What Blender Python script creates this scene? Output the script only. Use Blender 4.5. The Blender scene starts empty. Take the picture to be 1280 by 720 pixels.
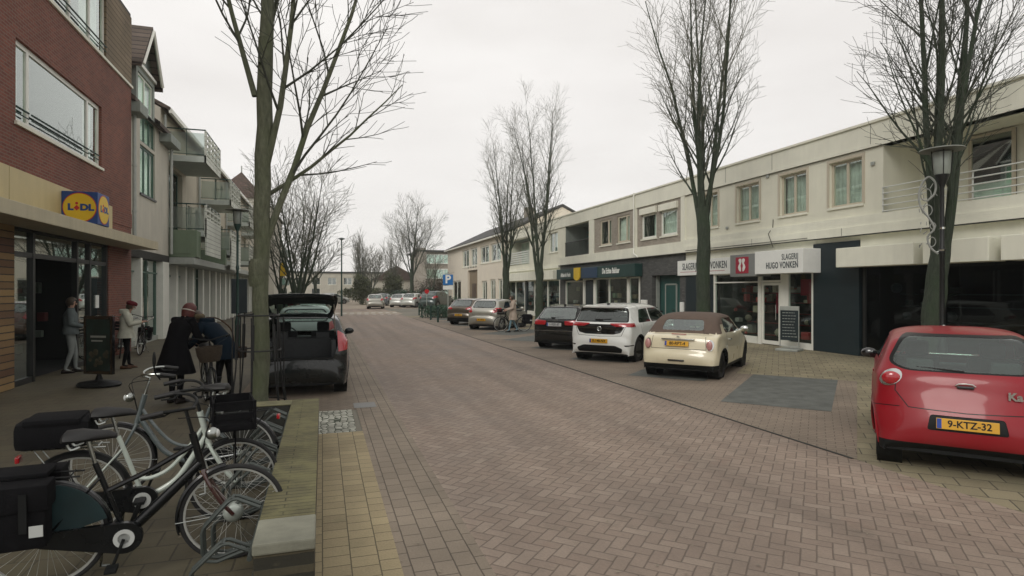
import bpy, bmesh, math, random
from mathutils import Vector, Matrix
from math import sin, cos, pi, radians, sqrt, atan2
SC = bpy.context.scene
COL = SC.collection
# ---------------- camera ----------------
cam = bpy.data.cameras.new("camera"); camo = bpy.data.objects.new("camera", cam); COL.objects.link(camo)
cam.sensor_width = 36; cam.lens = 36*740/1280; cam.shift_y = 2/1280
cam.clip_start = .05; cam.clip_end = 3000
camo.location = (0, 0, 1.95); camo.rotation_euler = (pi/2, 0, -math.atan(237/740))
SC.camera = camo
# ---------------- exposure ----------------
SC.view_settings.view_transform = 'Standard'; SC.view_settings.look = 'None'
SC.view_settings.exposure = EXPOSURE = 0.0; SC.view_settings.gamma = 1
# ---------------- sky: Nishita seen through an overcast layer ----------------
W = bpy.data.worlds.new("World"); SC.world = W; W.use_nodes = True
nt = W.node_tree; nt.nodes.clear()
out = nt.nodes.new('ShaderNodeOutputWorld'); bg = nt.nodes.new('ShaderNodeBackground')
sky = nt.nodes.new('ShaderNodeTexSky'); sky.sky_type = 'NISHITA'; sky.sun_disc = False
sky.sun_elevation = radians(38); sky.sun_rotation = radians(230)
sc_ = nt.nodes.new('ShaderNodeVectorMath'); sc_.operation = 'SCALE'; sc_.inputs['Scale'].default_value = 1.0
nt.links.new(sky.outputs[0], sc_.inputs[0])
tc = nt.nodes.new('ShaderNodeTexCoord')
mp = nt.nodes.new('ShaderNodeMapping'); mp.inputs['Scale'].default_value = (1.2, 1.2, 4.5)
nt.links.new(tc.outputs['Generated'], mp.inputs[0])
nz = nt.nodes.new('ShaderNodeTexNoise'); nz.inputs['Scale'].default_value = 1.6; nz.inputs['Detail'].default_value = 5
nt.links.new(mp.outputs[0], nz.inputs['Vector'])
cr = nt.nodes.new('ShaderNodeValToRGB')
cr.color_ramp.elements[0].position = .30; cr.color_ramp.elements[0].color = (8.9, 8.55, 8.2, 1)
cr.color_ramp.elements[1].position = .68; cr.color_ramp.elements[1].color = (10.4, 10.1, 9.75, 1)
nt.links.new(nz.outputs[0], cr.inputs[0])
mx = nt.nodes.new('ShaderNodeMixRGB'); mx.inputs[0].default_value = .95
nt.links.new(sc_.outputs[0], mx.inputs[1]); nt.links.new(cr.outputs[0], mx.inputs[2])
nt.links.new(mx.outputs[0], bg.inputs[0]); bg.inputs[1].default_value = 0.1
nt.links.new(bg.outputs[0], out.inputs[0])
# ---------------- sun behind cloud ----------------
sl = bpy.data.lights.new("sun", 'SUN'); sl.energy = 1.15; sl.angle = radians(22); sl.color = (1, .96, .9)
so = bpy.data.objects.new("sun", sl); COL.objects.link(so)
so.rotation_euler = (radians(52), 0, radians(-50))
try:
    SC.cycles.max_bounces = 6; SC.cycles.transparent_max_bounces = 12
except Exception: pass

# ================= helpers =================
R = random.Random(7)
class NT:
    """tiny node expression helper"""
    def __init__(s, nt): s.nt = nt
    def new(s, t, **kw):
        n = s.nt.nodes.new(t)
        for k, v in kw.items(): setattr(n, k, v)
        return n
    def put(s, sock, v):
        if hasattr(v, 'is_output') or hasattr(v, 'links'): s.nt.links.new(v, sock)
        else:
            try: sock.default_value = v
            except Exception: sock.default_value = (v[0], v[1], v[2], 1) if len(v) == 3 else v
    def m(s, op, a, b=0.0, c=None):
        n = s.new('ShaderNodeMath', operation=op); s.put(n.inputs[0], a); s.put(n.inputs[1], b)
        if c is not None: s.put(n.inputs[2], c)
        return n.outputs[0]
    def mix(s, f, a, b, mode='MIX'):
        n = s.new('ShaderNodeMixRGB', blend_type=mode); s.put(n.inputs[0], f); s.put(n.inputs[1], a); s.put(n.inputs[2], b)
        return n.outputs[0]
    def noise(s, vec, scale, detail=3, rough=.55):
        n = s.new('ShaderNodeTexNoise'); n.inputs['Scale'].default_value = scale
        n.inputs['Detail'].default_value = detail; n.inputs['Roughness'].default_value = rough
        if vec is not None: s.nt.links.new(vec, n.inputs['Vector'])
        return n.outputs[0]
    def ramp(s, f, stops):
        n = s.new('ShaderNodeValToRGB'); e = n.color_ramp.elements
        while len(e) > 1: e.remove(e[0])
        e[0].position = stops[0][0]; e[0].color = tuple(stops[0][1]) + (1,)
        for p, c in stops[1:]:
            x = e.new(p); x.color = tuple(c) + (1,)
        s.nt.links.new(f, n.inputs[0]); return n.outputs[0]
    def g3(s, v): return (v, v, v)
    def combine(s, x, y, z=0.0):
        n = s.new('ShaderNodeCombineXYZ'); s.put(n.inputs[0], x); s.put(n.inputs[1], y); s.put(n.inputs[2], z); return n.outputs[0]
    def sep(s, v):
        n = s.new('ShaderNodeSeparateXYZ'); s.nt.links.new(v, n.inputs[0]); return n.outputs
    def bump(s, h, strength=.3, dist=.01):
        n = s.new('ShaderNodeBump'); n.inputs['Strength'].default_value = strength; n.inputs['Distance'].default_value = dist
        s.nt.links.new(h, n.inputs['Height']); return n.outputs[0]
MATS = {}
ALB = 1.0
def base_mat(name):
    m = bpy.data.materials.new(name); m.use_nodes = True; nt = m.node_tree
    b = nt.nodes['Principled BSDF']; return m, NT(nt), b
def mat(name, col, rough=.6, metal=0, var=.15, scale=6, bump=0, coat=0, spec=.5, emit=None, dirt=0):
    if name in MATS: return MATS[name]
    m, n, b = base_mat(name)
    geo = n.new('ShaderNodeNewGeometry'); pos = geo.outputs['Position']
    col = tuple(x*ALB for x in col)
    if var > 0:
        f = n.noise(pos, scale, 4)
        a = tuple(c*(1-var) for c in col); d = tuple(min(1, c*(1+var)) for c in col)
        c = n.ramp(f, [(.3, a), (.7, d)])
        if dirt > 0:
            st = n.new('ShaderNodeMapping'); st.inputs['Scale'].default_value = (2.2, 2.2, .25); n.nt.links.new(pos, st.inputs[0])
            f2 = n.noise(st.outputs[0], 1.6, 5, .65)
            k = n.ramp(f2, [(.42, (0, 0, 0)), (.75, (dirt,)*3)])
            c = n.mix(k, c, tuple(x*.45 for x in col))
        n.put(b.inputs['Base Color'], c)
        r = n.ramp(f, [(.25, (max(0, rough-.06),)*3), (.75, (min(1, rough+.06),)*3)])
        n.nt.links.new(r, b.inputs['Roughness'])
    else:
        b.inputs['Base Color'].default_value = col + (1,); b.inputs['Roughness'].default_value = rough
    b.inputs['Metallic'].default_value = metal; b.inputs['Specular IOR Level'].default_value = spec
    if coat: b.inputs['Coat Weight'].default_value = coat; b.inputs['Coat Roughness'].default_value = .04
    if bump:
        n.nt.links.new(n.bump(n.noise(pos, scale*8, 5), bump, .01), b.inputs['Normal'])
    if emit:
        b.inputs['Emission Color'].default_value = tuple(emit[:3]) + (1,); b.inputs['Emission Strength'].default_value = emit[3]
    MATS[name] = m; return m
def glass(name, tint=(.5, .6, .55), refl=.08, fk=1.5, rough=.02, wave=.0):
    """thin pane: mirror by fresnel over tinted see-through"""
    if name in MATS: return MATS[name]
    m = bpy.data.materials.new(name); m.use_nodes = True; nt = m.node_tree; nt.nodes.clear(); n = NT(nt)
    o = n.new('ShaderNodeOutputMaterial'); mixs = n.new('ShaderNodeMixShader')
    tr = n.new('ShaderNodeBsdfTransparent'); tr.inputs[0].default_value = tuple(tint) + (1,)
    gl = n.new('ShaderNodeBsdfGlossy'); gl.inputs['Roughness'].default_value = rough; gl.inputs[0].default_value = (.93, 1, .97, 1)
    geo = n.new('ShaderNodeNewGeometry')
    if wave:
        nn = n.noise(geo.outputs['Position'], .7, 1); gl_n = n.bump(nn, wave, .01); nt.links.new(gl_n, gl.inputs['Normal'])
    dt = n.new('ShaderNodeVectorMath', operation='DOT_PRODUCT'); nt.links.new(geo.outputs['Normal'], dt.inputs[0]); nt.links.new(geo.outputs['Incoming'], dt.inputs[1])
    k = n.m('POWER', n.m('SUBTRACT', 1.0, n.m('ABSOLUTE', dt.outputs['Value'])), 5.0); k = n.m('ADD', .04, n.m('MULTIPLY', k, .96))
    f = n.m('ADD', n.m('MULTIPLY', k, fk), refl)
    f = n.m('MINIMUM', f, 1.0)
    nt.links.new(f, mixs.inputs[0]); nt.links.new(tr.outputs[0], mixs.inputs[1]); nt.links.new(gl.outputs[0], mixs.inputs[2])
    nt.links.new(mixs.outputs[0], o.inputs[0]); MATS[name] = m; return m
def plane_coord(n, plane):
    geo = n.new('ShaderNodeNewGeometry'); x, y, z = n.sep(geo.outputs['Position'])
    if plane == 'xy': return n.combine(x, y), geo.outputs['Position']
    if plane == 'yz': return n.combine(y, z), geo.outputs['Position']
    if plane == 'xz': return n.combine(x, z), geo.outputs['Position']
def brick_mat(name, c1, c2, mortar, bw, bh, plane='yz', ms=.008, off=.5, rough=.85, bump=.5, rot=0, patch=.35, stain=None, freq=2):
    if name in MATS: return MATS[name]
    m, n, b = base_mat(name)
    v, pos = plane_coord(n, plane)
    mp = n.new('ShaderNodeMapping'); mp.inputs['Rotation'].default_value = (0, 0, rot); n.nt.links.new(v, mp.inputs[0])
    t = n.new('ShaderNodeTexBrick'); t.inputs['Scale'].default_value = 1
    t.offset = off; t.offset_frequency = freq
    t.inputs['Brick Width'].default_value = bw; t.inputs['Row Height'].default_value = bh
    t.inputs['Mortar Size'].default_value = ms; t.inputs['Mortar Smooth'].default_value = .3
    c1 = tuple(x*ALB for x in c1); c2 = tuple(x*ALB for x in c2); mortar = tuple(x*ALB for x in mortar)
    t.inputs['Color1'].default_value = tuple(c1) + (1,); t.inputs['Color2'].default_value = tuple(c2) + (1,)
    t.inputs['Mortar'].default_value = tuple(mortar) + (1,); t.inputs['Bias'].default_value = 0
    wob = n.noise(pos, 9, 2)   # slightly uneven laying
    wv = n.new('ShaderNodeVectorMath', operation='ADD'); n.nt.links.new(mp.outputs[0], wv.inputs[0])
    ws = n.m('MULTIPLY', n.m('SUBTRACT', wob, .5), ms*1.2); n.nt.links.new(n.combine(ws, ws), wv.inputs[1])
    n.nt.links.new(wv.outputs[0], t.inputs['Vector'])
    big = n.noise(pos, .55, 5, .6); fine = n.noise(pos, 60, 3)
    k = n.ramp(big, [(.3, (1-patch,)*3), (.72, (1+patch*.4,)*3)])
    c = n.mix(1.0, t.outputs['Color'], k, 'MULTIPLY')
    c = n.mix(1.0, c, n.ramp(fine, [(.2, (.82,)*3), (.8, (1.12,)*3)]), 'MULTIPLY')
    if stain:
        s2 = n.noise(pos, stain[1], 6, .7); c = n.mix(n.ramp(s2, [(stain[2], (0, 0, 0)), (stain[2]+.2, (stain[3],)*3)]), c, stain[0])
    n.put(b.inputs['Base Color'], c); b.inputs['Roughness'].default_value = rough
    h = n.m('ADD', n.m('MULTIPLY', t.outputs['Fac'], -1.0), n.m('MULTIPLY', fine, .25))
    n.nt.links.new(n.bump(h, bump, .006), b.inputs['Normal'])
    MATS[name] = m; return m
def herringbone_mat(name, rot, bwid=.108):
    m, n, b = base_mat(name)
    v, pos = plane_coord(n, 'xy')
    mp = n.new('ShaderNodeMapping'); mp.inputs['Rotation'].default_value = (0, 0, rot)
    n.nt.links.new(v, mp.inputs[0])
    x, y, _ = n.sep(mp.outputs[0])
    wx = n.m('SUBTRACT', n.noise(pos, 5, 2), .5); wy = n.m('SUBTRACT', n.noise(pos, 6.3, 2), .5)
    x = n.m('ADD', n.m('DIVIDE', x, bwid), n.m('MULTIPLY', wx, .13)); y = n.m('ADD', n.m('DIVIDE', y, bwid), n.m('MULTIPLY', wy, .13))
    i = n.m('FLOOR', x); j = n.m('FLOOR', y); fx = n.m('SUBTRACT', x, i); fy = n.m('SUBTRACT', y, j)
    k = n.m('FLOORED_MODULO', n.m('SUBTRACT', i, j), 4.0)
    is1 = n.m('COMPARE', k, 1.0, .1); is2 = n.m('COMPARE', k, 2.0, .1); vert = n.m('GREATER_THAN', k, 1.5)
    hor = n.m('SUBTRACT', 1.0, vert)
    # horizontal brick
    u = n.m('ADD', fx, is1); lenu = n.m('MINIMUM', u, n.m('SUBTRACT', 2.0, u)); lv = n.m('MINIMUM', fy, n.m('SUBTRACT', 1.0, fy))
    dh = n.m('MINIMUM', lenu, lv)
    v2 = n.m('ADD', fy, is2); lenv = n.m('MINIMUM', v2, n.m('SUBTRACT', 2.0, v2)); lu = n.m('MINIMUM', fx, n.m('SUBTRACT', 1.0, fx))
    dv = n.m('MINIMUM', lenv, lu)
    d = n.m('ADD', n.m('MULTIPLY', dh, hor), n.m('MULTIPLY', dv, vert))
    oi = n.m('SUBTRACT', i, is1); oj = n.m('SUBTRACT', j, is2)
    wn = n.new('ShaderNodeTexWhiteNoise', noise_dimensions='2D'); n.nt.links.new(n.combine(oi, oj), wn.inputs['Vector'])
    rnd = wn.outputs['Value']
    joint = n.ramp(d, [(.02, (1, 1, 1)), (.075, (0, 0, 0))])
    c = n.ramp(rnd, [(0, (.226, .172, .134)), (.5, (.246, .190, .148)), (.85, (.262, .204, .160)), (1, (.285, .226, .178))])
    big = n.noise(pos, .35, 6, .6); mid = n.noise(pos, 1.7, 4, .6); fine = n.noise(pos, 45, 3)
    red = n.ramp(mid, [(.62, (0, 0, 0)), (.78, (.55,)*3)])
    c = n.mix(red, c, (.185, .105, .075))
    c = n.mix(1.0, c, n.ramp(big, [(.28, (.72,)*3), (.5, (1.0,)*3), (.72, (1.14,)*3)]), 'MULTIPLY')
    sp = n.noise(pos, 2.8, 6, .75); c = n.mix(n.ramp(sp, [(.55, (0, 0, 0)), (.72, (.6,)*3)]), c, (.12, .10, .075))
    c = n.mix(1.0, c, n.ramp(fine, [(.2, (.85,)*3), (.8, (1.12,)*3)]), 'MULTIPLY')
    # wheel tracks: long streaks along the street
    X, Y, _z = n.sep(pos)
    tr = n.noise(n.combine(n.m('MULTIPLY', X, 1.6), n.m('MULTIPLY', Y, .05)), 1.0, 3)
    c = n.mix(1.0, c, n.ramp(tr, [(.35, (.80,)*3), (.62, (1.09,)*3)]), 'MULTIPLY')
    c = n.mix(n.m('MULTIPLY', joint, .62), c, (.055, .042, .03))
    vo = n.new('ShaderNodeTexVoronoi'); vo.inputs['Scale'].default_value = 1.1; n.nt.links.new(pos, vo.inputs['Vector'])
    gum = n.ramp(vo.outputs['Distance'], [(.018, (.55,)*3), (.03, (0, 0, 0))])
    c = n.mix(gum, c, (.27, .25, .22))
    n.put(b.inputs['Base Color'], c)
    rr = n.ramp(big, [(.3, (.6,)*3), (.7, (.85,)*3)]); n.nt.links.new(rr, b.inputs['Roughness'])
    h = n.m('ADD', n.m('MULTIPLY', joint, -1.0), n.m('ADD', n.m('MULTIPLY', fine, .25), n.m('MULTIPLY', rnd, .35)))
    n.nt.links.new(n.bump(h, .6, .006), b.inputs['Normal'])
    return m

class MB:
    """collects geometry for ONE mesh object"""
    def __init__(s): s.v = []; s.f = []; s.mi = []; s.cur = 0
    def add(s, vs, fs):
        o = len(s.v); s.v += [tuple(p) for p in vs]
        for f in fs: s.f.append(tuple(i+o for i in f)); s.mi.append(s.cur)
        return s
    def box(s, x0, x1, y0, y1, z0, z1):
        if x0 > x1: x0, x1 = x1, x0
        if y0 > y1: y0, y1 = y1, y0
        if z0 > z1: z0, z1 = z1, z0
        vs = [(x, y, z) for z in (z0, z1) for y in (y0, y1) for x in (x0, x1)]
        return s.add(vs, [(0, 2, 3, 1), (4, 5, 7, 6), (0, 1, 5, 4), (2, 6, 7, 3), (0, 4, 6, 2), (1, 3, 7, 5)])
    def cbox(s, x0, x1, y0, y1, z0, z1, b=.01):
        """box with chamfered edges"""
        bm = bmesh.new(); bmesh.ops.create_cube(bm, size=1)
        for v in bm.verts: v.co = Vector(((x0+x1)/2+v.co.x*abs(x1-x0), (y0+y1)/2+v.co.y*abs(y1-y0), (z0+z1)/2+v.co.z*abs(z1-z0)))
        bmesh.ops.bevel(bm, geom=bm.edges[:], offset=b, segments=2, profile=.6, affect='EDGES')
        return s.bm(bm)
    def bm(s, bm, M=None):
        bm.verts.index_update(); vs = [(M @ v.co if M else v.co.copy()) for v in bm.verts]
        s.add([tuple(p) for p in vs], [tuple(v.index for v in f.verts) for f in bm.faces]); bm.free(); return s
    def quad(s, a, b, c, d): return s.add([a, b, c, d], [(0, 1, 2, 3)])
    def prism(s, poly, axis, a, b):
        """polygon (2d) extruded along axis from a to b. axis x:(y,z) y:(x,z) z:(x,y)"""
        n = len(poly)
        def P(p, t): return (t, p[0], p[1]) if axis == 'x' else ((p[0], t, p[1]) if axis == 'y' else (p[0], p[1], t))
        vs = [P(p, a) for p in poly] + [P(p, b) for p in poly]
        fs = [tuple(range(n))[::-1], tuple(range(n, 2*n))] + [(i, (i+1) % n, n+(i+1) % n, n+i) for i in range(n)]
        return s.add(vs, fs)
    def tube(s, pts, r, sides=8, caps=True, closed=False):
        pts = [Vector(p) for p in pts]; n = len(pts)
        rr = r if isinstance(r, (list, tuple)) else [r]*n
        vs = []; prev = None
        for i, p in enumerate(pts):
            if closed: t = pts[(i+1) % n]-pts[i-1]
            else: t = pts[min(i+1, n-1)]-pts[max(i-1, 0)]
            if t.length < 1e-9: t = Vector((0, 0, 1))
            t.normalize()
            if prev is None:
                a = Vector((0, 0, 1)) if abs(t.z) < .9 else Vector((1, 0, 0))
                u = t.cross(a).normalized()
            else:
                u = prev - t*prev.dot(t)
                u = u.normalized() if u.length > 1e-6 else t.cross(Vector((0, 0, 1))).normalized()
            prev = u; w = t.cross(u)
            for k in range(sides):
                an = 2*pi*k/sides; vs.append(p+(u*cos(an)+w*sin(an))*rr[i])
        fs = []
        m = n if closed else n-1
        for i in range(m):
            j = (i+1) % n
            for k in range(sides):
                k2 = (k+1) % sides; fs.append((i*sides+k, i*sides+k2, j*sides+k2, j*sides+k))
        if caps and not closed:
            fs.append(tuple(range(sides))[::-1]); fs.append(tuple((n-1)*sides+k for k in range(sides)))
        return s.add(vs, fs)
    def lathe(s, prof, center=(0, 0, 0), axis='z', sides=24, cap=True):
        vs = []; n = len(prof)
        for r, h in prof:
            for k in range(sides):
                a = 2*pi*k/sides; c_, s_ = r*cos(a), r*sin(a)
                p = (c_, s_, h) if axis == 'z' else ((h, c_, s_) if axis == 'x' else (c_, h, s_))
                vs.append((p[0]+center[0], p[1]+center[1], p[2]+center[2]))
        fs = [(i*sides+k, i*sides+(k+1) % sides, (i+1)*sides+(k+1) % sides, (i+1)*sides+k) for i in range(n-1) for k in range(sides)]
        if cap and prof[0][0] > 1e-6: fs.append(tuple(range(sides))[::-1])
        if cap and prof[-1][0] > 1e-6: fs.append(tuple((n-1)*sides+k for k in range(sides)))
        return s.add(vs, fs)
    def ball(s, c, r, seg=12, sc=(1, 1, 1)):
        bm = bmesh.new(); bmesh.ops.create_uvsphere(bm, u_segments=seg, v_segments=max(6, seg*2//3), radius=1)
        for v in bm.verts: v.co = Vector((c[0]+v.co.x*r*sc[0], c[1]+v.co.y*r*sc[1], c[2]+v.co.z*r*sc[2]))
        return s.bm(bm)
    def loft(s, rings, cap=True, closed=True):
        n = len(rings[0]); vs = [p for r in rings for p in r]; fs = []
        for i in range(len(rings)-1):
            for k in range(n if closed else n-1):
                k2 = (k+1) % n; fs.append((i*n+k, i*n+k2, (i+1)*n+k2, (i+1)*n+k))
        if cap and closed: fs.append(tuple(range(n))[::-1]); fs.append(tuple((len(rings)-1)*n+k for k in range(n)))
        return s.add(vs, fs)
    def build(s, name, m, parent=None, smooth=False, loc=None, fix=True):
        me = bpy.data.meshes.new(name)
        me.from_pydata([tuple(p) for p in s.v], [], s.f)
        ms = m if isinstance(m, (list, tuple)) else [m]
        for x in ms: me.materials.append(x)
        if len(ms) > 1: me.polygons.foreach_set('material_index', s.mi)
        if fix:
            bm = bmesh.new(); bm.from_mesh(me); bmesh.ops.recalc_face_normals(bm, faces=bm.faces[:]); bm.to_mesh(me); bm.free()
        if smooth:
            me.polygons.foreach_set('use_smooth', [True]*len(me.polygons))
            try: me.set_sharp_from_angle(angle=radians(smooth if smooth is not True else 40))
            except Exception: pass
        me.update()
        o = bpy.data.objects.new(name, me); COL.objects.link(o)
        if parent is not None: o.parent = parent
        if loc: o.location = loc
        return o
def tag(o, label=None, cat=None, group=None, kind=None):
    if label: o['label'] = label
    if cat: o['category'] = cat
    if group: o['group'] = group
    if kind: o['kind'] = kind
    return o
def thing(name, label, cat, loc=(0, 0, 0), rz=0, group=None):
    o = bpy.data.objects.new(name, None); COL.objects.link(o); o.empty_display_size = .2
    o.location = loc; o.rotation_euler = (0, 0, rz); return tag(o, label, cat, group)
def copy_tree(o, parent=None):
    c = o.copy(); COL.objects.link(c)
    if parent is not None: c.parent = parent
    for ch in list(o.children): copy_tree(ch, c)
    return c
def clone(o, loc, rz, label, group=None, scale=None):
    c = copy_tree(o); c.location = loc; c.rotation_euler = (0, 0, rz); c['label'] = label
    if group: c['group'] = group
    if scale: c.scale = (scale,)*3
    return c
def text_mb(txt, size, ext=.004, offset=0, align='CENTER', squeeze=1.0, space=1.0):
    cu = bpy.data.curves.new('t', 'FONT'); cu.body = txt; cu.size = size; cu.extrude = ext; cu.offset = offset
    cu.align_x = align; cu.align_y = 'CENTER'; cu.resolution_u = 3; cu.space_character = space
    o = bpy.data.objects.new('t', cu); COL.objects.link(o)
    bpy.context.view_layer.update()
    dg = bpy.context.evaluated_depsgraph_get(); me = bpy.data.meshes.new_from_object(o.evaluated_get(dg))
    mb = MB(); mb.add([(v.co.x*squeeze, v.co.y, v.co.z) for v in me.vertices], [tuple(p.vertices) for p in me.polygons])
    bpy.data.objects.remove(o); bpy.data.curves.remove(cu); bpy.data.meshes.remove(me)
    return mb
def orient(mb, origin, right, up, nrm):
    o, r, u, n_ = Vector(origin), Vector(right), Vector(up), Vector(nrm)
    mb.v = [tuple(o+r*p[0]+u*p[1]+n_*p[2]) for p in mb.v]; return mb
# ================= materials =================
M = {}
M['road'] = herringbone_mat('road_herringbone_brick', radians(45))
M['strip'] = brick_mat('road_edge_brick', (.262, .216, .165), (.228, .188, .143), (.10, .08, .06), .21, .15, 'xy', ms=.006, rot=radians(90), stain=((.15, .15, .12), 2.5, .6, .4))
M['bay'] = brick_mat('bay_brick', (.245, .198, .150), (.215, .172, .130), (.11, .085, .065), .21, .105, 'xy', ms=.006, rot=radians(45))
M['patch'] = mat('grey_bay_paving', (.098, .104, .094), .85, var=.3, scale=3.5, bump=.35)
M['pave_yellow'] = brick_mat('buff_paver', (.37, .305, .18), (.30, .245, .145), (.12, .10, .06), .165, .195, 'xy', ms=.005, rot=radians(90), patch=.3, stain=((.17, .16, .09), 3, .56, .6), off=.35)
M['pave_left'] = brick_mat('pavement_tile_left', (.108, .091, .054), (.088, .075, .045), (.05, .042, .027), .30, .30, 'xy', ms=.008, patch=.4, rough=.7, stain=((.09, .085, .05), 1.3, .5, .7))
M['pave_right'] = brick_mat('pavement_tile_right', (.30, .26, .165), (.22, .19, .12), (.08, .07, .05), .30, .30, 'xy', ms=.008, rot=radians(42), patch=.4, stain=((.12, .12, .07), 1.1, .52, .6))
def cobble_mat():
    m, n, b = base_mat('grey_cobble'); geo = n.new('ShaderNodeNewGeometry'); pos = geo.outputs['Position']
    def vor(feat):
        v = n.new('ShaderNodeTexVoronoi', feature=feat); v.inputs['Scale'].default_value = 10.5; v.inputs['Randomness'].default_value = .55; n.nt.links.new(pos, v.inputs['Vector']); return v
    d = vor('DISTANCE_TO_EDGE').outputs['Distance']; cc = vor('F1').outputs['Color']
    r, g, bl = n.sep(cc); c = n.ramp(r, [(0, (.24, .24, .20)), (1, (.50, .50, .43))]); k = n.ramp(d, [(.04, (1, 1, 1)), (.10, (0, 0, 0))])
    c = n.mix(k, c, (.035, .045, .025)); n.put(b.inputs['Base Color'], c); b.inputs['Roughness'].default_value = .8
    n.nt.links.new(n.bump(d, 1.0, .03), b.inputs['Normal']); return m
M['cobble'] = cobble_mat()
M['redbrick'] = brick_mat('red_facade_brick', (.225, .066, .040), (.150, .043, .028), (.20, .13, .10), .22, .068, 'yz', ms=.011, patch=.25)
M['redbrick_xz'] = brick_mat('red_facade_brick_side', (.175, .062, .045), (.115, .040, .032), (.10, .075, .062), .22, .065, 'xz', ms=.008, patch=.25)
M['greybrick'] = brick_mat('grey_facade_brick', (.12, .12, .115), (.075, .078, .075), (.05, .05, .05), .22, .065, 'yz', ms=.008)
M['buffbrick'] = brick_mat('buff_facade_brick', (.36, .32, .26), (.27, .235, .19), (.40, .37, .32), .22, .065, 'yz', ms=.01, patch=.2)
M['wood'] = brick_mat('wood_cladding', (.24, .185, .12), (.19, .145, .09), (.05, .04, .03), 3.0, .16, 'yz', ms=.012, patch=.3)
M['wood_strip'] = brick_mat('striped_timber', (.34, .22, .09), (.10, .045, .025), (.03, .02, .015), 6.0, .14, 'yz', ms=.012, patch=.3)
M['slat_white'] = brick_mat('white_clapboard', (.68, .70, .62), (.62, .64, .57), (.25, .26, .23), 8.0, .19, 'yz', ms=.012, patch=.2)
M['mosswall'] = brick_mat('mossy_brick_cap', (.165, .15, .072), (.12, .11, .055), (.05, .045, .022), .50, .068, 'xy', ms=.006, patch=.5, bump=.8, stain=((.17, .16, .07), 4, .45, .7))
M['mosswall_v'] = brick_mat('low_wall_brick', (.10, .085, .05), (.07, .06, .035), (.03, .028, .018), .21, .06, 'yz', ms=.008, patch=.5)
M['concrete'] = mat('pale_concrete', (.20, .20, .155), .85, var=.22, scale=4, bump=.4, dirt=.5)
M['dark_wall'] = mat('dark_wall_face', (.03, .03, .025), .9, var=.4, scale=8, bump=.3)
M['cream'] = mat('cream_render', (.72, .71, .59), .85, var=.05, scale=1.1, bump=.15, dirt=.12)
M['cream2'] = mat('cream_band', (.76, .755, .64), .8, var=.05, scale=1.5, dirt=.15)
M['plaster_l'] = mat('pale_grey_plaster', (.50, .475, .40), .9, var=.07, scale=1.2, bump=.2, dirt=.2)
M['plaster_g'] = mat('grey_green_plaster', (.27, .30, .27), .85, var=.08, scale=1.2, dirt=.35)
M['plaster_y'] = mat('warm_plaster', (.46, .42, .33), .9, var=.07, scale=1.2, dirt=.3)
M['sand'] = mat('sand_fascia', (.54, .45, .24), .6, var=.05, scale=1.5, dirt=.2)
M['sandtop'] = mat('canopy_edge', (.46, .41, .28), .6, var=.06, scale=2, dirt=.3)
M['white_frame'] = mat('white_frame', (.74, .74, .67), .45, var=.05, scale=3)
M['beige_frame'] = mat('beige_frame', (.50, .45, .35), .5, var=.05, scale=3)
M['green_frame'] = mat('green_frame', (.07, .13, .10), .5, var=.1, scale=3)
M['balcony_grey'] = mat('balcony_grey_paint', (.46, .50, .46), .7, var=.06, scale=2, dirt=.2)
M['plaster_d'] = mat('pale_house_render', (.72, .66, .555), .85, var=.04, scale=1.2, dirt=.12)
M['greenpanel'] = mat('green_panel', (.15, .20, .13), .5, var=.08, scale=2, dirt=.3)
M['black_frame'] = mat('black_frame', (.012, .013, .013), .4, var=.2, scale=3)
M['navy'] = mat('dark_navy_panel', (.008, .018, .022), .5, var=.15, scale=1.5)
M['dkgreen'] = mat('dark_green_board', (.012, .042, .038), .45, var=.1, scale=2)
M['doorgreen'] = mat('green_door', (.018, .07, .062), .45, var=.08, scale=2)
M['rooftile'] = brick_mat('grey_roof_tile', (.085, .085, .082), (.06, .06, .058), (.02, .02, .02), .3, .30, 'yz', ms=.02, patch=.3)
M['rooftile_x'] = brick_mat('brown_roof_tile', (.13, .085, .065), (.09, .06, .048), (.025, .02, .018), .3, .24, 'xz', ms=.02, patch=.3)
M['rooftile_b'] = brick_mat('brown_roof_tile_street', (.13, .10, .08), (.09, .07, .055), (.025, .02, .018), .3, .20, 'yz', ms=.02, patch=.3)
M['roof_flat'] = mat('bitumen', (.05, .05, .05), .9)
M['glass'] = glass('window_glass', (.80, .90, .85), .20, wave=.05)
M['glass_shop'] = glass('shop_glass', (.72, .82, .78), .03, fk=1.0, wave=.03)
M['glass_dark'] = glass('dark_shop_glass', (.25, .3, .3), .0, fk=.55, wave=.02)
M['glass_green'] = glass('frosted_green_glass', (.62, .90, .70), .08, rough=.25)
M['frost'] = glass('frosted_balcony_glass', (.62, .70, .66), .16, rough=.3)
M['curtain'] = mat('net_curtain', (.74, .78, .73), .9, var=.25, scale=2)
M['curtain_g'] = mat('green_blind', (.42, .66, .46), .9, var=.2, scale=2)
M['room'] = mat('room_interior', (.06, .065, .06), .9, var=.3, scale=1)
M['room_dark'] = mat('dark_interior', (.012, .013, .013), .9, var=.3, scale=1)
M['zinc'] = mat('zinc_pipe', (.36, .38, .35), .5, metal=.3, var=.1)
M['white_metal'] = mat('white_rail', (.62, .64, .60), .45, var=.05)
M['black_metal'] = mat('black_metal', (.012, .013, .013), .45, metal=.2, var=.2)
M['green_metal'] = mat('dark_green_metal', (.015, .05, .04), .45, var=.1)
M['chrome'] = mat('chrome', (.6, .62, .6), .18, metal=1, var=.05)
M['signwhite'] = mat('sign_white', (.78, .79, .75), .5, var=.03)
M['signgrey'] = mat('sign_grey', (.22, .23, .22), .5, var=.05)
M['signtext'] = mat('sign_lettering', (.045, .06, .065), .5, var=.0)
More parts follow.
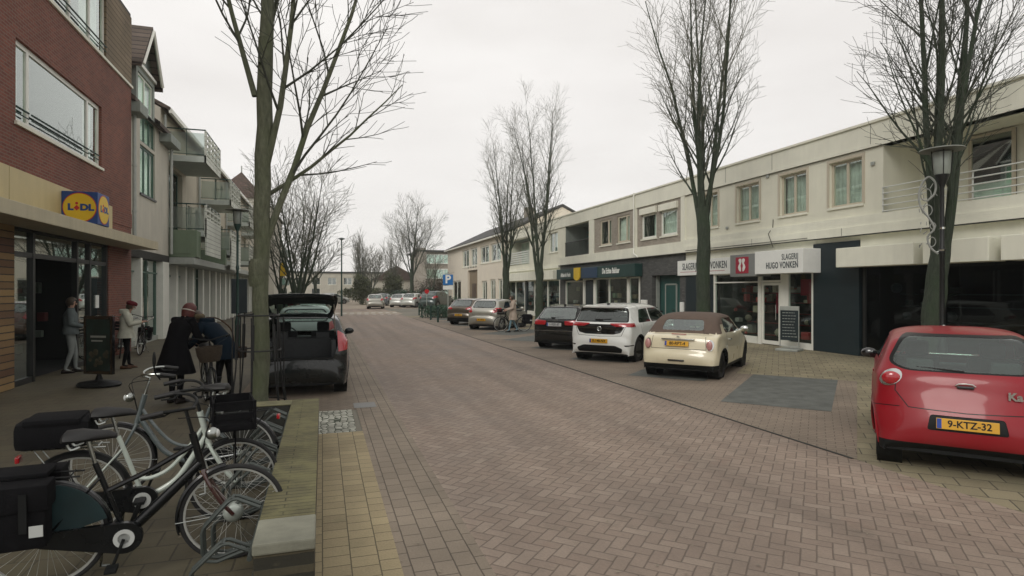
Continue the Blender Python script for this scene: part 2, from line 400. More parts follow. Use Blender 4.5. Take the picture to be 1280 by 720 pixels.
M['signred'] = mat('sign_red', (.36, .02, .045), .5, var=.05)
M['yellow'] = mat('sign_yellow', (.72, .48, .02), .45, var=.03)
M['blue'] = mat('sign_blue', (.01, .055, .22), .45, var=.05)
M['pblue'] = mat('parking_sign_blue', (.01, .15, .42), .4, var=.03)
M['red'] = mat('sign_bright_red', (.5, .015, .02), .45, var=.03)
# ================= ground =================
def sheet(name, pts, z, m, kind='structure'):
    mb = MB(); mb.add([(x, y, z) for x, y in pts], [tuple(range(len(pts)))])
    o = mb.build(name, m); o['kind'] = kind
    if o.data.polygons[0].normal.z < 0: o.data.flip_normals()
    return o
M['earth'] = mat('ground_earth', (.16, .15, .12), .9, var=.25, scale=.4)
sheet('ground', [(-400, -60), (400, -60), (400, 900), (-400, 900)], -.008, M['earth'])
sheet('road', [(1.13, -6), (5.83, -6), (5.83, 62), (1.13, 62)], 0, M['road'])
sheet('road_edge', [(.53, -6), (1.13, -6), (1.13, 62), (.53, 62)], 0, M['strip'])
M['farroad'] = mat('far_road_surface', (.30, .25, .19), .8, var=.12, scale=1.2)
sheet('far_road', [(-1.4, 62), (12, 62), (16, 110), (-14, 118), (-14, 100), (-1.4, 92)], 0, M['farroad'])
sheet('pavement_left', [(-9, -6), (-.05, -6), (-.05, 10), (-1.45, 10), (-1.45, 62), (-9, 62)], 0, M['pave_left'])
sheet('pavement_strip', [(-.05, -6), (.53, -6), (.53, 8.4), (-.05, 8.4)], .001, M['pave_yellow'])
sheet('cobble_patch', [(-.05, 8.4), (.45, 8.4), (.45, 9.95), (-.05, 9.95)], .002, M['cobble'])
sheet('parking_bay_left', [(-1.45, 9.95), (.53, 9.95), (.53, 62), (-1.45, 62)], -.002, M['bay'])
M['steel_lid'] = mat('drain_lid', (.16, .16, .15), .5, metal=.5, var=.2, scale=20)
sheet('drain_cover', [(.50, 10.05), (.86, 10.05), (.86, 10.5), (.50, 10.5)], .004, M['steel_lid'])
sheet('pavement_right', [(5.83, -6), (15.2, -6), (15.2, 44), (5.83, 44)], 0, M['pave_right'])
sheet('pavement_right_far', [(8.2, 44), (15.2, 44), (15.2, 76), (12, 76)], .0, M['pave_right'])
D2 = Vector((.743, .669)); P2 = Vector((.669, -.743))
def bp(t, p): v = D2*t+P2*p; return (v.x, v.y)
kcount = 11
for k in range(kcount):
    p1 = -2.45*k; p0 = p1-2.45; te = 14.55+2.2*k
    f = lambda p: (5.84-.669*p)/.743
    sheet('parking_bay_right', [bp(te, p0), bp(te, p1), bp(f(p1), p1), bp(f(p0), p0)], .004, M['bay'])
    pc = (p0+p1)/2+.02
    tn = f(pc-.85)+1.0
    sheet('bay_paving_patch', [bp(te-.02, pc-.85), bp(te-.02, pc+.85), bp(tn, pc+.85), bp(tn, pc-.85)], .008, M['patch'])
g_ = MB()
yy = 5.3
while yy < 40:
    g_.box(5.80+R.uniform(-.006, .006), 5.845+R.uniform(-.006, .006), yy, yy+1.0, .004, .007); yy += 1.0
g_.build('gutter_slot', M['dark_wall'])['kind'] = 'structure'
# raised table with painted blocks
M['paint'] = mat('road_paint', (.62, .62, .58), .6, var=.15, scale=6)
sheet('crossing_table', [(.5, 48), (6.2, 48), (6.2, 54), (.5, 54)], .004, M['farroad'])
b = MB()
for i in range(9):
    x = 1.0+i*.58
    b.add([(x, 50.1, .008), (x+.32, 50.1, .008), (x+.32, 50.9, .008), (x, 50.9, .008)], [(0, 1, 2, 3)])
    x = .8+i*.58
    b.add([(x, 47.0, .008), (x+.3, 47.0, .008), (x+.3, 47.3, .008), (x, 47.3, .008)], [(0, 1, 2, 3)])
b.build('road_marking', M['paint'])['kind'] = 'structure'
# litter of leaves and specks on the paving (ground cover)
lv = MB(); rr = random.Random(5)
for i in range(420):
    if rr.random() < .5: x, y = rr.uniform(.5, 5.8), 3+rr.random()**1.5*22
    else: x, y = rr.uniform(-5.5, -.6), 4+rr.random()*18
    a = rr.uniform(0, 6.28); s = rr.uniform(.008, .022)
    lv.add([(x+s*cos(a), y+s*sin(a), .010), (x-s*.5*sin(a), y+s*.5*cos(a), .014), (x-s*cos(a), y-s*sin(a), .010), (x+s*.5*sin(a), y-s*.5*cos(a), .012)], [(0, 1, 2, 3)])
lv.build('leaf_litter', mat('dead_leaf', (.22, .19, .14), .8, var=.4, scale=3))['kind'] = 'stuff'

# ================= facade kit =================
def facade(parent, X, side, ya, yb, z0, z1, holes, m, name='wall', depth=.14, thick=.25):
    """wall plane facing +x (side=1) or -x (side=-1) with real openings and reveals"""
    ys = sorted(set([ya, yb]+[v for h in holes for v in (h[0], h[1])])); zs = sorted(set([z0, z1]+[v for h in holes for v in (h[2], h[3])]))
    mb = MB()
    for i in range(len(ys)-1):
        for j in range(len(zs)-1):
            cy, cz = (ys[i]+ys[i+1])/2, (zs[j]+zs[j+1])/2
            if any(h[0] < cy < h[1] and h[2] < cz < h[3] for h in holes): continue
            mb.quad((X, ys[i], zs[j]), (X, ys[i+1], zs[j]), (X, ys[i+1], zs[j+1]), (X, ys[i], zs[j+1]))
    xb = X-side*thick
    for h in holes:
        y0, y1, a, c = h
        mb.quad((X, y0, a), (xb, y0, a), (xb, y0, c), (X, y0, c)); mb.quad((X, y1, a), (xb, y1, a), (xb, y1, c), (X, y1, c))
        mb.quad((X, y0, a), (xb, y0, a), (xb, y1, a), (X, y1, a)); mb.quad((X, y0, c), (xb, y0, c), (xb, y1, c), (X, y1, c))
    o = mb.build(name, m, parent, fix=False); return o
def window(parent, X, side, y0, y1, z0, z1, divs=(.5,), fm='white_frame', gm='glass', fr=.07, setback=.1, curtain=None, sill=True, room=True, hdiv=None, rm='room', rdepth=1.6, name='window'):
    xo = X-side*setback; fb = MB(); d = .06
    def fbx(a, b_, c, e): fb.box(xo-side*d, xo, a, b_, c, e)
    fbx(y0, y1, z0, z0+fr); fbx(y0, y1, z1-fr, z1); fbx(y0, y0+fr, z0+fr, z1-fr); fbx(y1-fr, y1, z0+fr, z1-fr)
    for q in divs:
        y = y0+(y1-y0)*q; fbx(y-fr*.55, y+fr*.55, z0+fr, z1-fr)
    if hdiv:
        for q in hdiv:
            z = z0+(z1-z0)*q; fb.box(xo-side*d*.9, xo-side*.004, y0+fr, y1-fr, z-fr*.4, z+fr*.4)
    f = fb.build(name, M[fm], parent)
    gx = xo-side*.03
    MB().quad((gx, y0+fr*.5, z0+fr*.5), (gx, y1-fr*.5, z0+fr*.5), (gx, y1-fr*.5, z1-fr*.5), (gx, y0+fr*.5, z1-fr*.5)).build('pane', M[gm], f, fix=False)
    if sill:
        s = MB(); s.box(X+side*.05, X-side*.08, y0-.06, y1+.06, z0-.07, z0-.003); s.build('sill', M['cream2' if fm != 'green_frame' else 'black_frame'], f)
    if curtain:
        c = MB(); xs = gx-side*.12
        for (ca, cb, cm) in curtain:
            a, b_ = y0+(y1-y0)*ca, y0+(y1-y0)*cb; n = max(2, int((b_-a)/.07)); pts = []
            for i in range(n+1):
                y = a+(b_-a)*i/n; pts.append((xs-side*(.02*(i % 2)), y))
            for i in range(n):
                c.quad((pts[i][0], pts[i][1], z0+.05), (pts[i+1][0], pts[i+1][1], z0+.05), (pts[i+1][0], pts[i+1][1], z1-.05), (pts[i][0], pts[i][1], z1-.05))
        c.build('curtain', M[curtain[0][2]], f, fix=False)
    if room:
        r = MB(); xr = X-side*.24; xb = xr-side*rdepth; a, b_, c_, e = y0-.02, y1+.02, z0-.02, z1+.02
        r.quad((xb, a, c_), (xb, b_, c_), (xb, b_, e), (xb, a, e)); r.quad((xr, a, c_), (xb, a, c_), (xb, a, e), (xr, a, e))
        r.quad((xr, b_, c_), (xb, b_, c_), (xb, b_, e), (xr, b_, e)); r.quad((xr, a, c_), (xr, b_, c_), (xb, b_, c_), (xb, a, c_)); r.quad((xr, a, e), (xr, b_, e), (xb, b_, e), (xb, a, e))
        r.build('interior', M[rm], f, fix=False)
    return f
def shop_goods(parent, X, side, y0, y1, seed, cols, n=26, zmax=2.2, depth=(.35, 1.6), name='shop_display'):
    rr = random.Random(seed); mb = MB(); ms = []
    for i, c in enumerate(cols): ms.append(mat('goods_%d_%d_%d' % tuple(int(v*99) for v in c), c, .6, var=.2, scale=5))
    for i in range(n):
        mb.cur = rr.randrange(len(cols)); y = rr.uniform(y0+.1, y1-.3); x = X-side*rr.uniform(*depth); z = rr.choice([.25, .7, 1.1, 1.5, 1.85]); w_ = rr.uniform(.1, .35); h = rr.uniform(.1, .32)
        if z+h > zmax: continue
        if rr.random() < .35: mb.ball((x, y, z+h*.5), h*.5, 8)
        else: mb.cbox(x-.1, x+.1, y, y+w_, z, z+h, .02)
    for z in (.22, .68, 1.08, 1.48, 1.83):
        mb.cur = 0; mb.box(X-side*(depth[1]-.25), X-side*depth[1], y0+.1, y1-.1, z-.03, z)
    return mb.build(name, ms, parent)
# ================= right-hand row =================
XR = 15.0
def shell(parent, x0, x1, y0, y1, z1, m, name='wall_shell', z0=0, roof=True):
    """back, ends and roof of a building whose street side is a facade at x0"""
    mb = MB()
    mb.quad((x1, y0, z0), (x1, y1, z0), (x1, y1, z1), (x1, y0, z1))
    mb.quad((x0, y0, z0), (x1, y0, z0), (x1, y0, z1), (x0, y0, z1)); mb.quad((x0, y1, z0), (x1, y1, z0), (x1, y1, z1), (x0, y1, z1))
    if roof: mb.quad((x0, y0, z1), (x1, y0, z1), (x1, y1, z1), (x0, y1, z1))
    return mb.build(name, m, parent, fix=False)
# ---- A: cream two-storey block with butcher's shop ----
A = thing('shop_building', 'cream rendered two-storey shop block with butcher shop below and railed balcony at its near end', 'building', (0, 0, 0))
wins = [(13.33, 14.5, 4.47, 5.85), (15.42, 16.59, 4.47, 5.85), (17.61, 18.82, 4.47, 5.85), (19.95, 21.05, 4.47, 5.85)]
facade(A, XR, -1, 12.65, 22.15, 3.9, 6.02, wins, M['cream'])
for i, w_ in enumerate(wins):
    window(A, XR, -1, *w_, divs=(.5,), fm='beige_frame', curtain=[(0, 1, 'curtain')] if i != 1 else [(.05, .95, 'curtain')], setback=.09)
    s_ = MB(); y0, y1, z0, z1 = w_   # flat beige surround
    for bx_ in ((y0-.09, y1+.09, z1+.002, z1+.09), (y0-.09, y0-.002, z0, z1), (y1+.002, y1+.09, z0, z1)): s_.box(XR-.022, XR+.03, *bx_)
    s_.build('window_surround', M['beige_frame'], A)
pb = MB(); pb.box(XR-.06, XR+.3, -6, 22.15, 6.02, 6.70); pb.box(XR-.11, XR+.34, -6, 22.16, 6.70, 6.77); pb.box(XR-.075, XR, -6, 22.15, 6.02, 6.10); pb.build('parapet', M['cream2'], A)
bd = MB(); bd.box(XR-.16, XR+.2, -6, 22.15, 3.53, 3.80); bd.box(XR-.10, XR+.2, -6, 22.15, 3.80, 4.1); gv = MB(); gv.box(XR-.165, XR-.158, -6, 36.3, 3.515, 3.55); gv.build('shadow_gap_strip', M['dark_wall'], A); bd.build('floor_band', M['cream2'], A)  # thin dark strip stands in for the shadow gap under the floor band
sm = MB()
for y in (-3, 0.2, 3.4, 6.6, 9.8, 13.0, 16.9, 19.4): sm.box(XR-.064, XR-.058, y, y+.012, 6.11, 6.69); sm.box(XR-.164, XR-.158, y+.9, y+.912, 3.56, 3.79)
sm.build('joint_seam', M['dark_wall'], A)
cbl = MB(); cbl.tube([(XR-.015, 16.9, 4.4), (XR-.015, 16.92, 4.12), (XR-.18, 16.95, 3.9), (XR-.19, 16.7, 3.4)], .012, 5); cbl.tube([(XR-.18, 21.9, 3.62), (XR-.19, 15.2, 3.60)], .010, 5); cbl.build('cable', M['dark_wall'], A)
for (y, z) in ((12.9, 5.5), (19.3, 4.3), (17.1, 5.9)): q_ = MB(); q_.cbox(XR-.05, XR, y, y+.12, z, z+.10, .01); q_.build('wall_vent', M['zinc'], A)
# recess with balcony
rc = MB()
rc.quad((16.4, -6, 4.1), (16.4, 12.65, 4.1), (16.4, 12.65, 6.02), (16.4, -6, 6.02))
rc.quad((XR, 12.65, 3.9), (16.4, 12.65, 3.9), (16.4, 12.65, 6.02), (XR, 12.65, 6.02))
rc.quad((XR, -6, 6.02), (16.4, -6, 6.02), (16.4, 12.65, 6.02), (XR, 12.65, 6.02)); rc.quad((XR, -6, 4.1), (16.4, -6, 4.1), (16.4, 12.65, 4.1), (XR, 12.65, 4.1))
rc.build('balcony_recess', M['cream'], A, fix=False)
for (a, b_) in ((10.15, 11.25), (8.55, 9.75), (4.6, 7.5)):
    window(A, 16.32, -1, a, b_, 4.12, 5.98, divs=(), fm='beige_frame', gm='glass', setback=-.02, sill=False, room=False)
    d_ = MB(); d_.quad((16.38, a, 4.12), (16.38, b_, 4.12), (16.38, b_, 5.98), (16.38, a, 5.98)); d_.build('dark_room', M['room_dark'], A, fix=False)
    c_ = MB(); c_.quad((16.372, a+.06, 4.15), (16.372, b_-.06, 4.15), (16.372, b_-.06, 4.75), (16.372, a+.06, 4.75)); c_.build('curtain', M['curtain'], A, fix=False)
rl = MB()
for i in range(5): rl.tube([(XR-.10, 12.6, 4.14+i*.165), (XR-.10, -2, 4.14+i*.165)], .017, 6)
for y in (12.6, 10.2, 7.8, 5.4, 3.0, .6): rl.tube([(XR-.07, y, 3.95), (XR-.07, y, 4.82)], .02, 6)
for i in range(5): rl.tube([(XR-.10, 12.6, 4.14+i*.165), (XR+.1, 12.6, 4.14+i*.165)], .017, 6)
rl.build('balcony_railing', M['white_metal'], A)
shell(A, XR+.25, XR+9, -6, 22.14, 6.5, M['cream'], 'rear_wall')
# ground floor
sf = MB(); sf.box(XR+.02, XR+.25, 15.05, 22.15, 3.15, 3.53); sf.build('shop_lintel', M['cream2'], A)
nv = MB(); nv.cbox(XR-.03, XR+.22, 13.42, 15.12, 0, 3.40, .015); nv.build('dark_pier', M['navy'], A); nv = MB(); nv.box(XR+.02, XR+.25, -6, 15.04, 3.41, 3.53); nv.box(XR+.02, XR+.25, -6, 13.41, 3.16, 3.41); nv.build('dark_unit_lintel', M['cream2'], A)
nl = MB(); nl.box(XR+.0, XR+.2, 20.2, 22.15, 0, 3.15); nl.build('dark_panel', M['navy'], A)
wf = MB()
for (a, b_, c, e) in ((20.12, 20.2, .0, 2.6), (15.12, 15.2, .0, 2.6), (15.2, 20.12, 2.52, 2.60), (15.2, 16.55, .0, .2), (17.7, 20.12, 0, .25), (16.2, 16.55, .2, 2.52), (17.5, 17.66, 0, 2.52), (16.55, 17.5, 2.2, 2.28), (17.66, 20.12, 2.2, 2.25)): wf.box(XR-.02, XR+.08, a, b_, c, e)
wf.build('shopfront_frame', M['white_frame'], A)
dr = MB()
for (a, b_, c, e) in ((16.57, 16.66, .03, 2.19), (17.40, 17.48, .03, 2.19), (16.66, 17.40, .03, .16), (16.66, 17.40, 2.1, 2.19)): dr.box(XR+.0, XR+.05, a, b_, c, e)
dr_ = dr.build('door', M['white_frame'], A); MB().tube([(XR-.05, 16.74, .9), (XR-.05, 16.74, 1.4)], .015, 6).build('handle', M['chrome'], dr_)
g_ = MB(); g_.quad((XR+.03, 15.2, .2), (XR+.03, 20.12, .2), (XR+.03, 20.12, 3.15), (XR+.03, 15.2, 3.15)); g_.build('shop_window', M['glass_shop'], A, fix=False)
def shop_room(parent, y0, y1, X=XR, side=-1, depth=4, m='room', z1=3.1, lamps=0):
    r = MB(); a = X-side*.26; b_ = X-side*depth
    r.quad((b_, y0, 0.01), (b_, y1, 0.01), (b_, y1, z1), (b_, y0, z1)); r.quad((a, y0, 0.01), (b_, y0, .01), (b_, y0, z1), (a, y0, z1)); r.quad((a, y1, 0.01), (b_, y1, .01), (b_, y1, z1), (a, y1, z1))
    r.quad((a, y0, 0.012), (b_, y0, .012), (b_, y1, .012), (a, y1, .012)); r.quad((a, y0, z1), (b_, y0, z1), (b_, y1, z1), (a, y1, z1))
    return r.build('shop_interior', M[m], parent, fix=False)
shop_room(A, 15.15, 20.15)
shop_goods(A, XR, -1, 15.3, 20.0, 3, [(.25, .03, .03), (.3, .28, .25), (.4, .05, .05), (.05, .05, .05), (.35, .3, .22), (.1, .06, .05)], 60)
rp = MB(); rp.cbox(XR+.5, XR+.56, 15.3, 16.2, 1.75, 2.3, .02); rp.cbox(XR+.5, XR+.54, 16.75, 17.35, 1.1, 2.05, .02); rp.build('poster', M['signred'], A)
# lamps lit in the butcher's
lm = MB()
for y in (16.2, 17.6, 19.0): lm.box(XR+1.2, XR+1.3, y-.4, y+.4, 3.02, 3.06)
lm.build('shop_lamp', mat('shop_lamp_glow', (1, .9, .8), .5, var=0, emit=(1, .85, .75, 5)), A)
# dark unit at the near end
df = MB()
for y in (13.3, 11.0, 9.0, 8.85, 6.5, 4.2): df.box(XR+.03, XR+.13, y-.05, y+.05, 0, 3.16)
df.box(XR+.03, XR+.13, -6, 13.42, 2.62, 2.72); df.box(XR+.03, XR+.13, -6, 13.42, 0, .22); df.box(XR+.035, XR+.12, 4, 8.85, 1.30, 1.36)
df.build('dark_shopfront_frame', M['black_frame'], A)
g_ = MB(); g_.quad((XR+.08, -6, .2), (XR+.08, 13.42, .2), (XR+.08, 13.42, 3.16), (XR+.08, -6, 3.16)); g_.build('dark_shop_window', M['glass_dark'], A, fix=False)
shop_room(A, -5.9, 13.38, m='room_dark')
shop_goods(A, XR, -1, 4, 13.2, 9, [(.02, .05, .05), (.06, .07, .06), (.1, .1, .1), (.03, .03, .03)], 40, depth=(.4, 1.4))
for (a, b_) in ((11.3, 13.7), (9.5, 11.05), (5.2, 9.25), (-1.0, 4.9)):
    bx_ = MB(); bx_.cbox(XR-.60, XR-.02, a, b_, 2.60, 3.16, .02); bx_.build('awning_box', M['cream2'], A)
# butcher's signs
S1 = thing('shop_sign', 'flat white SLAGERIJ HUGO VONKEN board behind the tree trunk, left of the red emblem', 'sign', (XR-.05, 20.9, 2.88))
sb = MB(); sb.cbox(XR-.10, XR-.02, 18.45, 22.62, 2.56, 3.2, .012); sb_ = sb.build('board', M['signwhite'], S1); sb_.matrix_parent_inverse = Matrix.Translation(-S1.location)
def on_right(mb, x, y, z): return orient(mb, (x, y, z), (0, -1, 0), (0, 0, 1), (-1, 0, 0))
def put(o, S): o.matrix_parent_inverse = Matrix.Translation(-S.location); return o
t = text_mb('SLAGERIJ HUGO VONKEN', .40, .004, .004, squeeze=.58, space=1.12); put(on_right(t, XR-.105, 20.75, 2.92).build('lettering', M['signtext'], S1), S1)
l_ = MB(); l_.box(XR-.106, XR-.10, 19.4, 22.4, 2.695, 2.71); put(l_.build('underline', M['signred'], S1), S1)
S2 = thing('shop_sign', 'projecting grey box with a red square emblem of two white chops', 'sign', (XR-.3, 18.5, 2.8))
sb = MB(); sb.cbox(XR-.62, XR-.02, 17.0, 18.42, 2.42, 3.22, .015); put(sb.build('sign_box', M['signgrey'], S2), S2)
put(MB().cbox(XR-.632, XR-.60, 17.42, 18.10, 2.53, 3.12, .012).build('emblem_panel', M['signred'], S2), S2)
def chop(mir):
    pts = [(.02, .22), (.075, .235), (.115, .19), (.10, .12), (.075, .07), (.11, .0), (.13, -.08), (.10, -.17), (.06, -.22), (.03, -.22), (.025, -.12), (.045, -.02), (.02, .07), (.008, .15)]
    return [(p[0]*mir, p[1]) for p in pts]
e_ = MB()
for s in (1, -1): e_.prism([(17.76-q[0]*1.5, 2.83+q[1]*1.02) for q in chop(s)], 'x', XR-.640, XR-.63)
put(e_.build('emblem', M['signwhite'], S2), S2)
S3 = thing('shop_sign', 'projecting white box sign reading SLAGERIJ HUGO VONKEN in two lines above the shop window', 'sign', (XR-.3, 16.5, 2.85))
sb = MB(); sb.cbox(XR-.75, XR-.035, 14.80, 16.95, 2.48, 3.25, .015); put(sb.build('sign_box', M['signwhite'], S3), S3)
t = text_mb('SLAGERIJ', .27, .003, .002, align='RIGHT', squeeze=.62, space=1.08); put(on_right(t, XR-.755, 14.98, 3.0).build('lettering', M['signtext'], S3), S3)
t = text_mb('HUGO VONKEN', .29, .003, .006, align='RIGHT', squeeze=.62, space=1.1); put(on_right(t, XR-.755, 14.98, 2.74).build('lettering', M['signtext'], S3), S3)

# ---- B: buff brick upper storey, bakery below ----
B = thing('shop_building', 'block with buff brick upper panels and small windows over the dark green bakery front', 'building')
wins = [(22.78, 24.13, 4.42, 5.60), (24.5, 25.85, 4.42, 5.62), (27.02, 28.39, 4.42, 5.84), (29.06, 30.45, 4.42, 5.84)]
facade(B, XR, -1, 22.15, 31.84, 4.05, 6.02, wins, M['buffbrick'])
for i, w_ in enumerate(wins):
    window(B, XR, -1, *w_, divs=() if i < 2 else (.3,), fm='white_frame' if i < 2 else 'beige_frame', curtain=[(0, .35 if i % 2 else 1, 'curtain')], setback=.04, fr=.10)
    if i < 2:
        s_ = MB(); s_.cbox(XR-.12, XR+.02, w_[0]-.06, w_[1]+.06, w_[3]-.02, w_[3]+.28, .02); s_.build('shutter_box', M['cream2'], B)
fr_ = MB()
for (a, b_, c, e) in ((22.15, 22.45, 4.05, 6.02), (26.28, 26.55, 4.05, 6.02), (31.2, 31.84, 4.05, 6.02)): fr_.box(XR-.05, XR+.1, a, b_, c, e)
fr_.box(XR-.06, XR+.3, 22.16, 36.4, 6.02, 6.70); fr_.box(XR-.11, XR+.34, 22.17, 36.4, 6.70, 6.77); fr_.box(XR-.10, XR+.2, 22.16, 36.4, 3.53, 4.05)
fr_.build('render_band', M['cream2'], B)
pp = MB(); pp.tube([(XR-.12, 26.42, 6.8), (XR-.12, 26.42, 4.0), (XR-.2, 26.3, 3.75), (XR-.2, 25.9, 3.55)], .04, 8); pp.build('downpipe', M['white_frame'], B)
# loggia
lg = MB(); y0, y1, xb = 31.84, 35.45, 16.6
lg.quad((xb, y0, 3.9), (xb, y1, 3.9), (xb, y1, 6.24), (xb, y0, 6.24)); lg.quad((XR, y0, 3.9), (xb, y0, 3.9), (xb, y0, 6.24), (XR, y0, 6.24)); lg.quad((XR, y1, 3.9), (xb, y1, 3.9), (xb, y1, 6.24), (XR, y1, 6.24)); lg.quad((XR, y0, 4.0), (xb, y0, 4.0), (xb, y1, 4.0), (XR, y1, 4.0)); lg.quad((XR, y0, 6.03), (xb, y0, 6.03), (xb, y1, 6.03), (XR, y1, 6.03))
lg.build('loggia', M['plaster_g'], B, fix=False)
window(B, 16.6, -1, 32.1, 33.1, 4.02, 6.0, divs=(), fm='green_frame', setback=-.1, sill=False, room=False, gm='glass_dark')
mu = MB(); rr = random.Random(11)
for i in range(14):
    y = rr.uniform(33.4, 35.2); z = rr.uniform(4.7, 5.6); mu.tube([(16.56, y, z), (16.56, y+rr.uniform(-.3, .3), z+rr.uniform(-.3, .3)), (16.56, y+rr.uniform(-.4, .4), z+rr.uniform(-.2, .2))], .045, 5)
mu.build('wall_decoration', mat('teal_decoration', (.05, .32, .30), .5), B)
rl = MB(); rl.tube([(XR-.03, y0, 4.95), (XR-.03, y1, 4.95)], .03, 6); rl.tube([(XR-.03, y0, 4.08), (XR-.03, y1, 4.08)], .02, 6)
y = y0+.05
while y < y1: rl.tube([(XR-.03, y, 4.08), (XR-.03, y, 4.95)], .012, 4, caps=False); y += .11
rl.build('balcony_railing', M['black_metal'], B)
facade(B, XR, -1, 35.45, 36.4, 4.05, 6.02, [], M['cream'], name='wall')
shell(B, XR+.25, XR+9, 22.16, 36.4, 6.5, M['cream'], 'rear_wall')
# ground floor of B: grey brick with green doors
facade(B, XR, -1, 22.15, 26.15, 0, 3.53, [(22.58, 24.9, 0, 2.62)], M['greybrick'], name='ground_floor_wall', thick=.6)
gd = MB(); gd.box(XR+.4, XR+.5, 22.58, 24.9, 0, 2.62); gd.build('green_panel', M['doorgreen'], B)
d_ = MB(); d_.box(XR+.36, XR+.42, 23.45, 24.25, 0, 2.15); dd = d_.build('door', M['doorgreen'], B)
fr_ = MB()
for q in ((23.37, 23.44, 0, 2.2), (24.26, 24.33, 0, 2.2), (23.44, 24.26, 2.16, 2.23)): fr_.box(XR+.35, XR+.43, *q)
fr_.build('frame', M['zinc'], dd); MB().box(XR+.31, XR+.355, 23.55, 23.68, 1.0, 1.04).build('handle', M['chrome'], dd)
MB().box(XR+.2, XR+.35, 24.78, 24.88, 0, 2.6).build('door_post', M['zinc'], B)
for (y, z, w_, h) in ((25.55, 1.0, .5, .45), (22.35, .95, .22, .45), (26.0, 2.75, .2, .5)):
    q = MB(); q.cbox(XR-.10, XR+.0, y-w_/2, y+w_/2, z, z+h, .02); q.build('wall_box', M['signwhite'], B)
# bakery front 26.1 -> 35.9
wf = MB()
for (a, b_, c, e) in ((26.0, 26.12, 0, 2.62), (27.05, 27.32, 0, 2.62), (31.0, 31.3, 0, 2.62), (32.5, 32.74, 0, 2.62), (26.12, 32.5, 2.52, 2.62), (26.12, 31.0, 0, .3), (35.3, 35.4, .3, 2.5), (32.74, 35.4, 2.42, 2.5), (32.74, 35.4, 0, .3), (29.3, 29.36, .3, 2.52)): wf.box(XR-.02, XR+.08, a, b_, c, e)
wf.build('shopfront_frame', M['white_frame'], B)
MB().box(XR, XR+.2, 35.4, 36.4, 0, 2.6).build('grey_pier', M['greybrick'], B)
MB().box(XR+.02, XR+.25, 26.15, 36.4, 2.55, 3.53).build('shop_lintel', M['greybrick'], B)
g_ = MB()
for (a, b_) in ((26.12, 31.0), (32.74, 35.3)): g_.quad((XR+.03, a, .3), (XR+.03, b_, .3), (XR+.03, b_, 2.52), (XR+.03, a, 2.52))
g_.build('shop_window', M['glass_shop'], B, fix=False)
d_ = MB(); d_.box(XR+.05, XR+.1, 31.3, 32.5, 0, 2.45); d_.build('door', M['navy'], B)
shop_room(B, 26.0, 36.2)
shop_goods(B, XR, -1, 26.2, 31, 21, [(.1, .16, .10), (.25, .2, .12), (.06, .10, .08), (.35, .3, .2), (.04, .05, .05)], 60, depth=(.3, 1.5))
shop_goods(B, XR, -1, 32.8, 35.3, 22, [(.05, .12, .13), (.2, .2, .12), (.3, .3, .28), (.04, .05, .05)], 30, depth=(.3, 1.5))
S4 = thing('shop_sign', 'long dark green bakery sign board with a yellow shield and white lettering', 'sign', (XR-.3, 30, 2.9))
sb = MB(); sb.cbox(XR-.45, XR-.02, 25.75, 35.9, 2.60, 3.24, .015); put(sb.build('board', M['dkgreen'], S4), S4)
put(MB().cbox(XR-.47, XR-.44, 29.9, 32.0, 2.62, 3.22, .01).build('blue_panel', mat('sign_deep_blue', (.012, .04, .09), .4, var=.1), S4), S4)
sh = MB(); sh.prism([(32.15, 3.26), (33.0, 3.26), (33.0, 2.66), (32.85, 2.54), (32.57, 2.48), (32.3, 2.54), (32.15, 2.66)], 'x', XR-.52, XR-.44); put(sh.build('shield', M['yellow'], S4), S4)
t = text_mb('De Echte Bakker', .40, .004, .012, squeeze=.72); put(on_right(t, XR-.456, 28.3, 2.94).build('lettering', M['signwhite'], S4), S4)
t = text_mb('Althuis de Vecht', .34, .004, .010, squeeze=.68); put(on_right(t, XR-.456, 34.4, 2.86).build('lettering', M['signwhite'], S4), S4)

# ---- C: cream block with white balcony ----
C_ = thing('shop_building', 'cream block with white railed balcony and long pale awning band, beyond the bakery', 'building')
wins = [(36.82, 38.44, 4.5, 5.85)]
facade(C_, XR, -1, 36.4, 47.95, 3.55, 6.02, wins+[(42.45, 47.95, 3.95, 5.95)], M['cream'])
window(C_, XR, -1, *wins[0], divs=(.5,), curtain=[(0, .5, 'curtain')])
rc = MB(); y0, y1, xb = 42.45, 47.95, 16.2
rc.quad((xb, y0, 3.95), (xb, y1, 3.95), (xb, y1, 5.95), (xb, y0, 5.95)); rc.quad((XR+.2, y0-.01, 3.95), (xb, y0-.01, 3.95), (xb, y0-.01, 5.95), (XR+.2, y0-.01, 5.95)); rc.quad((XR+.2, y1+.01, 3.95), (xb, y1+.01, 3.95), (xb, y1+.01, 5.95), (XR+.2, y1+.01, 5.95))
rc.quad((XR+.2, y0, 5.96), (xb, y0, 5.96), (xb, y1, 5.96), (XR+.2, y1, 5.96)); rc.quad((XR+.2, y0, 3.94), (xb, y0, 3.94), (xb, y1, 3.94), (XR+.2, y1, 3.94)); rc.build('balcony_recess', M['plaster_g'], C_, fix=False)
window(C_, 16.2, -1, 42.7, 47.7, 4.0, 5.9, divs=(.2, .4, .6, .8), setback=-.1, sill=False, room=False)
d_ = MB(); d_.quad((16.19, 42.7, 4.0), (16.19, 47.7, 4.0), (16.19, 47.7, 5.9), (16.19, 42.7, 5.9)); d_.build('curtain', M['curtain'], C_, fix=False)
rl = MB()
for i in range(6): rl.box(XR-.09, XR-.06, y0, y1, 4.0+i*.17, 4.09+i*.17)
for y in (y0, (y0+y1)/2, y1): rl.box(XR-.05, XR, y-.03, y+.03, 3.9, 4.95)
rl.build('balcony_railing', M['white_metal'], C_)
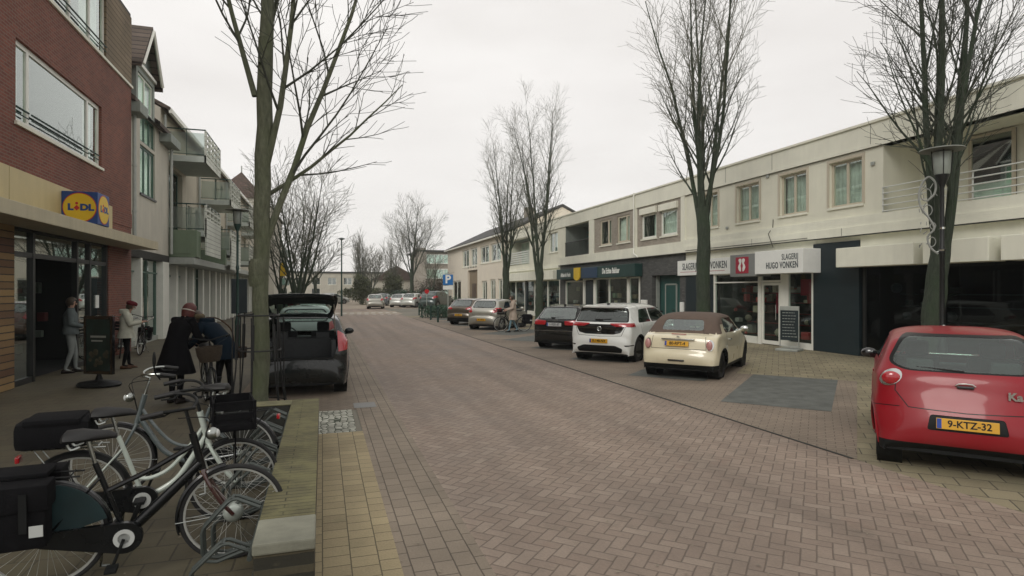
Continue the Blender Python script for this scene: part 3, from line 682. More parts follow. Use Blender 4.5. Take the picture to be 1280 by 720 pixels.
pb = MB(); pb.box(XR-.06, XR+.3, 36.41, 48.0, 6.02, 6.70); pb.box(XR-.11, XR+.34, 36.42, 48.0, 6.70, 6.77); pb.box(XR-.10, XR+.2, 36.41, 48.0, 3.40, 3.60); pb.build('parapet', M['cream2'], C_)
shell(C_, XR+.25, XR+9, 36.41, 47.94, 6.5, M['cream'], 'rear_wall')
aw = MB(); aw.cbox(XR-.5, XR-.02, 36.5, 47.9, 2.62, 3.25, .03); aw.build('awning_box', M['cream2'], C_)
MB().box(XR+.02, XR+.25, 36.4, 47.95, 2.55, 3.53).build('shop_lintel', M['cream2'], C_)
wf = MB()
for y in (36.4, 38.6, 41.0, 41.3, 43.5, 45.8, 47.85): wf.box(XR-.01, XR+.09, y, y+.12, 0, 2.6)
wf.box(XR-.0, XR+.08, 36.4, 47.95, 0, .35); wf.build('shopfront_frame', M['white_frame'], C_)
MB().box(XR-.03, XR+.1, 43.0, 43.4, 0, 2.6).build('dark_pier', M['navy'], C_)
g_ = MB(); g_.quad((XR+.04, 36.4, .3), (XR+.04, 47.95, .3), (XR+.04, 47.95, 2.56), (XR+.04, 36.4, 2.56)); g_.build('shop_window', M['glass_shop'], C_, fix=False)
shop_room(C_, 36.5, 47.8)
shop_goods(C_, XR, -1, 36.7, 47.5, 31, [(.05, .12, .13), (.35, .3, .25), (.3, .3, .28), (.04, .05, .05), (.3, .05, .04)], 90, depth=(.3, 1.5))
# ---- D: long pale house with grey tiled roof ----
Dh = thing('brick_house', 'long pale two-storey building with grey tiled roof and brown recessed doorway', 'building')
up = [(53.9, 57.2, 4.5, 6.2), (58.4, 61.2, 4.4, 6.3), (61.9, 65.1, 4.4, 6.3), (50.0, 53.4, 4.5, 6.2)]
dn = [(48.9, 50.9, .1, 2.9), (51.7, 53.6, .1, 2.9), (54.6, 56.6, .1, 2.8), (58.3, 62.5, .0, 4.0), (65.8, 70.4, .1, 3.0)]
facade(Dh, XR-.02, -1, 48.0, 73.2, 0, 6.8, up+dn, M['plaster_d'], thick=.3)
for w_ in up: window(Dh, XR-.02, -1, *w_, divs=(.5,), curtain=[(0, .4, 'curtain')], fr=.14)
for i, w_ in enumerate(dn):
    if i == 3: continue
    window(Dh, XR-.02, -1, *w_, divs=(.5,), fr=.14, sill=False, rm='room')
d_ = MB(); d_.box(XR+.2, XR+.3, 58.3, 62.5, 0, 4.0); d_.build('doorway_lining', mat('brown_doorway', (.23, .18, .12), .8), Dh)
MB().box(XR+.15, XR+.2, 59.6, 61.2, 0, 2.6).build('door', mat('brown_door', (.10, .07, .05), .6), Dh)
lt = MB()
for y in (58.6, 59.7, 60.8, 61.9): lt.box(XR-.05, XR-.02, y, y+.5, 4.25, 4.42)
lt.build('wall_ornament', M['black_frame'], Dh)
ro = MB()
ro.prism([(XR-.35, 6.75), (XR-.35, 6.9), (20, 9.45), (25.2, 6.9), (25.2, 6.75), (20, 9.25)], 'y', 47.9, 73.4); ro.build('roof', M['rooftile'], Dh)
ch = MB(); ch.box(19.4, 20.3, 56, 56.7, 9, 10.2); ch.build('chimney', M['buffbrick'], Dh)
gt = MB(); gt.box(XR-.47, XR-.33, 47.9, 73.4, 6.66, 6.8); gt.build('gutter', M['white_frame'], Dh)
mb = MB()
for y in (48.02, 73.18): mb.add([(XR, y, 0), (25, y, 0), (25, y, 6.8), (20, y, 9.2), (XR, y, 6.8)], [(0, 1, 2, 3, 4)])
mb.quad((25, 48, 0), (25, 73.2, 0), (25, 73.2, 6.8), (25, 48, 6.8)); mb.build('end_wall', M['plaster_d'], Dh, fix=False)
# ================= left-hand row =================
# ---- L1: red brick supermarket ----
XL = -5.8
L1 = thing('brick_building', 'red brick building with sand coloured fascia and canopy over a dark supermarket entrance', 'building')
wl = [(14.2, 19.0, 5.30, 6.98)]
facade(L1, XL, 1, 6.0, 21.66, 4.35, 8.35, wl+[(8.0, 12.6, 5.3, 6.98)], M['redbrick'])
def bigwin(a, b_, z0, z1, nm='window'):
    f = window(L1, XL, 1, a, b_, z0, z1, divs=(.14, .83), fm='white_frame', fr=.10, setback=.07, curtain=[(.02, .13, 'curtain'), (.85, .97, 'curtain')])
    rb = MB(); y_ = [a+(b_-a)*q for q in (.02, .13, .16, .82, .85, .98)]
    for i in (0, 2, 4): rb.tube([(XL-.03, y_[i], z0+.32), (XL-.03, y_[i+1], z0+.32)], .022, 6); rb.tube([(XL-.03, y_[i], z0+.20), (XL-.03, y_[i+1], z0+.20)], .015, 6)
    rb.build('safety_rail', M['green_metal'], f); return f
bigwin(14.2, 19.0, 5.30, 6.98); bigwin(8.0, 12.6, 5.3, 6.98)
MB().box(XL-.2, XL+.05, 6, 21.70, 8.352, 8.43).build('sill_band', M['cream2'], L1)
MB().box(XL-.25, XL+.02, 4, 21.66, 3.9, 4.348).build('brick_course', M['redbrick'], L1)
facade(L1, XL+.01, 1, 6, 21.66, 8.43, 10.6, [(10.2, 19.35, 8.44, 10.3)], M['wood'], name='timber_wall')
f = window(L1, XL+.01, 1, 10.2, 19.35, 8.45, 10.3, divs=(.25, .5, .74, .88), fm='white_frame', fr=.10, setback=.06, sill=False, curtain=[(.85, .99, 'curtain')])
rb = MB(); rb.tube([(XL+.02, 10.2, 8.75), (XL+.02, 19.3, 8.75)], .022, 6); rb.tube([(XL+.02, 10.2, 8.62), (XL+.02, 19.3, 8.62)], .015, 6); rb.build('safety_rail', M['green_metal'], f)
cv = MB(); cv.box(XL-1, XL+1.1, 4, 19.6, 10.62, 10.85); cv.build('eaves', M['sandtop'], L1)
MB().box(XL-8, XL+.0, 4, 21.6, 10.6, 10.7).build('flat_roof', M['roof_flat'], L1)
mb = MB(); mb.quad((XL, 21.66, 0), (XL-9, 21.66, 0), (XL-9, 21.66, 10.6), (XL, 21.66, 10.6)); mb.quad((XL-9, 4, 0), (XL-9, 21.66, 0), (XL-9, 21.66, 10.6), (XL-9, 4, 10.6)); mb.quad((XL, 4, 3.9), (XL-9, 4, 3.9), (XL-9, 4, 10.6), (XL, 4, 10.6)); mb.build('end_wall', M['redbrick_xz'], L1, fix=False)
# canopy and fascia
cp = MB(); cp.cbox(XL-.2, -5.0, 4.0, 21.5, 3.21, 3.47, .012); cp.build('canopy', M['sandtop'], L1)
fc = MB()
for a, b_ in ((4.0, 7.0), (7.01, 10.0), (10.01, 13.7), (13.72, 19.55)): fc.cbox(XL+.0, XL+.10, a, b_, 3.45, 4.32, .008)
fc.build('fascia', M['sand'], L1)
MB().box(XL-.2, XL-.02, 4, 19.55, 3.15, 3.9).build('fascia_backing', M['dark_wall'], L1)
br = MB(); br.box(XL-.3, XL, 19.55, 21.66, 0, 4.346); br.build('corner_pier', M['redbrick'], L1)
wp = MB(); wp.box(XL-.4, XL+.02, 8.0, 14.1, 0, 3.36); wp.build('timber_pier', M['wood_strip'], L1)
ef = MB()
for y in (14.1, 15.0, 17.35, 18.2, 19.45): ef.box(XL-.14, XL-.02, y, y+.10, 0, 3.36)
for a, b_, c, e in ((14.2, 15.0, 0, .12), (17.45, 19.45, 0, .12), (14.2, 19.45, 2.62, 2.72), (14.2, 19.45, 3.28, 3.36), (17.45, 19.45, .75, .80)): ef.box(XL-.13, XL-.03, a, b_, c, e)
ef.build('entrance_frame', M['black_frame'], L1)
g_ = MB()
for (a, b_, c, e) in ((14.2, 15.0, .12, 2.62), (17.45, 19.45, .12, 2.62), (14.2, 19.45, 2.72, 3.28)): g_.quad((XL-.08, a, c), (XL-.08, b_, c), (XL-.08, b_, e), (XL-.08, a, e))
g_.build('entrance_glass', M['glass'], L1, fix=False)
nt_ = MB(); nt_.box(XL-.07, XL-.06, 18.75, 19.0, 1.45, 1.8); nt_.build('paper_notice', M['signwhite'], L1)
nt_ = MB(); nt_.box(XL-.07, XL-.06, 18.3, 18.42, 1.1, 1.45); nt_.build('yellow_sticker', M['yellow'], L1)
shop_room(L1, 14.1, 19.5, X=XL, side=1, depth=5, m='room_dark', z1=3.35)
shop_goods(L1, XL, 1, 17.5, 19.4, 41, [(.03, .04, .04), (.1, .12, .1), (.12, .03, .03)], 20, depth=(1.2, 2.2))
# supermarket light box
LS = thing('shop_sign', 'blue supermarket light box with a yellow disc on the sand fascia', 'sign', (-5.35, 16.45, 4.0))
bx0, bx1, by0, by1, bz0, bz1 = -5.70, -4.98, 16.07, 16.85, 3.475, 4.22
put(MB().cbox(bx0, bx1, by0, by1, bz0, bz1, .015).build('sign_box', M['blue'], LS), LS)
zc = (bz0+bz1)/2; xc = (bx0+bx1)/2; yc = (by0+by1)/2
def disc(mb, axis, c, r0, r1, d0, d1, n=40): mb.prism([(c+r0*cos(2*pi*i/n), zc+r1*sin(2*pi*i/n)) for i in range(n)], axis, d0, d1)
for ax_, c_, hw, d0, sg, R3 in (('y', xc, .36, by0, -1, ((1, 0, 0), (0, -1, 0))), ('x', yc, .385, bx1, 1, ((0, 1, 0), (1, 0, 0)))):
    d_ = MB(); disc(d_, ax_, c_, hw*.94, .345, d0, d0+sg*.004); put(d_.build('disc_rim', M['red'], LS), LS)
    d_ = MB(); disc(d_, ax_, c_, hw*.90, .325, d0+sg*.004, d0+sg*.008); put(d_.build('disc', M['yellow'], LS), LS)
    P3 = lambda u: ((c_+u, d0+sg*.009, zc+.0) if ax_ == 'y' else (d0+sg*.009, c_+u, zc+.0))
    for tx, u in (('L', -.18), ('DL', .145)):
        t = text_mb(tx, .20, .003, .012, squeeze=1.1); put(orient(t, P3(u), R3[0], (0, 0, 1), R3[1]).build('lettering', M['blue'], LS), LS)
    d_ = MB(); u0 = c_-.055
    d_.prism([(u0, zc-.075), (u0+.06, zc-.01), (u0, zc+.055), (u0-.06, zc-.01)], ax_, d0+sg*.008, d0+sg*.013); d_.prism([(u0+.03*cos(2*pi*i/12), zc+.095+.03*sin(2*pi*i/12)) for i in range(12)], ax_, d0+sg*.008, d0+sg*.013); put(d_.build('red_letter', M['red'], LS), LS)

# ---- L2: gabled plaster building with tall green windows ----
L2 = thing('gabled_building', 'grey plaster building with tall green windows under a small tiled gable beside the brick building', 'building')
XG = -6.0
tall = [(23.4, 25.3, 5.3, 7.0), (23.4, 25.3, 7.12, 8.1)]
facade(L2, XG, 1, 21.7, 27.4, 3.3, 8.1, tall, M['plaster_l'])
window(L2, XG, 1, *tall[0], divs=(.36, .7), fm='green_frame', gm='glass_green', setback=.05, curtain=[(0, 1, 'curtain_g')])
window(L2, XG, 1, *tall[1], divs=(.36, .7), fm='green_frame', gm='glass_green', setback=.05, sill=False, curtain=[(0, 1, 'curtain_g')])
# dormer above
dm = MB(); ya, yb, zt, zp = 22.5, 24.75, 9.55, 11.0
hole = [(ya+.2, yb-.2, 8.15, 9.3)]
facade(L2, XG+.12, 1, ya, yb, 8.1, zt, hole, M['plaster_g'], name='dormer_wall')
window(L2, XG+.12, 1, *hole[0], divs=(.5,), fm='white_frame', gm='glass_green', setback=.05, sill=False, curtain=[(0, 1, 'curtain_g')])
dm.add([(XG+.11, ya, zt), (XG+.11, yb, zt), (XG+.11, (ya+yb)/2, zp)], [(0, 1, 2)]); dm.build('gable_glass', M['glass_green'], L2)
d_ = MB(); d_.quad((XG+.12, ya, 8.1), (-8.5, ya, 8.1), (-8.5, ya, zt), (XG+.12, ya, zt)); d_.quad((XG+.12, yb, 8.1), (-8.5, yb, 8.1), (-8.5, yb, zt), (XG+.12, yb, zt)); d_.quad((XG-.1, ya, 8.1), (XG-.1, yb, 8.1), (XG-.1, (ya+yb)/2, zp), (XG-.1, ya, zt)); d_.build('dormer_cheek', M['plaster_g'], L2, fix=False)
rf = MB(); ym = (ya+yb)/2
rf.prism([(ya-.25, zt-.25), (ya-.25, zt-.1), (ym, zp+.16), (yb+.25, zt-.1), (yb+.25, zt-.25), (ym, zp)], 'x', XG+.34, -9.5); rf.build('dormer_roof', M['rooftile_b'], L2)
bb = MB()
for s_, (a, z0, b_, z1) in enumerate(((ya-.1, zt-.12, ym, zp+.02), (yb+.1, zt-.12, ym, zp+.02))): bb.tube([(XG+.36, a, z0), (XG+.36, b_, z1)], .055, 4)
bb.box(XG+.10, XG+.2, ya, yb, zt-.07, zt+.04); bb.build('bargeboard', M['white_frame'], L2)
rf = MB(); rf.prism([(XG+.3, 8.0), (XG+.3, 8.15), (-10.4, 11.6), (-10.4, 11.4)], 'y', 21.72, 22.5); rf.prism([(XG+.3, 8.0), (XG+.3, 8.15), (-10.4, 11.6), (-10.4, 11.4)], 'y', 24.75, 27.4); rf.build('roof', M['rooftile_b'], L2)
for (a, b_) in ((21.8, 22.7), (25.9, 27.5)):
    q = MB(); q.cbox(XG-.05, XG+.42, a, b_, 7.68, 8.02, .02); q.build('gutter_box', M['plaster_g'], L2)
for y in (22.3, 27.3):
    q = MB(); q.tube([(XG+.12, y, 7.7), (XG+.12, y, 3.4)], .06, 8); q.build('downpipe', M['zinc'], L2)
    for z in (4.5, 6.0): q = MB(); q.lathe([(.075, z), (.075, z+.05)], (XG+.12, y, 0), sides=8); q.build('pipe_bracket', M['zinc'], L2)
mb = MB(); mb.quad((XG, 21.7, 3.3), (-13, 21.7, 3.3), (-13, 21.7, 8), (XG, 21.7, 8)); mb.quad((XG, 27.4, 3.3), (-13, 27.4, 3.3), (-13, 27.4, 9.5), (XG, 27.4, 8)); mb.build('side_wall', M['plaster_l'], L2, fix=False)
# ground floor glazing
XS = -6.25
def shop_bays(parent, piers, y0, y1, X, ztop, seed):
    pm = MB()
    for a, b_ in piers: pm.cbox(X-.05, X+.28, a, b_, 0, ztop, .01)
    pm.build('pilaster', M['white_frame'], parent)
    g_ = MB(); g_.quad((X+.02, y0, .18), (X+.02, y1, .18), (X+.02, y1, ztop), (X+.02, y0, ztop)); g_.build('shop_window', M['glass'], parent, fix=False)
    MB().box(X-.03, X+.10, y0, y1, 0, .18).build('plinth', M['zinc'], parent)
    fr_ = MB(); y = y0+.7
    while y < y1: fr_.box(X, X+.07, y, y+.05, .18, ztop); y += 1.25
    fr_.box(X, X+.07, y0, y1, ztop-.5, ztop-.44); fr_.build('shopfront_frame', M['green_frame'], parent)
    shop_room(parent, y0+.05, y1-.05, X=X, side=1, depth=3, m='room', z1=ztop)
    shop_goods(parent, X, 1, y0+.3, y1-.3, seed, [(.2, .2, .18), (.3, .04, .05), (.05, .09, .08), (.25, .22, .15), (.03, .04, .04)], 50)
shop_bays(L2, ((21.8, 22.1), (23.4, 23.6), (26.4, 27.35)), 21.75, 27.38, XS, 3.05, 51)
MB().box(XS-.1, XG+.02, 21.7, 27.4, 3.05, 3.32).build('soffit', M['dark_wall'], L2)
rd = MB(); rd.box(XS-.6, XS-.55, 28.6, 29.6, 1.2, 1.7)

# ---- L3: terrace with balconies ----
L3 = thing('apartment_building', 'cream apartment terrace with stacked grey glass balconies over a row of white shop pilasters', 'building')
X3 = -6.3
wn = []
for y in (32.6, 34.4, 40.2, 42.4, 49.5, 51.5, 54.5, 57): wn += [(y, y+.9, 4.6, 6.1)]
for y in (28.2, 40.2, 42.4, 49.5, 54.5): wn += [(y, y+.9, 7.4, 8.8)] if y > 30 else []
facade(L3, X3, 1, 27.42, 60, 3.3, 9.4, wn+[(28.0, 31.4, 4.5, 7.3)], M['plaster_y'])
for w_ in wn: window(L3, X3, 1, *w_, divs=(), fm='green_frame', gm='glass_green', curtain=[(0, 1, 'curtain_g')], rdepth=.8)
window(L3, X3-.1, 1, 28.0, 31.4, 4.5, 7.3, divs=(.33, .66), fm='green_frame', gm='glass_dark', sill=False, rm='room_dark', rdepth=.8)
shop_bays(L3, [(a, a+.38) for a in (28.6, 30.4, 32.0, 34.5, 36.4, 38.4, 40.0, 42.1, 43.8, 45.5, 47.5, 49.5, 51.5, 53.5, 55.5, 57.5, 59.5)], 27.45, 59.9, XS, 3.0, 53)
MB().cbox(X3-.1, -5.05, 27.42, 60, 3.0, 3.28, .02).build('shop_canopy', M['zinc'], L3)
rf = MB(); rf.prism([(X3+.35, 9.3), (X3+.35, 9.45), (-11.5, 12.4), (-16.6, 9.45), (-16.6, 9.3), (-11.5, 12.2)], 'y', 27.42, 60); rf.build('roof', M['rooftile_b'], L3)
MB().box(X3+.3, X3+.42, 27.42, 60, 9.2, 9.38).build('gutter', M['white_frame'], L3)
mb = MB()
for y in (27.43, 59.99): mb.add([(X3, y, 3.3), (-16.3, y, 3.3), (-16.3, y, 9.4), (-11.5, y, 12.2), (X3, y, 9.4)], [(0, 1, 2, 3, 4)])
mb.build('end_wall', M['plaster_l'], L3, fix=False)
def balcony(y0, y1, z, xo=-4.8, slats=False, green=False):
    s = MB(); s.cbox(X3+.02, xo, y0, y1, z-.26, z, .01); bal = s.build('balcony', M['balcony_grey'], L3)
    s = MB()
    for y in (y0+.04, y1-.04): s.quad((X3+.05, y, z+.10), (xo-.06, y, z+.10), (xo-.06, y, z+1.0), (X3+.05, y, z+1.0))
    s.build('glass_panel', M['frost'], bal, fix=False)
    s = MB()
    for y in (y0+.04, y1-.04): s.tube([(X3, y, z+1.14), (xo-.03, y, z+1.14)], .03, 6); s.tube([(X3, y, z+.08), (xo-.03, y, z+.08)], .018, 6)
    for x in (X3+.75,): s.tube([(x, y0+.04, z), (x, y0+.04, z+1.14)], .015, 6)
    s.tube([(xo-.03, y0, z+1.14), (xo-.03, y1, z+1.14)], .03, 6); s.build('handrail', M['green_metal'], bal)
    s = MB(); n = 12
    if slats:
        s.box(xo-.02, xo+.04, y0-.02, y1+.02, z-1.05, z+.55)
    else: s.box(xo-.05, xo+.02, y0-.02, y1+.02, z-.28, z+.05)
    for i in range(5):
        y = y0+(y1-y0-.1)*i/4; s.box(xo-.05, xo+.035, y-.02, y+.12, z-.28, z+1.1)
    for i in range(4): s.box(xo-.03, xo+.02, y0, y1, z+.12+i*.25, z+.2+i*.25)
    s.build('slat_screen', M['slat_white'], bal)
    return bal
balcony(28.4, 32.1, 7.7); balcony(28.4, 32.1, 4.5, slats=True)
balcony(35.7, 39.5, 6.85); balcony(35.7, 39.5, 4.1, slats=True)
balcony(44.6, 48.2, 6.6); balcony(44.6, 48.2, 3.9)
balcony(52.6, 56.2, 6.6)
gp = MB(); gp.cbox(X3+.03, -4.98, 27.5, 28.35, 3.3, 4.42, .015); gp.build('green_fascia_box', M['greenpanel'], L3)
gp = MB(); gp.box(X3+.05, -5.2, 27.47, 27.50, 3.45, 4.25); gp.build('recessed_panel', M['greenpanel'], L3)
gp = MB(); gp.cbox(X3+.03, -5.0, 35.2, 35.66, 3.3, 4.1, .015); gp.build('green_fascia_box', M['greenpanel'], L3)
for y in (27.7, 34.9, 44.2):
    q = MB(); q.tube([(X3+.1, y, 9.2), (X3+.1, y, 3.3)], .055, 8); q.build('downpipe', M['zinc'], L3)
# ---- L4: gable-ended house at the far end ----
L4 = thing('gable_house', 'tall grey plastered house with a brown tiled hipped gable behind the balconies', 'building')
mb = MB(); y = 65
mb.add([(-10.4, y, 0), (-4.7, y, 0), (-4.7, y, 9.9), (-5.9, y, 11.3), (-10.2, y, 11.3), (-10.4, y, 11.3)], [(0, 1, 2, 3, 4, 5)])
mb.quad((-4.7, y, 0), (-4.7, 77, 0), (-4.7, 77, 9.9), (-4.7, y, 9.9)); mb.quad((-10.4, y, 0), (-10.4, 77, 0), (-10.4, 77, 11), (-10.4, y, 11)); mb.quad((-10.4, 77, 0), (-4.7, 77, 0), (-4.7, 77, 9.9), (-10.4, 77, 9.9))
mb.build('wall', M['plaster_l'], L4, fix=False)
mb = MB(); mb.add([(-10.7, y-.15, 11.2), (-5.6, y-.15, 11.2), (-8.0, y+2.2, 14.2), (-8.0, 75, 14.2), (-10.7, 77, 11.2), (-4.4, 77, 9.8), (-4.4, y-.15, 9.8)], [(0, 1, 2), (0, 2, 3, 4), (1, 6, 5, 3, 2), (3, 5, 4)])
mb.build('roof', M['rooftile_x'], L4, fix=False)
MB().tube([(-8.0, y+2.2, 14.1), (-8.0, y+2.2, 14.8)], .07, 6).build('finial', M['zinc'], L4)
window(L4, -4.7, 1, 67, 68.2, 5, 6.5); window(L4, -4.7, 1, 71, 72.2, 5, 6.5)
for (zz, h) in ((6.2, 2.2), (2.8, 1.4)):
    q = MB(); q.box(-9.2, -7.6, y-.03, y+.02, zz, zz+h); q.build('window', M['green_frame'], L4)
# ---- L5: block with green balconies further on ----
L5 = thing('apartment_building', 'distant low block with dark green balcony fronts seen between trunk and tree crown', 'building')
MB().box(-14, -5.6, 88, 99, 0, 8.2).build('wall', M['plaster_l'], L5)
for z in (2.6, 4.7, 6.8):
    q = MB(); q.box(-7.6, -4.9, 87.0, 98, z, z+.9); q.build('balcony', M['green_frame'], L5)
    q = MB(); q.box(-7.4, -5.2, 87.9, 88.02, z+.95, z+1.9); q.build('window', M['glass_dark'], L5)
# ---- far buildings closing the street ----
FB = thing('long_building', 'long low grey building closing the far end of the street', 'building')
facade(FB, 0, 1, 0, 26, 0, 5.2, [(a, a+1.6, 2.9, 4.3) for a in (1, 4, 7, 10, 13, 16, 19, 22)]+[(a, a+1.6, .8, 2.2) for a in (1, 4, 7, 13, 16, 19, 22)], M['plaster_l'])
for a in (1, 4, 7, 10, 13, 16, 19, 22): window(FB, 0, 1, a, a+1.6, 2.9, 4.3, rdepth=.5)
for a in (1, 4, 7, 13, 16, 19, 22): window(FB, 0, 1, a, a+1.6, .8, 2.2, rdepth=.5)
shell(FB, -.3, -9, 0, 26, 5.2, M['plaster_g'], 'rear_wall'); MB().box(-9.2, .2, -.2, 26.2, 5.2, 5.5).build('roof', M['roof_flat'], FB)
FB.location = (12, 122, 0); FB.rotation_euler = (0, 0, radians(90)); FB.location = (16.5, 122, 0)
FB.rotation_euler = (0, 0, radians(-90)); FB.location = (-9, 122, 0)
AP = thing('apartment_building', 'three-storey flat-roofed apartment block with wide window bands behind the parking sign', 'building', (16.5, 104, 0))
mb = MB(); mb.box(0, 15, 0, 12, 0, 8.6); mb.box(-.5, .8, -.6, 1, 0, 9.3); mb.build('wall', M['buffbrick'], AP)
for z in (1.0, 4.0, 6.6):
    q = MB(); q.box(.9, 14.5, -.12, -.02, z, z+1.5); w_ = q.build('window', M['glass'], AP)
    q = MB()
    for i in range(10): q.box(.9+i*1.5, 1.0+i*1.5, -.17, -.12, z, z+1.5)
    q.box(.8, 14.6, -.2, -.12, z-.12, z); q.box(.8, 14.6, -.2, -.12, z+1.5, z+1.65); q.build('frame', M['white_frame'], w_)
    q = MB(); q.box(.9, 14.5, -.018, -.01, z, z+1.5); q.build('blind', M['curtain'], w_)
MB().box(-.6, 15.4, -.7, 12.3, 8.6, 8.9).build('roof', M['roof_flat'], AP)
HB = thing('brick_house', 'distant house with a dark pitched roof between the bare tree and the apartment block', 'building', (9.5, 118, 0))
MB().box(0, 9, 0, 9, 0, 4).build('wall', M['plaster_l'], HB)
MB().prism([(-.5, 3.8), (4.5, 6.6), (9.5, 3.8)], 'y', -.4, 9.4).build('roof', M['rooftile_x'], HB)
# ================= cars =================
def paint(name, col, metal=.35, rough=.32, coat=1.0):
    if name in MATS: return MATS[name]
    m, n, b = base_mat(name); geo = n.new('ShaderNodeNewGeometry'); pos = geo.outputs['Position']
    f = n.noise(pos, 3, 4); fl = n.noise(pos, 900, 1)
    _, _, z = n.sep(pos)
    grime = n.m('MULTIPLY', n.m('SUBTRACT', 1.0, n.m('MINIMUM', n.m('DIVIDE', z, .75), 1.0)), n.m('ADD', f, .15))
    c = n.mix(n.ramp(f, [(.3, (0, 0, 0)), (.8, (.03,)*3)]), tuple(col), (.28, .25, .2))
    c = n.mix(n.m('MULTIPLY', grime, .18), c, (.10, .085, .07))
    n.put(b.inputs['Base Color'], c); b.inputs['Metallic'].default_value = metal
    n.nt.links.new(n.ramp(f, [(.3, (rough-.05,)*3), (.8, (rough+.12,)*3)]), b.inputs['Roughness'])
    b.inputs['Specular IOR Level'].default_value = .35; b.inputs['Coat Weight'].default_value = coat; b.inputs['Coat Roughness'].default_value = .06
    MATS[name] = m; return m
M['tyre'] = mat('tyre_rubber', (.018, .018, .018), .85, var=.3, scale=20, bump=.3)
M['gap'] = mat('panel_gap', (.005, .005, .005), .4, var=0, spec=.3)
M['plastic'] = mat('black_plastic', (.007, .008, .008), .6, spec=.25, var=.15, scale=8)
M['gloss_black'] = mat('gloss_black', (.008, .008, .009), .12, var=0, coat=1)
M['alloy'] = mat('alloy_rim', (.30, .31, .31), .35, metal=.8, var=.1)
M['dark_alloy'] = mat('dark_alloy_rim', (.05, .052, .055), .35, metal=.7, var=.1)
M['taillight'] = mat('tail_light_red', (.36, .008, .014), .15, var=.2, scale=60, coat=1)
M['taillight_pale'] = mat('tail_light_clear', (.45, .22, .20), .2, var=.2, scale=60, coat=1)
M['car_glass'] = glass('car_glass', (.62, .76, .70), .13, rough=.05)
M['car_glass_mid'] = glass('car_glass_mid', (.62, .80, .72), .05, rough=.05)
M['car_glass_dark'] = glass('tinted_car_glass', (.12, .16, .15), .05, rough=.04)
M['seat'] = mat('seat_fabric', (.035, .038, .040), .9, var=.2, scale=20)
M['plate_y'] = mat('plate_yellow', (.62, .33, .02), .4, var=.05)
M['plate_w'] = mat('plate_white', (.55, .56, .55), .4, var=.05)
M['plate_b'] = mat('plate_blue', (.01, .05, .3), .4, var=0)
M['fabric_brown'] = mat('soft_top_fabric', (.105, .075, .058), .95, var=.12, scale=8, bump=.3)

def catmull(pts, per=8):
    out = []
    n = len(pts)
    for i in range(n-1):
        p0, p1, p2, p3 = pts[max(i-1, 0)], pts[i], pts[i+1], pts[min(i+2, n-1)]
        for k in range(per):
            t = k/per; t2, t3 = t*t, t*t*t
            out.append(tuple(.5*((2*p1[j])+(-p0[j]+p2[j])*t+(2*p0[j]-5*p1[j]+4*p2[j]-p3[j])*t2+(-p0[j]+3*p1[j]-3*p2[j]+p3[j])*t3) for j in range(len(p1))))
    out.append(tuple(pts[-1])); return out
def lerp_tab(tab, x):
    if x <= tab[0][0]: return tab[0][1]
    for i in range(len(tab)-1):
        if x <= tab[i+1][0]:
            t = (x-tab[i][0])/(tab[i+1][0]-tab[i][0]); t = t*t*(3-2*t); return tab[i][1]*(1-t)+tab[i+1][1]*t
    return tab[-1][1]
def roundpoly(pts, r, n=3):
    out = []; m = len(pts)
    for i in range(m):
        p = Vector(pts[i]); a = Vector(pts[i-1]); b = Vector(pts[(i+1) % m])
        rr_ = min(r, (a-p).length*.45, (b-p).length*.45); u = p+(a-p).normalized()*rr_; v = p+(b-p).normalized()*rr_
        for k in range(n+1):
            t = k/n; q = u*(1-t)**2+p*2*t*(1-t)+v*t*t; out.append((q.x, q.y))
    return out
def grown(poly, d=.035):
    cx = sum(p[0] for p in poly)/len(poly); cz = sum(p[1] for p in poly)/len(poly); hx = max(abs(p[0]-cx) for p in poly); hz = max(abs(p[1]-cz) for p in poly)
    return [(cx+(p[0]-cx)*(1+d/hx), cz+(p[1]-cz)*(1+d*.75/hz)) for p in poly]
def inside(p, poly):
    x, y = p; c = False; n = len(poly); j = n-1
    for i in range(n):
        xi, yi = poly[i]; xj, yj = poly[j]
        if (yi > y) != (yj > y) and x < (xj-xi)*(y-yi)/(yj-yi)+xi: c = not c
        j = i
    return c
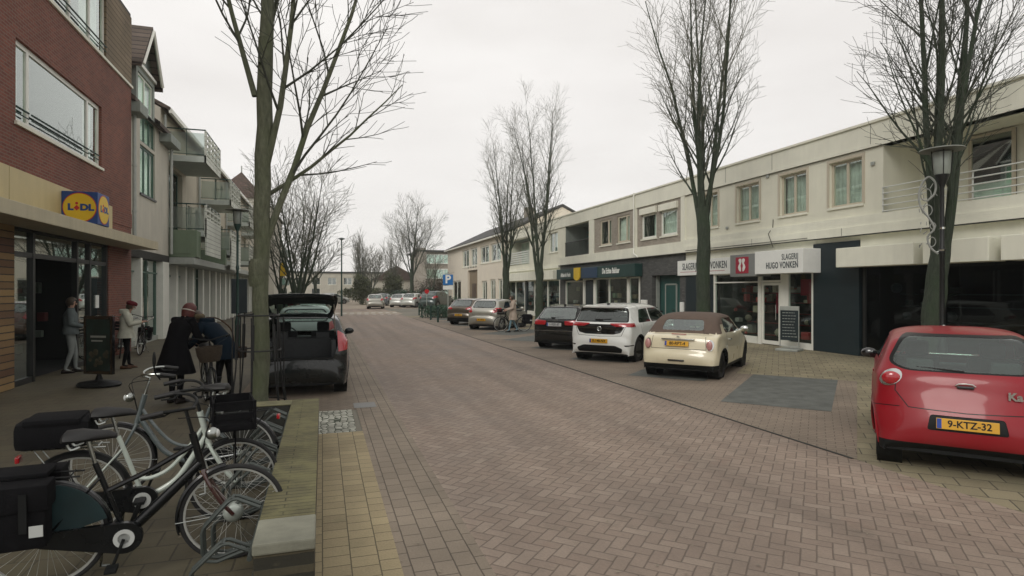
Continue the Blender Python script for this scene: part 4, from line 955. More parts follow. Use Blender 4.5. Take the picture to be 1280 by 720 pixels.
def cut(bm, poly, view, cond, lay, val, only=None):
    """cuts the outline poly (seen from view) into the shell and marks the faces inside"""
    ax = (0, 2) if view == 'rear' else ((1, 2) if view == 'side' else (0, 1))
    xs = [p[0] for p in poly]; ys = [p[1] for p in poly]; mg = .02
    def near():
        r = []
        for f in bm.faces:
            vs = [(v.co[ax[0]], v.co[ax[1]]) for v in f.verts]
            if max(v[0] for v in vs) < min(xs)-mg or min(v[0] for v in vs) > max(xs)+mg or max(v[1] for v in vs) < min(ys)-mg or min(v[1] for v in vs) > max(ys)+mg: continue
            if cond(f.calc_center_median(), f.normal): r.append(f)
        return r
    n = len(poly)
    for i in range(n):
        a, b = poly[i], poly[(i+1) % n]; d = (b[0]-a[0], b[1]-a[1]); l = sqrt(d[0]**2+d[1]**2)
        if l < 1e-5: continue
        co = [0, 0, 0]; no = [0, 0, 0]; co[ax[0]], co[ax[1]] = a; no[ax[0]], no[ax[1]] = -d[1]/l, d[0]/l
        # only faces close to this edge segment
        fs = near(); sel = []
        lo0, hi0, lo1, hi1 = min(a[0], b[0])-.0, max(a[0], b[0])+.0, min(a[1], b[1])-.0, max(a[1], b[1])+.0
        for f in fs:
            vs = [(v.co[ax[0]], v.co[ax[1]]) for v in f.verts]
            if max(v[0] for v in vs) < lo0 or min(v[0] for v in vs) > hi0 or max(v[1] for v in vs) < lo1 or min(v[1] for v in vs) > hi1: continue
            sel.append(f)
        if not sel: continue
        g = set(sel)
        for f in sel: g.update(f.verts); g.update(f.edges)
        bmesh.ops.bisect_plane(bm, geom=list(g), dist=1e-5, plane_co=co, plane_no=no)
    for f in near():
        c = f.calc_center_median()
        if inside((c[ax[0]], c[ax[1]]), poly) and (only is None or f[lay] in only): f[lay] = val
def strip_poly(a, b, w):
    d = Vector((b[0]-a[0], b[1]-a[1])); d.normalize(); n = Vector((-d.y, d.x))*w/2
    return [(a[0]+n.x, a[1]+n.y), (b[0]+n.x, b[1]+n.y), (b[0]-n.x, b[1]-n.y), (a[0]-n.x, a[1]-n.y)]
mirror = lambda pts: [(-x, z) for x, z in pts][::-1]
def sym(half):
    """half outline (x>=0) from bottom centre to top centre -> full outline"""
    return half+[(-x, z) for x, z in half[::-1]]

def make_car(name, label, S, simple=False):
    root = thing(name, label, S.get('cat', 'car'), (0, 0, 0))
    prof = catmull(S['prof'], 5 if simple else 9)
    # resample evenly
    L = S['L']; w = S['w']; zb0, zb1 = S['belt']; zr = S['H']; k_t = S.get('tumble', .30); zs = S.get('sill', .2)
    seg = [0]
    for a, b in zip(prof, prof[1:]): seg.append(seg[-1]+sqrt((a[0]-b[0])**2+(a[1]-b[1])**2))
    N = 60 if simple else 120; P = []
    j = 0
    for i in range(N+1):
        t = seg[-1]*i/N
        while j < len(seg)-2 and seg[j+1] < t: j += 1
        q = (t-seg[j])/max(1e-6, seg[j+1]-seg[j]); P.append(tuple(prof[j][c]*(1-q)+prof[j+1][c]*q for c in range(4)))
    ra, fa = S['axles']
    def belt(y): return zb0+(zb1-zb0)*min(1, max(0, y/(L*.65)))
    def Wd(y, z):
        t = max(0, (1.0-y)/1.0); f = max(0, (y-(L-1.1))/1.1)
        W_ = w*(1-S.get('rt', .05)*t**2-.10*f**2)
        b = belt(y)
        if z > b: W_ -= S.get('sh', .02)*min(1, (z-b)/.06)+k_t*(z-b)
        if z < .5: W_ -= .05*((.5-z)/.3)**2*.6
        mid = (b+.25)/2+.1
        W_ -= .012*abs(z-mid)/.4
        for a in (ra, fa):
            dd = sqrt((y-a)**2+(z-.32)**2); W_ += S.get('flare', .018)*math.exp(-((dd-.37)/.09)**2)
        return W_
    svals = [0, .1, .2, .3, .4, .5, .6, .68, .75, .81, .86, .90, .935, .962, .982, .995, 1.0]
    if simple: svals = [0, .25, .5, .7, .82, .9, .96, .99, 1.0]
    M1 = 7 if simple else 12
    rings = []
    for i, (cy, cz, r, nexp) in enumerate(P):
        u = i/N; sy = .06+(L-.12)*u; sz = zs
        dy, dz = cy-sy, cz-sz; Ln = sqrt(dy*dy+dz*dz); r_ = min(r, Ln*.8)
        ring = []
        for s in svals:  # centre to side
            drop = r_*(1-(1-min(1, s)**nexp)**(1/nexp)); y = cy-dy/Ln*drop if Ln > 1e-6 else cy; z = cz-dz/Ln*drop if Ln > 1e-6 else cz
            ring.append((s*Wd(y, z), y, z))
        for m_ in range(1, M1+1):
            q = r_+(Ln-r_)*m_/M1; y = cy-dy/Ln*q; z = cz-dz/Ln*q; ring.append((Wd(y, z), y, z))
        rings.append([(-p[0], p[1], p[2]) for p in ring[:0:-1]]+ring)
    mb = MB(); mb.loft(rings, cap=False, closed=False)
    me = bpy.data.meshes.new('tmp'); me.from_pydata(mb.v, [], mb.f)
    bm = bmesh.new(); bm.from_mesh(me); bpy.data.meshes.remove(me)
    bmesh.ops.remove_doubles(bm, verts=bm.verts[:], dist=.0008); bmesh.ops.recalc_face_normals(bm, faces=bm.faces[:]); bm.normal_update()
    # make sure normals look outward
    tops = [f for f in bm.faces if f.calc_center_median().z > zr*.93]
    if tops and sum(f.normal.z for f in tops) < 0: bmesh.ops.reverse_faces(bm, faces=bm.faces[:])
    bm.normal_update()
    lay = bm.faces.layers.int.new('reg')
    regs = []   # (name, material, offset, thick)
    def reg(nm, m, off=0, only=None):
        regs.append((nm, m, off)); return len(regs)
    rearc = lambda c, n: c.y < S.get('rear_y', 1.2) and (n.y < -.12 or abs(n.x) < .98)
    # wheel arches
    wr = S.get('wr', .315)
    arch = -5
    for a in (ra, fa):
        circ = [(a+(wr+.055)*cos(2*pi*i/20), wr+(wr+.055)*sin(2*pi*i/20)) for i in range(20)]
        cut(bm, circ, 'side', lambda c, n: abs(c.x) > w*.6 and abs(n.x) > .3, lay, arch)
    for (view, poly, nm, m_, off, cnd) in S['regions']:
        polys = [poly] if view != 'rear2' and view != 'side' else None
        if view == 'rear': rid = reg(nm, m_, off); cut(bm, poly, 'rear', cnd or rearc, lay, rid, only=None)
        elif view == 'rear2':   # mirrored pair, two parts
            for pl in (poly, mirror(poly)): rid = reg(nm, m_, off); cut(bm, pl, 'rear', cnd or rearc, lay, rid)
        elif view == 'side':
            for sg in (1, -1):
                rid = reg(nm, m_, off); cut(bm, poly, 'side', (lambda c, n, sg=sg: c.x*sg > .2 and n.x*sg > .35), lay, rid)
        elif view == 'top': rid = reg(nm, m_, off); cut(bm, poly, 'top', cnd, lay, rid)
        elif view == 'paint_side':
            rid = -abs(off)
            for sg in (1, -1): cut(bm, poly, 'side', (lambda c, n, sg=sg: c.x*sg > .2 and n.x*sg > .35), lay, rid)
        elif view == 'paint_rear': cut(bm, poly, 'rear', cnd or rearc, lay, -abs(off))
    if not simple:
        for (view, a, b) in S.get('lines', []):
            pl = strip_poly(a, b, .010)
            if view == 'rear':
                for q in (pl, mirror(pl)): cut(bm, q, 'rear', rearc, lay, -2, only=(0, -3))
            else: cut(bm, pl, 'side', lambda c, n: abs(n.x) > .35, lay, -2, only=(0, -3))
    # split into objects.  0 = body paint, -2 = gap, -3 = second material (stays in the body mesh)
    groups = {}
    for f in bm.faces: groups.setdefault(f[lay], []).append(f)
    def to_obj(faces, nm, mats, parent, midx=None, off=0, thick=0):
        vid = {}; vs = []; fs = []; mi = []
        for f in faces:
            idx = []
            for v in f.verts:
                if v not in vid: vid[v] = len(vs); vs.append(v)
                idx.append(vid[v])
            fs.append(idx); mi.append(midx(f) if midx else 0)
        co = [v.co+v.normal*off for v in vs]
        b2 = bmesh.new(); bv = [b2.verts.new(c) for c in co]
        for idx, k in zip(fs, mi):
            try: ff = b2.faces.new([bv[i] for i in idx]); ff.material_index = k; ff.smooth = True
            except Exception: pass
        b2.normal_update()
        if thick:
            nrm = {v: v.normal.copy() for v in b2.verts}; bed = [e for e in b2.edges if len(e.link_faces) == 1]
            ex = bmesh.ops.extrude_edge_only(b2, edges=bed); nv = [g for g in ex['geom'] if isinstance(g, bmesh.types.BMVert)]
            for v in nv:
                src = min((e.other_vert(v) for e in v.link_edges), key=lambda q: (q.co-v.co).length); v.co -= nrm.get(src, Vector())*thick
            for g in ex['geom']:
                if isinstance(g, bmesh.types.BMFace): g.smooth = False
        m2 = bpy.data.meshes.new(nm); b2.to_mesh(m2); b2.free()
        for x in mats: m2.materials.append(x)
        try: m2.set_sharp_from_angle(angle=radians(38))
        except Exception: pass
        o = bpy.data.objects.new(nm, m2); COL.objects.link(o); o.parent = parent; return o
    bodyf = [f for k, fs in groups.items() if k in (0, -2, -3) for f in fs]
    body = to_obj(bodyf, 'body', [S['paint'], M['gap'], S.get('paint2', M['plastic'])], root, lambda f: {0: 0, -2: 1, -3: 2}[f[lay]], 0, .015)
    tail = None
    for i, (nm, m_, off) in enumerate(regs):
        fs = groups.get(i+1)
        if not fs or nm is None: continue
        o = to_obj(fs, nm, [m_], root, None, off, .02 if off > 0 else .008)
        if nm in ('tailgate', 'tailgate_window'): o['hinge'] = 1
    bm.free()
    # underbody and wheel wells
    ub = MB(); ub.box(-w+.30, w-.30, .25, L-.25, zs-.03, zs+.22); ub.box(-w+.08, w-.08, ra+wr+.10, fa-wr-.10, zs-.02, zs+.15); ub.box(-w+.14, w-.14, .12, ra-wr-.08, zs-.0, zs+.20)
    for a in (ra, fa):
        for sg in (1, -1): ub.lathe([(wr+.05, sg*(w-.04)), (wr+.05, sg*(w-.28)), (0.001, sg*(w-.28))], (0, a, wr), 'x', 20, False)
    ub.build('underbody', M['plastic'], root, fix=False)
    if not simple:
        lp = MB()
        for a in (ra, fa):
            for sg in (1, -1):
                pts = []
                for i in range(17):
                    an = radians(-8)+radians(196)*i/16; y = a+(wr+.055)*cos(an); z = wr+(wr+.055)*sin(an)
                    if z < zs: continue
                    pts.append((sg*(Wd(y, z)-.004), y, z))
                lp.tube(pts, .014, 6)
        lp.build('arch_lip', S.get('arch', S['paint']), root, smooth=True)
    # wheels
    tw = .10
    for a in (ra, fa):
        for sg in (1, -1):
            xo = sg*(w-.035); xi = sg*(w-.035-2*tw); xm = (xo+xi)/2
            t = MB(); prof_ = [(wr*.64, -tw*.92), (wr*.70, -tw), (wr*.90, -tw*1.03), (wr*.985, -tw*.82), (wr, -tw*.5), (wr, tw*.5), (wr*.985, tw*.82), (wr*.90, tw*1.03), (wr*.70, tw), (wr*.64, tw*.92)]
            t.lathe([(r_, xm+h) for r_, h in prof_], (0, a, wr), 'x', 20 if simple else 40, False); to = t.build('wheel', M['tyre'], root, smooth=True)
            rm = MB(); rim_r = wr*.66
            rm.lathe([(rim_r, xo-sg*.012), (rim_r*.93, xo-sg*.02), (rim_r*.90, xo-sg*.08), (.05, xo-sg*.09), (.001, xo-sg*.09)], (0, a, wr), 'x', 32)
            ns = S.get('spokes', 5)
            for q in range(ns):
                an = 2*pi*q/ns+.3; wdt = .030 if ns > 6 else .042
                d1 = Vector((cos(an), sin(an))); n1 = Vector((-sin(an), cos(an)))
                pl = [d1*.03+n1*wdt, d1*rim_r*.95+n1*wdt*.75, d1*rim_r*.95-n1*wdt*.75, d1*.03-n1*wdt]
                rm.prism([(a+p.x, wr+p.y) for p in pl], 'x', xo-sg*.05, xo-sg*.018)
            rm.lathe([(.06, xo-sg*.05), (.055, xo-sg*.012), (.001, xo-sg*.008)], (0, a, wr), 'x', 16)
            rm.build('rim', S.get('rim', M['alloy']), to, smooth=30)
    # cabin
    if not S.get('nointerior'):
        it = MB(); zf = .42; it.box(-w+.12, w-.12, .5 if not S.get('boot') else ra+.25, fa-.35, zs+.18, zf); it.build('cabin_floor', M['seat'], root)
        db = MB(); db.cbox(-w+.15, w-.15, fa-.62, fa-.28, .6, belt(fa)-.03, .05); db.build('dashboard', M['seat'], root)
        ys = (ra+.18, ra+1.05)
        for sx in (-.37, .37):
            q = MB(); y = ys[1]
            q.cbox(sx-.24, sx+.24, y, y+.5, zf, zf+.16, .05); q.add(*skewbox(sx-.23, sx+.23, y-.22, y+.02, zf+.1, belt(1.5)+.13, -.12)); q.cbox(sx-.12, sx+.12, y-.30, y-.19, belt(1.5)+.14, belt(1.5)+.32, .035)
            q.build('seat', M['seat'], root)
        q = MB(); y = ys[0]; q.cbox(-w+.2, w-.2, y, y+.45, zf, zf+.18, .05); q.add(*skewbox(-w+.2, w-.2, y-.18, y, zf+.1, belt(.8)+.03, -.10))
        for sx in (-.38, .38): q.cbox(sx-.13, sx+.13, y-.22, y-.12, belt(.8)+.02, belt(.8)+.15, .03)
        q.build('rear_bench', M['seat'], root)
        sw = MB(); an = [2*pi*i/20 for i in range(20)]; yc = fa-.72; zc = belt(2)-.0
        sw.tube([(-.37+.18*cos(a_), yc-.06*sin(a_), zc+.17*sin(a_)) for a_ in an], .014, 6, closed=True); sw.build('steering_wheel', M['seat'], root)
    # mirrors
    for sg in (1, -1):
        q = MB(); ym = S.get('mirror_y', fa-.42); zm = belt(2.5)+.06; q.ball((sg*(w+.06), ym, zm), .1, 14, (1.05, .55, .72)); q.tube([(sg*(w-.10), ym+.03, zm-.05), (sg*(w+.05), ym, zm-.03)], .04, 8)
        q.build('wing_mirror', S.get('mirror', S['paint']), root, smooth=True)
    # plate
    if S.get('plate'):
        px_, pz, py_, txt, col, rake = S['plate']
        q = MB(); q.cbox(-.26, .26, -.012, .006, -.055, .055, .004); p = q.build('number_plate', M[col], root); p.location = (px_, py_, pz); p.rotation_euler = (rake, 0, 0)
        if txt:
            t = text_mb(txt, .098, .0015, .002, squeeze=.92); orient(t, (.018, -.0135, 0), (1, 0, 0), (0, 0, 1), (0, -1, 0)); t.build('plate_lettering', M['gap'], p)
            MB().box(-.255, -.215, -.0145, -.012, -.05, .05).build('plate_band', M['plate_b'], p)
    for (nm, m_, fn) in S.get('extras', []):
        q = MB(); fn(q); q.build(nm, m_, root, smooth=30)
    return root
def skewbox(x0, x1, y0, y1, z0, z1, dy):
    vs = [(x, y+(dy if z == z1 else 0)*1.0, z) for z in (z0, z1) for y in (y0, y1) for x in (x0, x1)]
    return vs, [(0, 2, 3, 1), (4, 5, 7, 6), (0, 1, 5, 4), (2, 6, 7, 3), (0, 4, 6, 2), (1, 3, 7, 5)]
def place(o, ax, ay, deg, over):
    a = radians(deg); o.location = (ax-sin(a)*over, ay-cos(a)*over, 0); o.rotation_euler = (0, 0, -a); return o
def hatch_side_windows(zb0, zb1, zt, y0, y1, split, y2, gm='car_glass_dark', inset=0):
    """rear quarter / rear door / front door glass; y0 rearmost bottom, y2 foot of windscreen"""
    out = []
    zbf = lambda y: zb0+(zb1-zb0)*(y-y0)/(y2-y0)+.02
    a = [(y0, zbf(y0)), (split-.03, zbf(split)), (split-.03, zt), (y1, zt-.03)]
    b = [(split+.03, zbf(split)), (y2, zbf(y2)), (y2-.62, zt-.005), (split+.03, zt)]
    for p in (a, b): out.append(('side', roundpoly(p, .05, 3), 'side_window', M[gm], -.004, None))
    return out
def screen(L, half_b, half_t, zb, zt, ylo, yhi):
    return ('rear', roundpoly([(-half_b, zb), (half_b, zb), (half_t, zt), (-half_t, zt)], .05), 'windscreen', M['car_glass'], -.004, (lambda c, n: ylo < c.y < yhi and n.y > .2))
front_bits = lambda L, w, z: [('rear2', roundpoly([(w-.32, z-.10), (w-.06, z-.08), (w-.08, z+.06), (w-.30, z+.03)], .03), 'headlight', M['chrome'], .004, lambda c, n: c.y > L-.9 and n.y > .1)]
# profile points: y, z, side rounding radius, exponent
cars = {}
# ---- cream cabriolet ----
cream = paint('cream_car_paint', (.66, .60, .43), 0, .3)
cars['mini'] = dict(L=3.72, w=.845, H=1.41, belt=(.965, .93), axles=(.64, 3.11), wr=.305, sill=.2, sh=.03, tumble=.36, rt=.06, flare=.03, paint=cream, arch=M['plastic'],
    prof=[(.10, .24, .20, 3), (.02, .36, .28, 3), (.0, .50, .30, 3), (.04, .60, .28, 3), (.075, .66, .26, 3), (.10, .80, .24, 3), (.15, .93, .20, 3), (.24, .965, .14, 3.5), (.36, .985, .12, 4), (.44, 1.05, .16, 3.5), (.60, 1.22, .17, 3.2), (.80, 1.345, .16, 3.2), (1.1, 1.405, .14, 3.2), (1.6, 1.415, .13, 3.2), (2.0, 1.38, .12, 3.5), (2.18, 1.32, .12, 4), (2.45, 1.13, .12, 4), (2.68, .975, .12, 4), (3.1, .91, .2, 3.5), (3.5, .80, .26, 3), (3.68, .62, .3, 3), (3.72, .42, .28, 3), (3.66, .24, .2, 3)],
    regions=[('side', [(.30, .972), (.30, 1.5), (2.20, 1.5), (2.05, 1.30), (1.95, 1.315), (.9, 1.315), (.72, .99)], 'soft_top', M['fabric_brown'], .004, None),
             ('top', [(-.72, .37), (.72, .37), (.72, 2.08), (-.72, 2.08)], 'soft_top', M['fabric_brown'], .006, lambda c, n: c.z > .985 and n.z > .12),
             ('side', roundpoly([(1.0, .985), (2.52, .955), (2.12, 1.285), (1.16, 1.30)], .05), 'side_window', M['car_glass'], -.004, None),
             ('rear', roundpoly([(-.47, 1.045), (.47, 1.045), (.42, 1.275), (-.42, 1.275)], .07, 4), 'rear_window', M['car_glass'], .001, None),
             screen(3.72, .60, .54, 1.0, 1.33, 2.1, 2.8),
             ('paint_rear', [(-.9, .2), (.9, .2), (.9, .33), (-.9, .33)], None, None, 3, lambda c, n: c.y < .34),
             ('paint_side', [(.0, .18), (3.8, .18), (3.8, .27), (0, .27)], None, None, 3, None)]
        + [('rear2', [(.675+.078*cos(2*pi*i/16), .755+.118*sin(2*pi*i/16)) for i in range(16)], 'tail_light', M['chrome'], .006, lambda c, n: c.y < .5)]
        + front_bits(3.72, .845, .78),
    lines=[('rear', (0, .66), (.60, .66)), ('rear', (.60, .66), (.575, .93)), ('side', (1.06, .35), (1.02, .96)), ('side', (2.35, .30), (2.42, .94))],
    plate=(-.02, .775, .055, '80-RPT-4', 'plate_y', radians(-10)), rim=M['plastic'], spokes=5, mirror=M['chrome'],
    extras=[('boot_handle', M['chrome'], lambda q: q.cbox(-.36, .36, .055, .10, .858, .885, .01)), ('exhaust', M['gloss_black'], lambda q: q.cbox(-.20, .16, -.018, .06, .395, .435, .015)),
            ('brake_light', M['taillight'], lambda q: q.cbox(-.16, .16, .17, .20, .968, .984, .004)), ('badge', M['chrome'], lambda q: q.cbox(-.03, .03, .10, .125, .915, .935, .004)),
            ('aerial', M['plastic'], lambda q: q.tube([(.5, .35, .98), (.5, .30, 1.08)], .004, 5)),
            ('door_handle', M['chrome'], lambda q: (q.cbox(.835, .87, 1.22, 1.40, .815, .84, .008), q.cbox(-.87, -.835, 1.22, 1.40, .815, .84, .008)))]
        + [('tail_light_lens', M['taillight_pale'], lambda q, s=s: q.ball((s*.672, .086, .755), .066, 16, (1, .5, 1.6))) for s in (1, -1)])
# ---- white electric hatchback ----
white = paint('white_car_paint', (.80, .82, .79), 0, .28)
cars['id3'] = dict(L=4.26, w=.905, H=1.57, belt=(1.02, 1.0), axles=(.72, 3.49), wr=.34, sh=.03, tumble=.33, rt=.06, paint=white, arch=M['plastic'],
    prof=[(.12, .25, .2, 3), (.03, .36, .28, 3), (.0, .5, .32, 3), (.0, .62, .32, 3), (.03, .74, .30, 3), (.035, .80, .28, 3.2), (.06, .98, .26, 3.2), (.12, 1.10, .24, 3.4), (.26, 1.30, .2, 3.6), (.34, 1.42, .16, 3.8), (.33, 1.475, .10, 4), (.50, 1.515, .12, 3.6), (1.1, 1.56, .13, 3.2), (1.9, 1.565, .13, 3.2), (2.5, 1.50, .12, 3.4), (2.9, 1.33, .12, 3.6), (3.3, 1.12, .13, 3.6), (3.65, .99, .18, 3.4), (4.0, .87, .25, 3), (4.2, .70, .3, 3), (4.26, .48, .3, 3), (4.2, .25, .2, 3)],
    regions=hatch_side_windows(1.03, 1.03, 1.43, .72, 1.02, 1.72, 3.22)
        + [('paint_rear', grown(roundpoly([(-.74, 1.10), (.74, 1.10), (.66, 1.43), (-.66, 1.43)], .05)), None, None, 2, lambda c, n: c.y < 1.0), ('rear', roundpoly([(-.74, 1.10), (.74, 1.10), (.66, 1.43), (-.66, 1.43)], .05), 'rear_window', M['car_glass_dark'], -.002, None),
           screen(4.26, .68, .58, 1.08, 1.50, 2.5, 3.5),
           ('rear', roundpoly([(-.74, 1.02), (-.60, .80), (-.40, .755), (.40, .755), (.60, .80), (.74, 1.02)], .04), 'tailgate_panel', M['gloss_black'], .003, None),
           ('rear2', roundpoly([(.46, .965), (.93, .955), (.93, 1.055), (.60, 1.055), (.30, 1.045), (.30, 1.02)], .02), 'tail_light', M['taillight'], .008, lambda c, n: c.y < .42),
           ('rear', roundpoly([(-.62, .27), (.62, .27), (.66, .38), (.45, .46), (-.45, .46), (-.66, .38)], .04), 'rear_diffuser', M['plastic'], .006, None),
           ('rear2', [(.72, .44), (.88, .46), (.88, .485), (.70, .475)], 'reflector', M['gloss_black'], .002, lambda c, n: c.y < .4),
           ('paint_side', [(.5, .18), (3.9, .18), (3.9, .30), (.5, .30)], None, None, 3, None)] + front_bits(4.26, .905, .80),
    lines=[('rear', (.0, .70), (.62, .72)), ('rear', (.62, .72), (.76, 1.05)), ('side', (1.72, .34), (1.72, 1.03)), ('side', (2.85, .34), (2.9, 1.03)), ('side', (.98, .62), (.78, 1.03))],
    plate=(0, .575, -.018, 'R-148-NX', 'plate_y', 0), rim=M['dark_alloy'], spokes=5,
    extras=[('round_emblem', M['chrome'], lambda q: (q.tube([(.058*cos(2*pi*i/24), .034, .90+.058*sin(2*pi*i/24)) for i in range(24)], .007, 6, closed=True), q.tube([(-.042, .036, .935), (-.018, .032, .872), (0, .034, .90), (.018, .032, .872), (.042, .036, .935)], .006, 5), q.tube([(-.02, .050, .94), (0, .050, .912), (.02, .050, .94)], .006, 5))),
            ('model_lettering', M['chrome'], lambda q: q.cbox(-.055, .055, .02, .03, .79, .802, .003)),
            ('spoiler', white, lambda q: q.loft([[(x, .22+.05*(x/.6)**2, 1.485), (x, .24+.05*(x/.6)**2, 1.452), (x, .55, 1.49), (x, .55, 1.522)] for x in (-.60, -.4, -.2, 0, .2, .4, .60)])),
            ('wiper', M['gloss_black'], lambda q: (q.tube([(-.03, .125, 1.15), (.30, .15, 1.17)], .009, 5), q.cbox(-.16, .06, .11, .14, 1.135, 1.155, .004))),
            ('aerial', M['plastic'], lambda q: q.add(*skewbox(-.02, .02, .62, .76, 1.52, 1.57, -.02))),
            ('door_handle', white, lambda q: [q.cbox(s*.895-.012, s*.895+.012, y, y+.18, .93, .955, .008) for s in (1, -1) for y in (1.45, 2.5)])])
# ---- black hatchback ----
black = paint('black_car_paint', (.004, .006, .006), .0, .2, .5)
cars['audi'] = dict(L=4.25, w=.88, H=1.43, belt=(.95, .90), axles=(.75, 3.33), wr=.31, sh=.035, tumble=.38, rt=.07, paint=black,
    prof=[(.12, .25, .2, 3), (.03, .34, .28, 3), (.0, .48, .32, 3), (.02, .60, .32, 3), (.05, .66, .3, 3), (.04, .80, .30, 3.2), (.07, .93, .28, 3.2), (.12, 1.0, .24, 3.4), (.34, 1.22, .2, 3.6), (.50, 1.34, .16, 3.6), (.54, 1.375, .12, 3.8), (.75, 1.40, .13, 3.4), (1.3, 1.43, .13, 3.2), (2.0, 1.425, .12, 3.2), (2.5, 1.33, .12, 3.6), (2.85, 1.12, .13, 3.6), (3.1, .98, .15, 3.6), (3.6, .87, .22, 3.2), (4.05, .75, .28, 3), (4.22, .58, .3, 3), (4.25, .42, .3, 3), (4.2, .25, .2, 3)],
    regions=hatch_side_windows(.97, .93, 1.33, .72, 1.05, 1.70, 2.95)
        + [('paint_rear', grown(roundpoly([(-.66, 1.0), (.66, 1.0), (.57, 1.345), (-.57, 1.345)], .06)), None, None, 2, lambda c, n: c.y < 1.0), ('rear', roundpoly([(-.66, 1.0), (.66, 1.0), (.57, 1.345), (-.57, 1.345)], .06), 'rear_window', M['car_glass'], -.002, None),
           screen(4.25, .64, .54, .98, 1.38, 2.35, 3.2),
           ('rear2', roundpoly([(.36, .80), (.90, .80), (.90, .95), (.70, .955), (.33, .93)], .02), 'tail_light', M['taillight'], .008, lambda c, n: c.y < .45)] + front_bits(4.25, .88, .70),
    lines=[('rear', (0, .665), (.60, .665)), ('rear', (.60, .665), (.68, .96)), ('side', (1.7, .32), (1.7, .96)), ('side', (2.75, .32), (2.8, .93))],
    plate=(-.02, .815, .02, '1-VZK-07', 'plate_w', 0), spokes=7,
    extras=[('trim_strip', M['chrome'], lambda q: q.loft([[(x, -.012+.06*abs(x/.8)**3, z), (x, .03+.06*abs(x/.8)**3, z), (x, .03+.06*abs(x/.8)**3, z+.022), (x, -.012+.06*abs(x/.8)**3, z+.022)] for x, z in [(-.76, .60), (-.5, .60), (-.2, .60), (.2, .60), (.5, .60), (.76, .60)]])),
            ('emblem', M['chrome'], lambda q: [q.tube([(cx+.028*cos(2*pi*i/14), .058, .945+.028*sin(2*pi*i/14)) for i in range(14)], .005, 5, closed=True) for cx in (-.06, -.02, .02, .06)]),
            ('wiper', M['gloss_black'], lambda q: (q.tube([(-.12, .16, 1.04), (.26, .19, 1.06)], .009, 5), q.cbox(-.18, -.04, .12, .16, 1.02, 1.045, .004))),
            ('roof_rail', M['chrome'], lambda q: [q.tube([(s*.56, .8, 1.39), (s*.57, 1.3, 1.425), (s*.57, 2.2, 1.41)], .014, 6) for s in (1, -1)]),
            ('aerial', M['plastic'], lambda q: q.add(*skewbox(-.015, .015, .75, .87, 1.40, 1.46, -.02)))])
# ---- silver hatchback ----
silver = paint('silver_car_paint', (.40, .39, .34), .55, .35)
cars['corsa'] = dict(L=4.0, w=.855, H=1.49, belt=(1.0, .93), axles=(.62, 3.13), wr=.30, sh=.02, tumble=.36, rt=.08, paint=silver,
    prof=[(.14, .26, .2, 3), (.04, .36, .3, 2.8), (.0, .50, .34, 2.8), (.03, .64, .34, 2.8), (.08, .70, .32, 2.8), (.08, .85, .3, 3), (.14, 1.0, .28, 3), (.22, 1.08, .25, 3.2), (.40, 1.26, .22, 3.4), (.52, 1.40, .16, 3.6), (.62, 1.44, .13, 3.6), (1.0, 1.48, .13, 3.2), (1.7, 1.49, .13, 3.2), (2.2, 1.40, .12, 3.4), (2.6, 1.18, .13, 3.6), (2.95, 1.0, .16, 3.6), (3.4, .88, .22, 3.2), (3.8, .74, .28, 3), (3.96, .56, .3, 3), (4.0, .42, .3, 3), (3.93, .25, .2, 3)],
    regions=[('side', roundpoly([(.86, 1.06), (1.62, 1.0), (1.66, 1.37), (1.25, 1.37)], .06), 'side_window', M['car_glass_dark'], -.004, None), ('side', roundpoly([(1.70, 1.0), (2.85, .96), (2.2, 1.365), (1.73, 1.37)], .05), 'side_window', M['car_glass_dark'], -.004, None),
           ('paint_rear', grown(roundpoly([(-.60, 1.09), (.60, 1.09), (.52, 1.385), (-.52, 1.385)], .12, 4)), None, None, 2, lambda c, n: c.y < 1.0), ('rear', roundpoly([(-.60, 1.09), (.60, 1.09), (.52, 1.385), (-.52, 1.385)], .12, 4), 'rear_window', M['car_glass'], -.002, None),
           screen(4.0, .62, .54, 1.02, 1.42, 2.05, 3.0),
           ('rear2', roundpoly([(.53, .86), (.66, .82), (.88, .94), (.88, 1.06), (.70, 1.08), (.60, 1.0)], .03), 'tail_light', M['taillight'], .010, lambda c, n: c.y < .6)] + front_bits(4.0, .855, .75),
    lines=[('rear', (0, .70), (.50, .72)), ('rear', (.50, .72), (.58, .86))],
    plate=(0, .50, -.02, '34-SNB-6', 'plate_y', 0), spokes=6,
    extras=[('tail_light_lens', M['chrome'], lambda q, s=s: q.ball((s*.70, .135, .975), .035, 12, (1, .5, 1))) for s in (1, -1)]
        + [('wiper', M['gloss_black'], lambda q: (q.tube([(0, .24, 1.10), (-.30, .26, 1.12)], .009, 5), q.cbox(-.06, .05, .21, .25, 1.08, 1.10, .004)))])
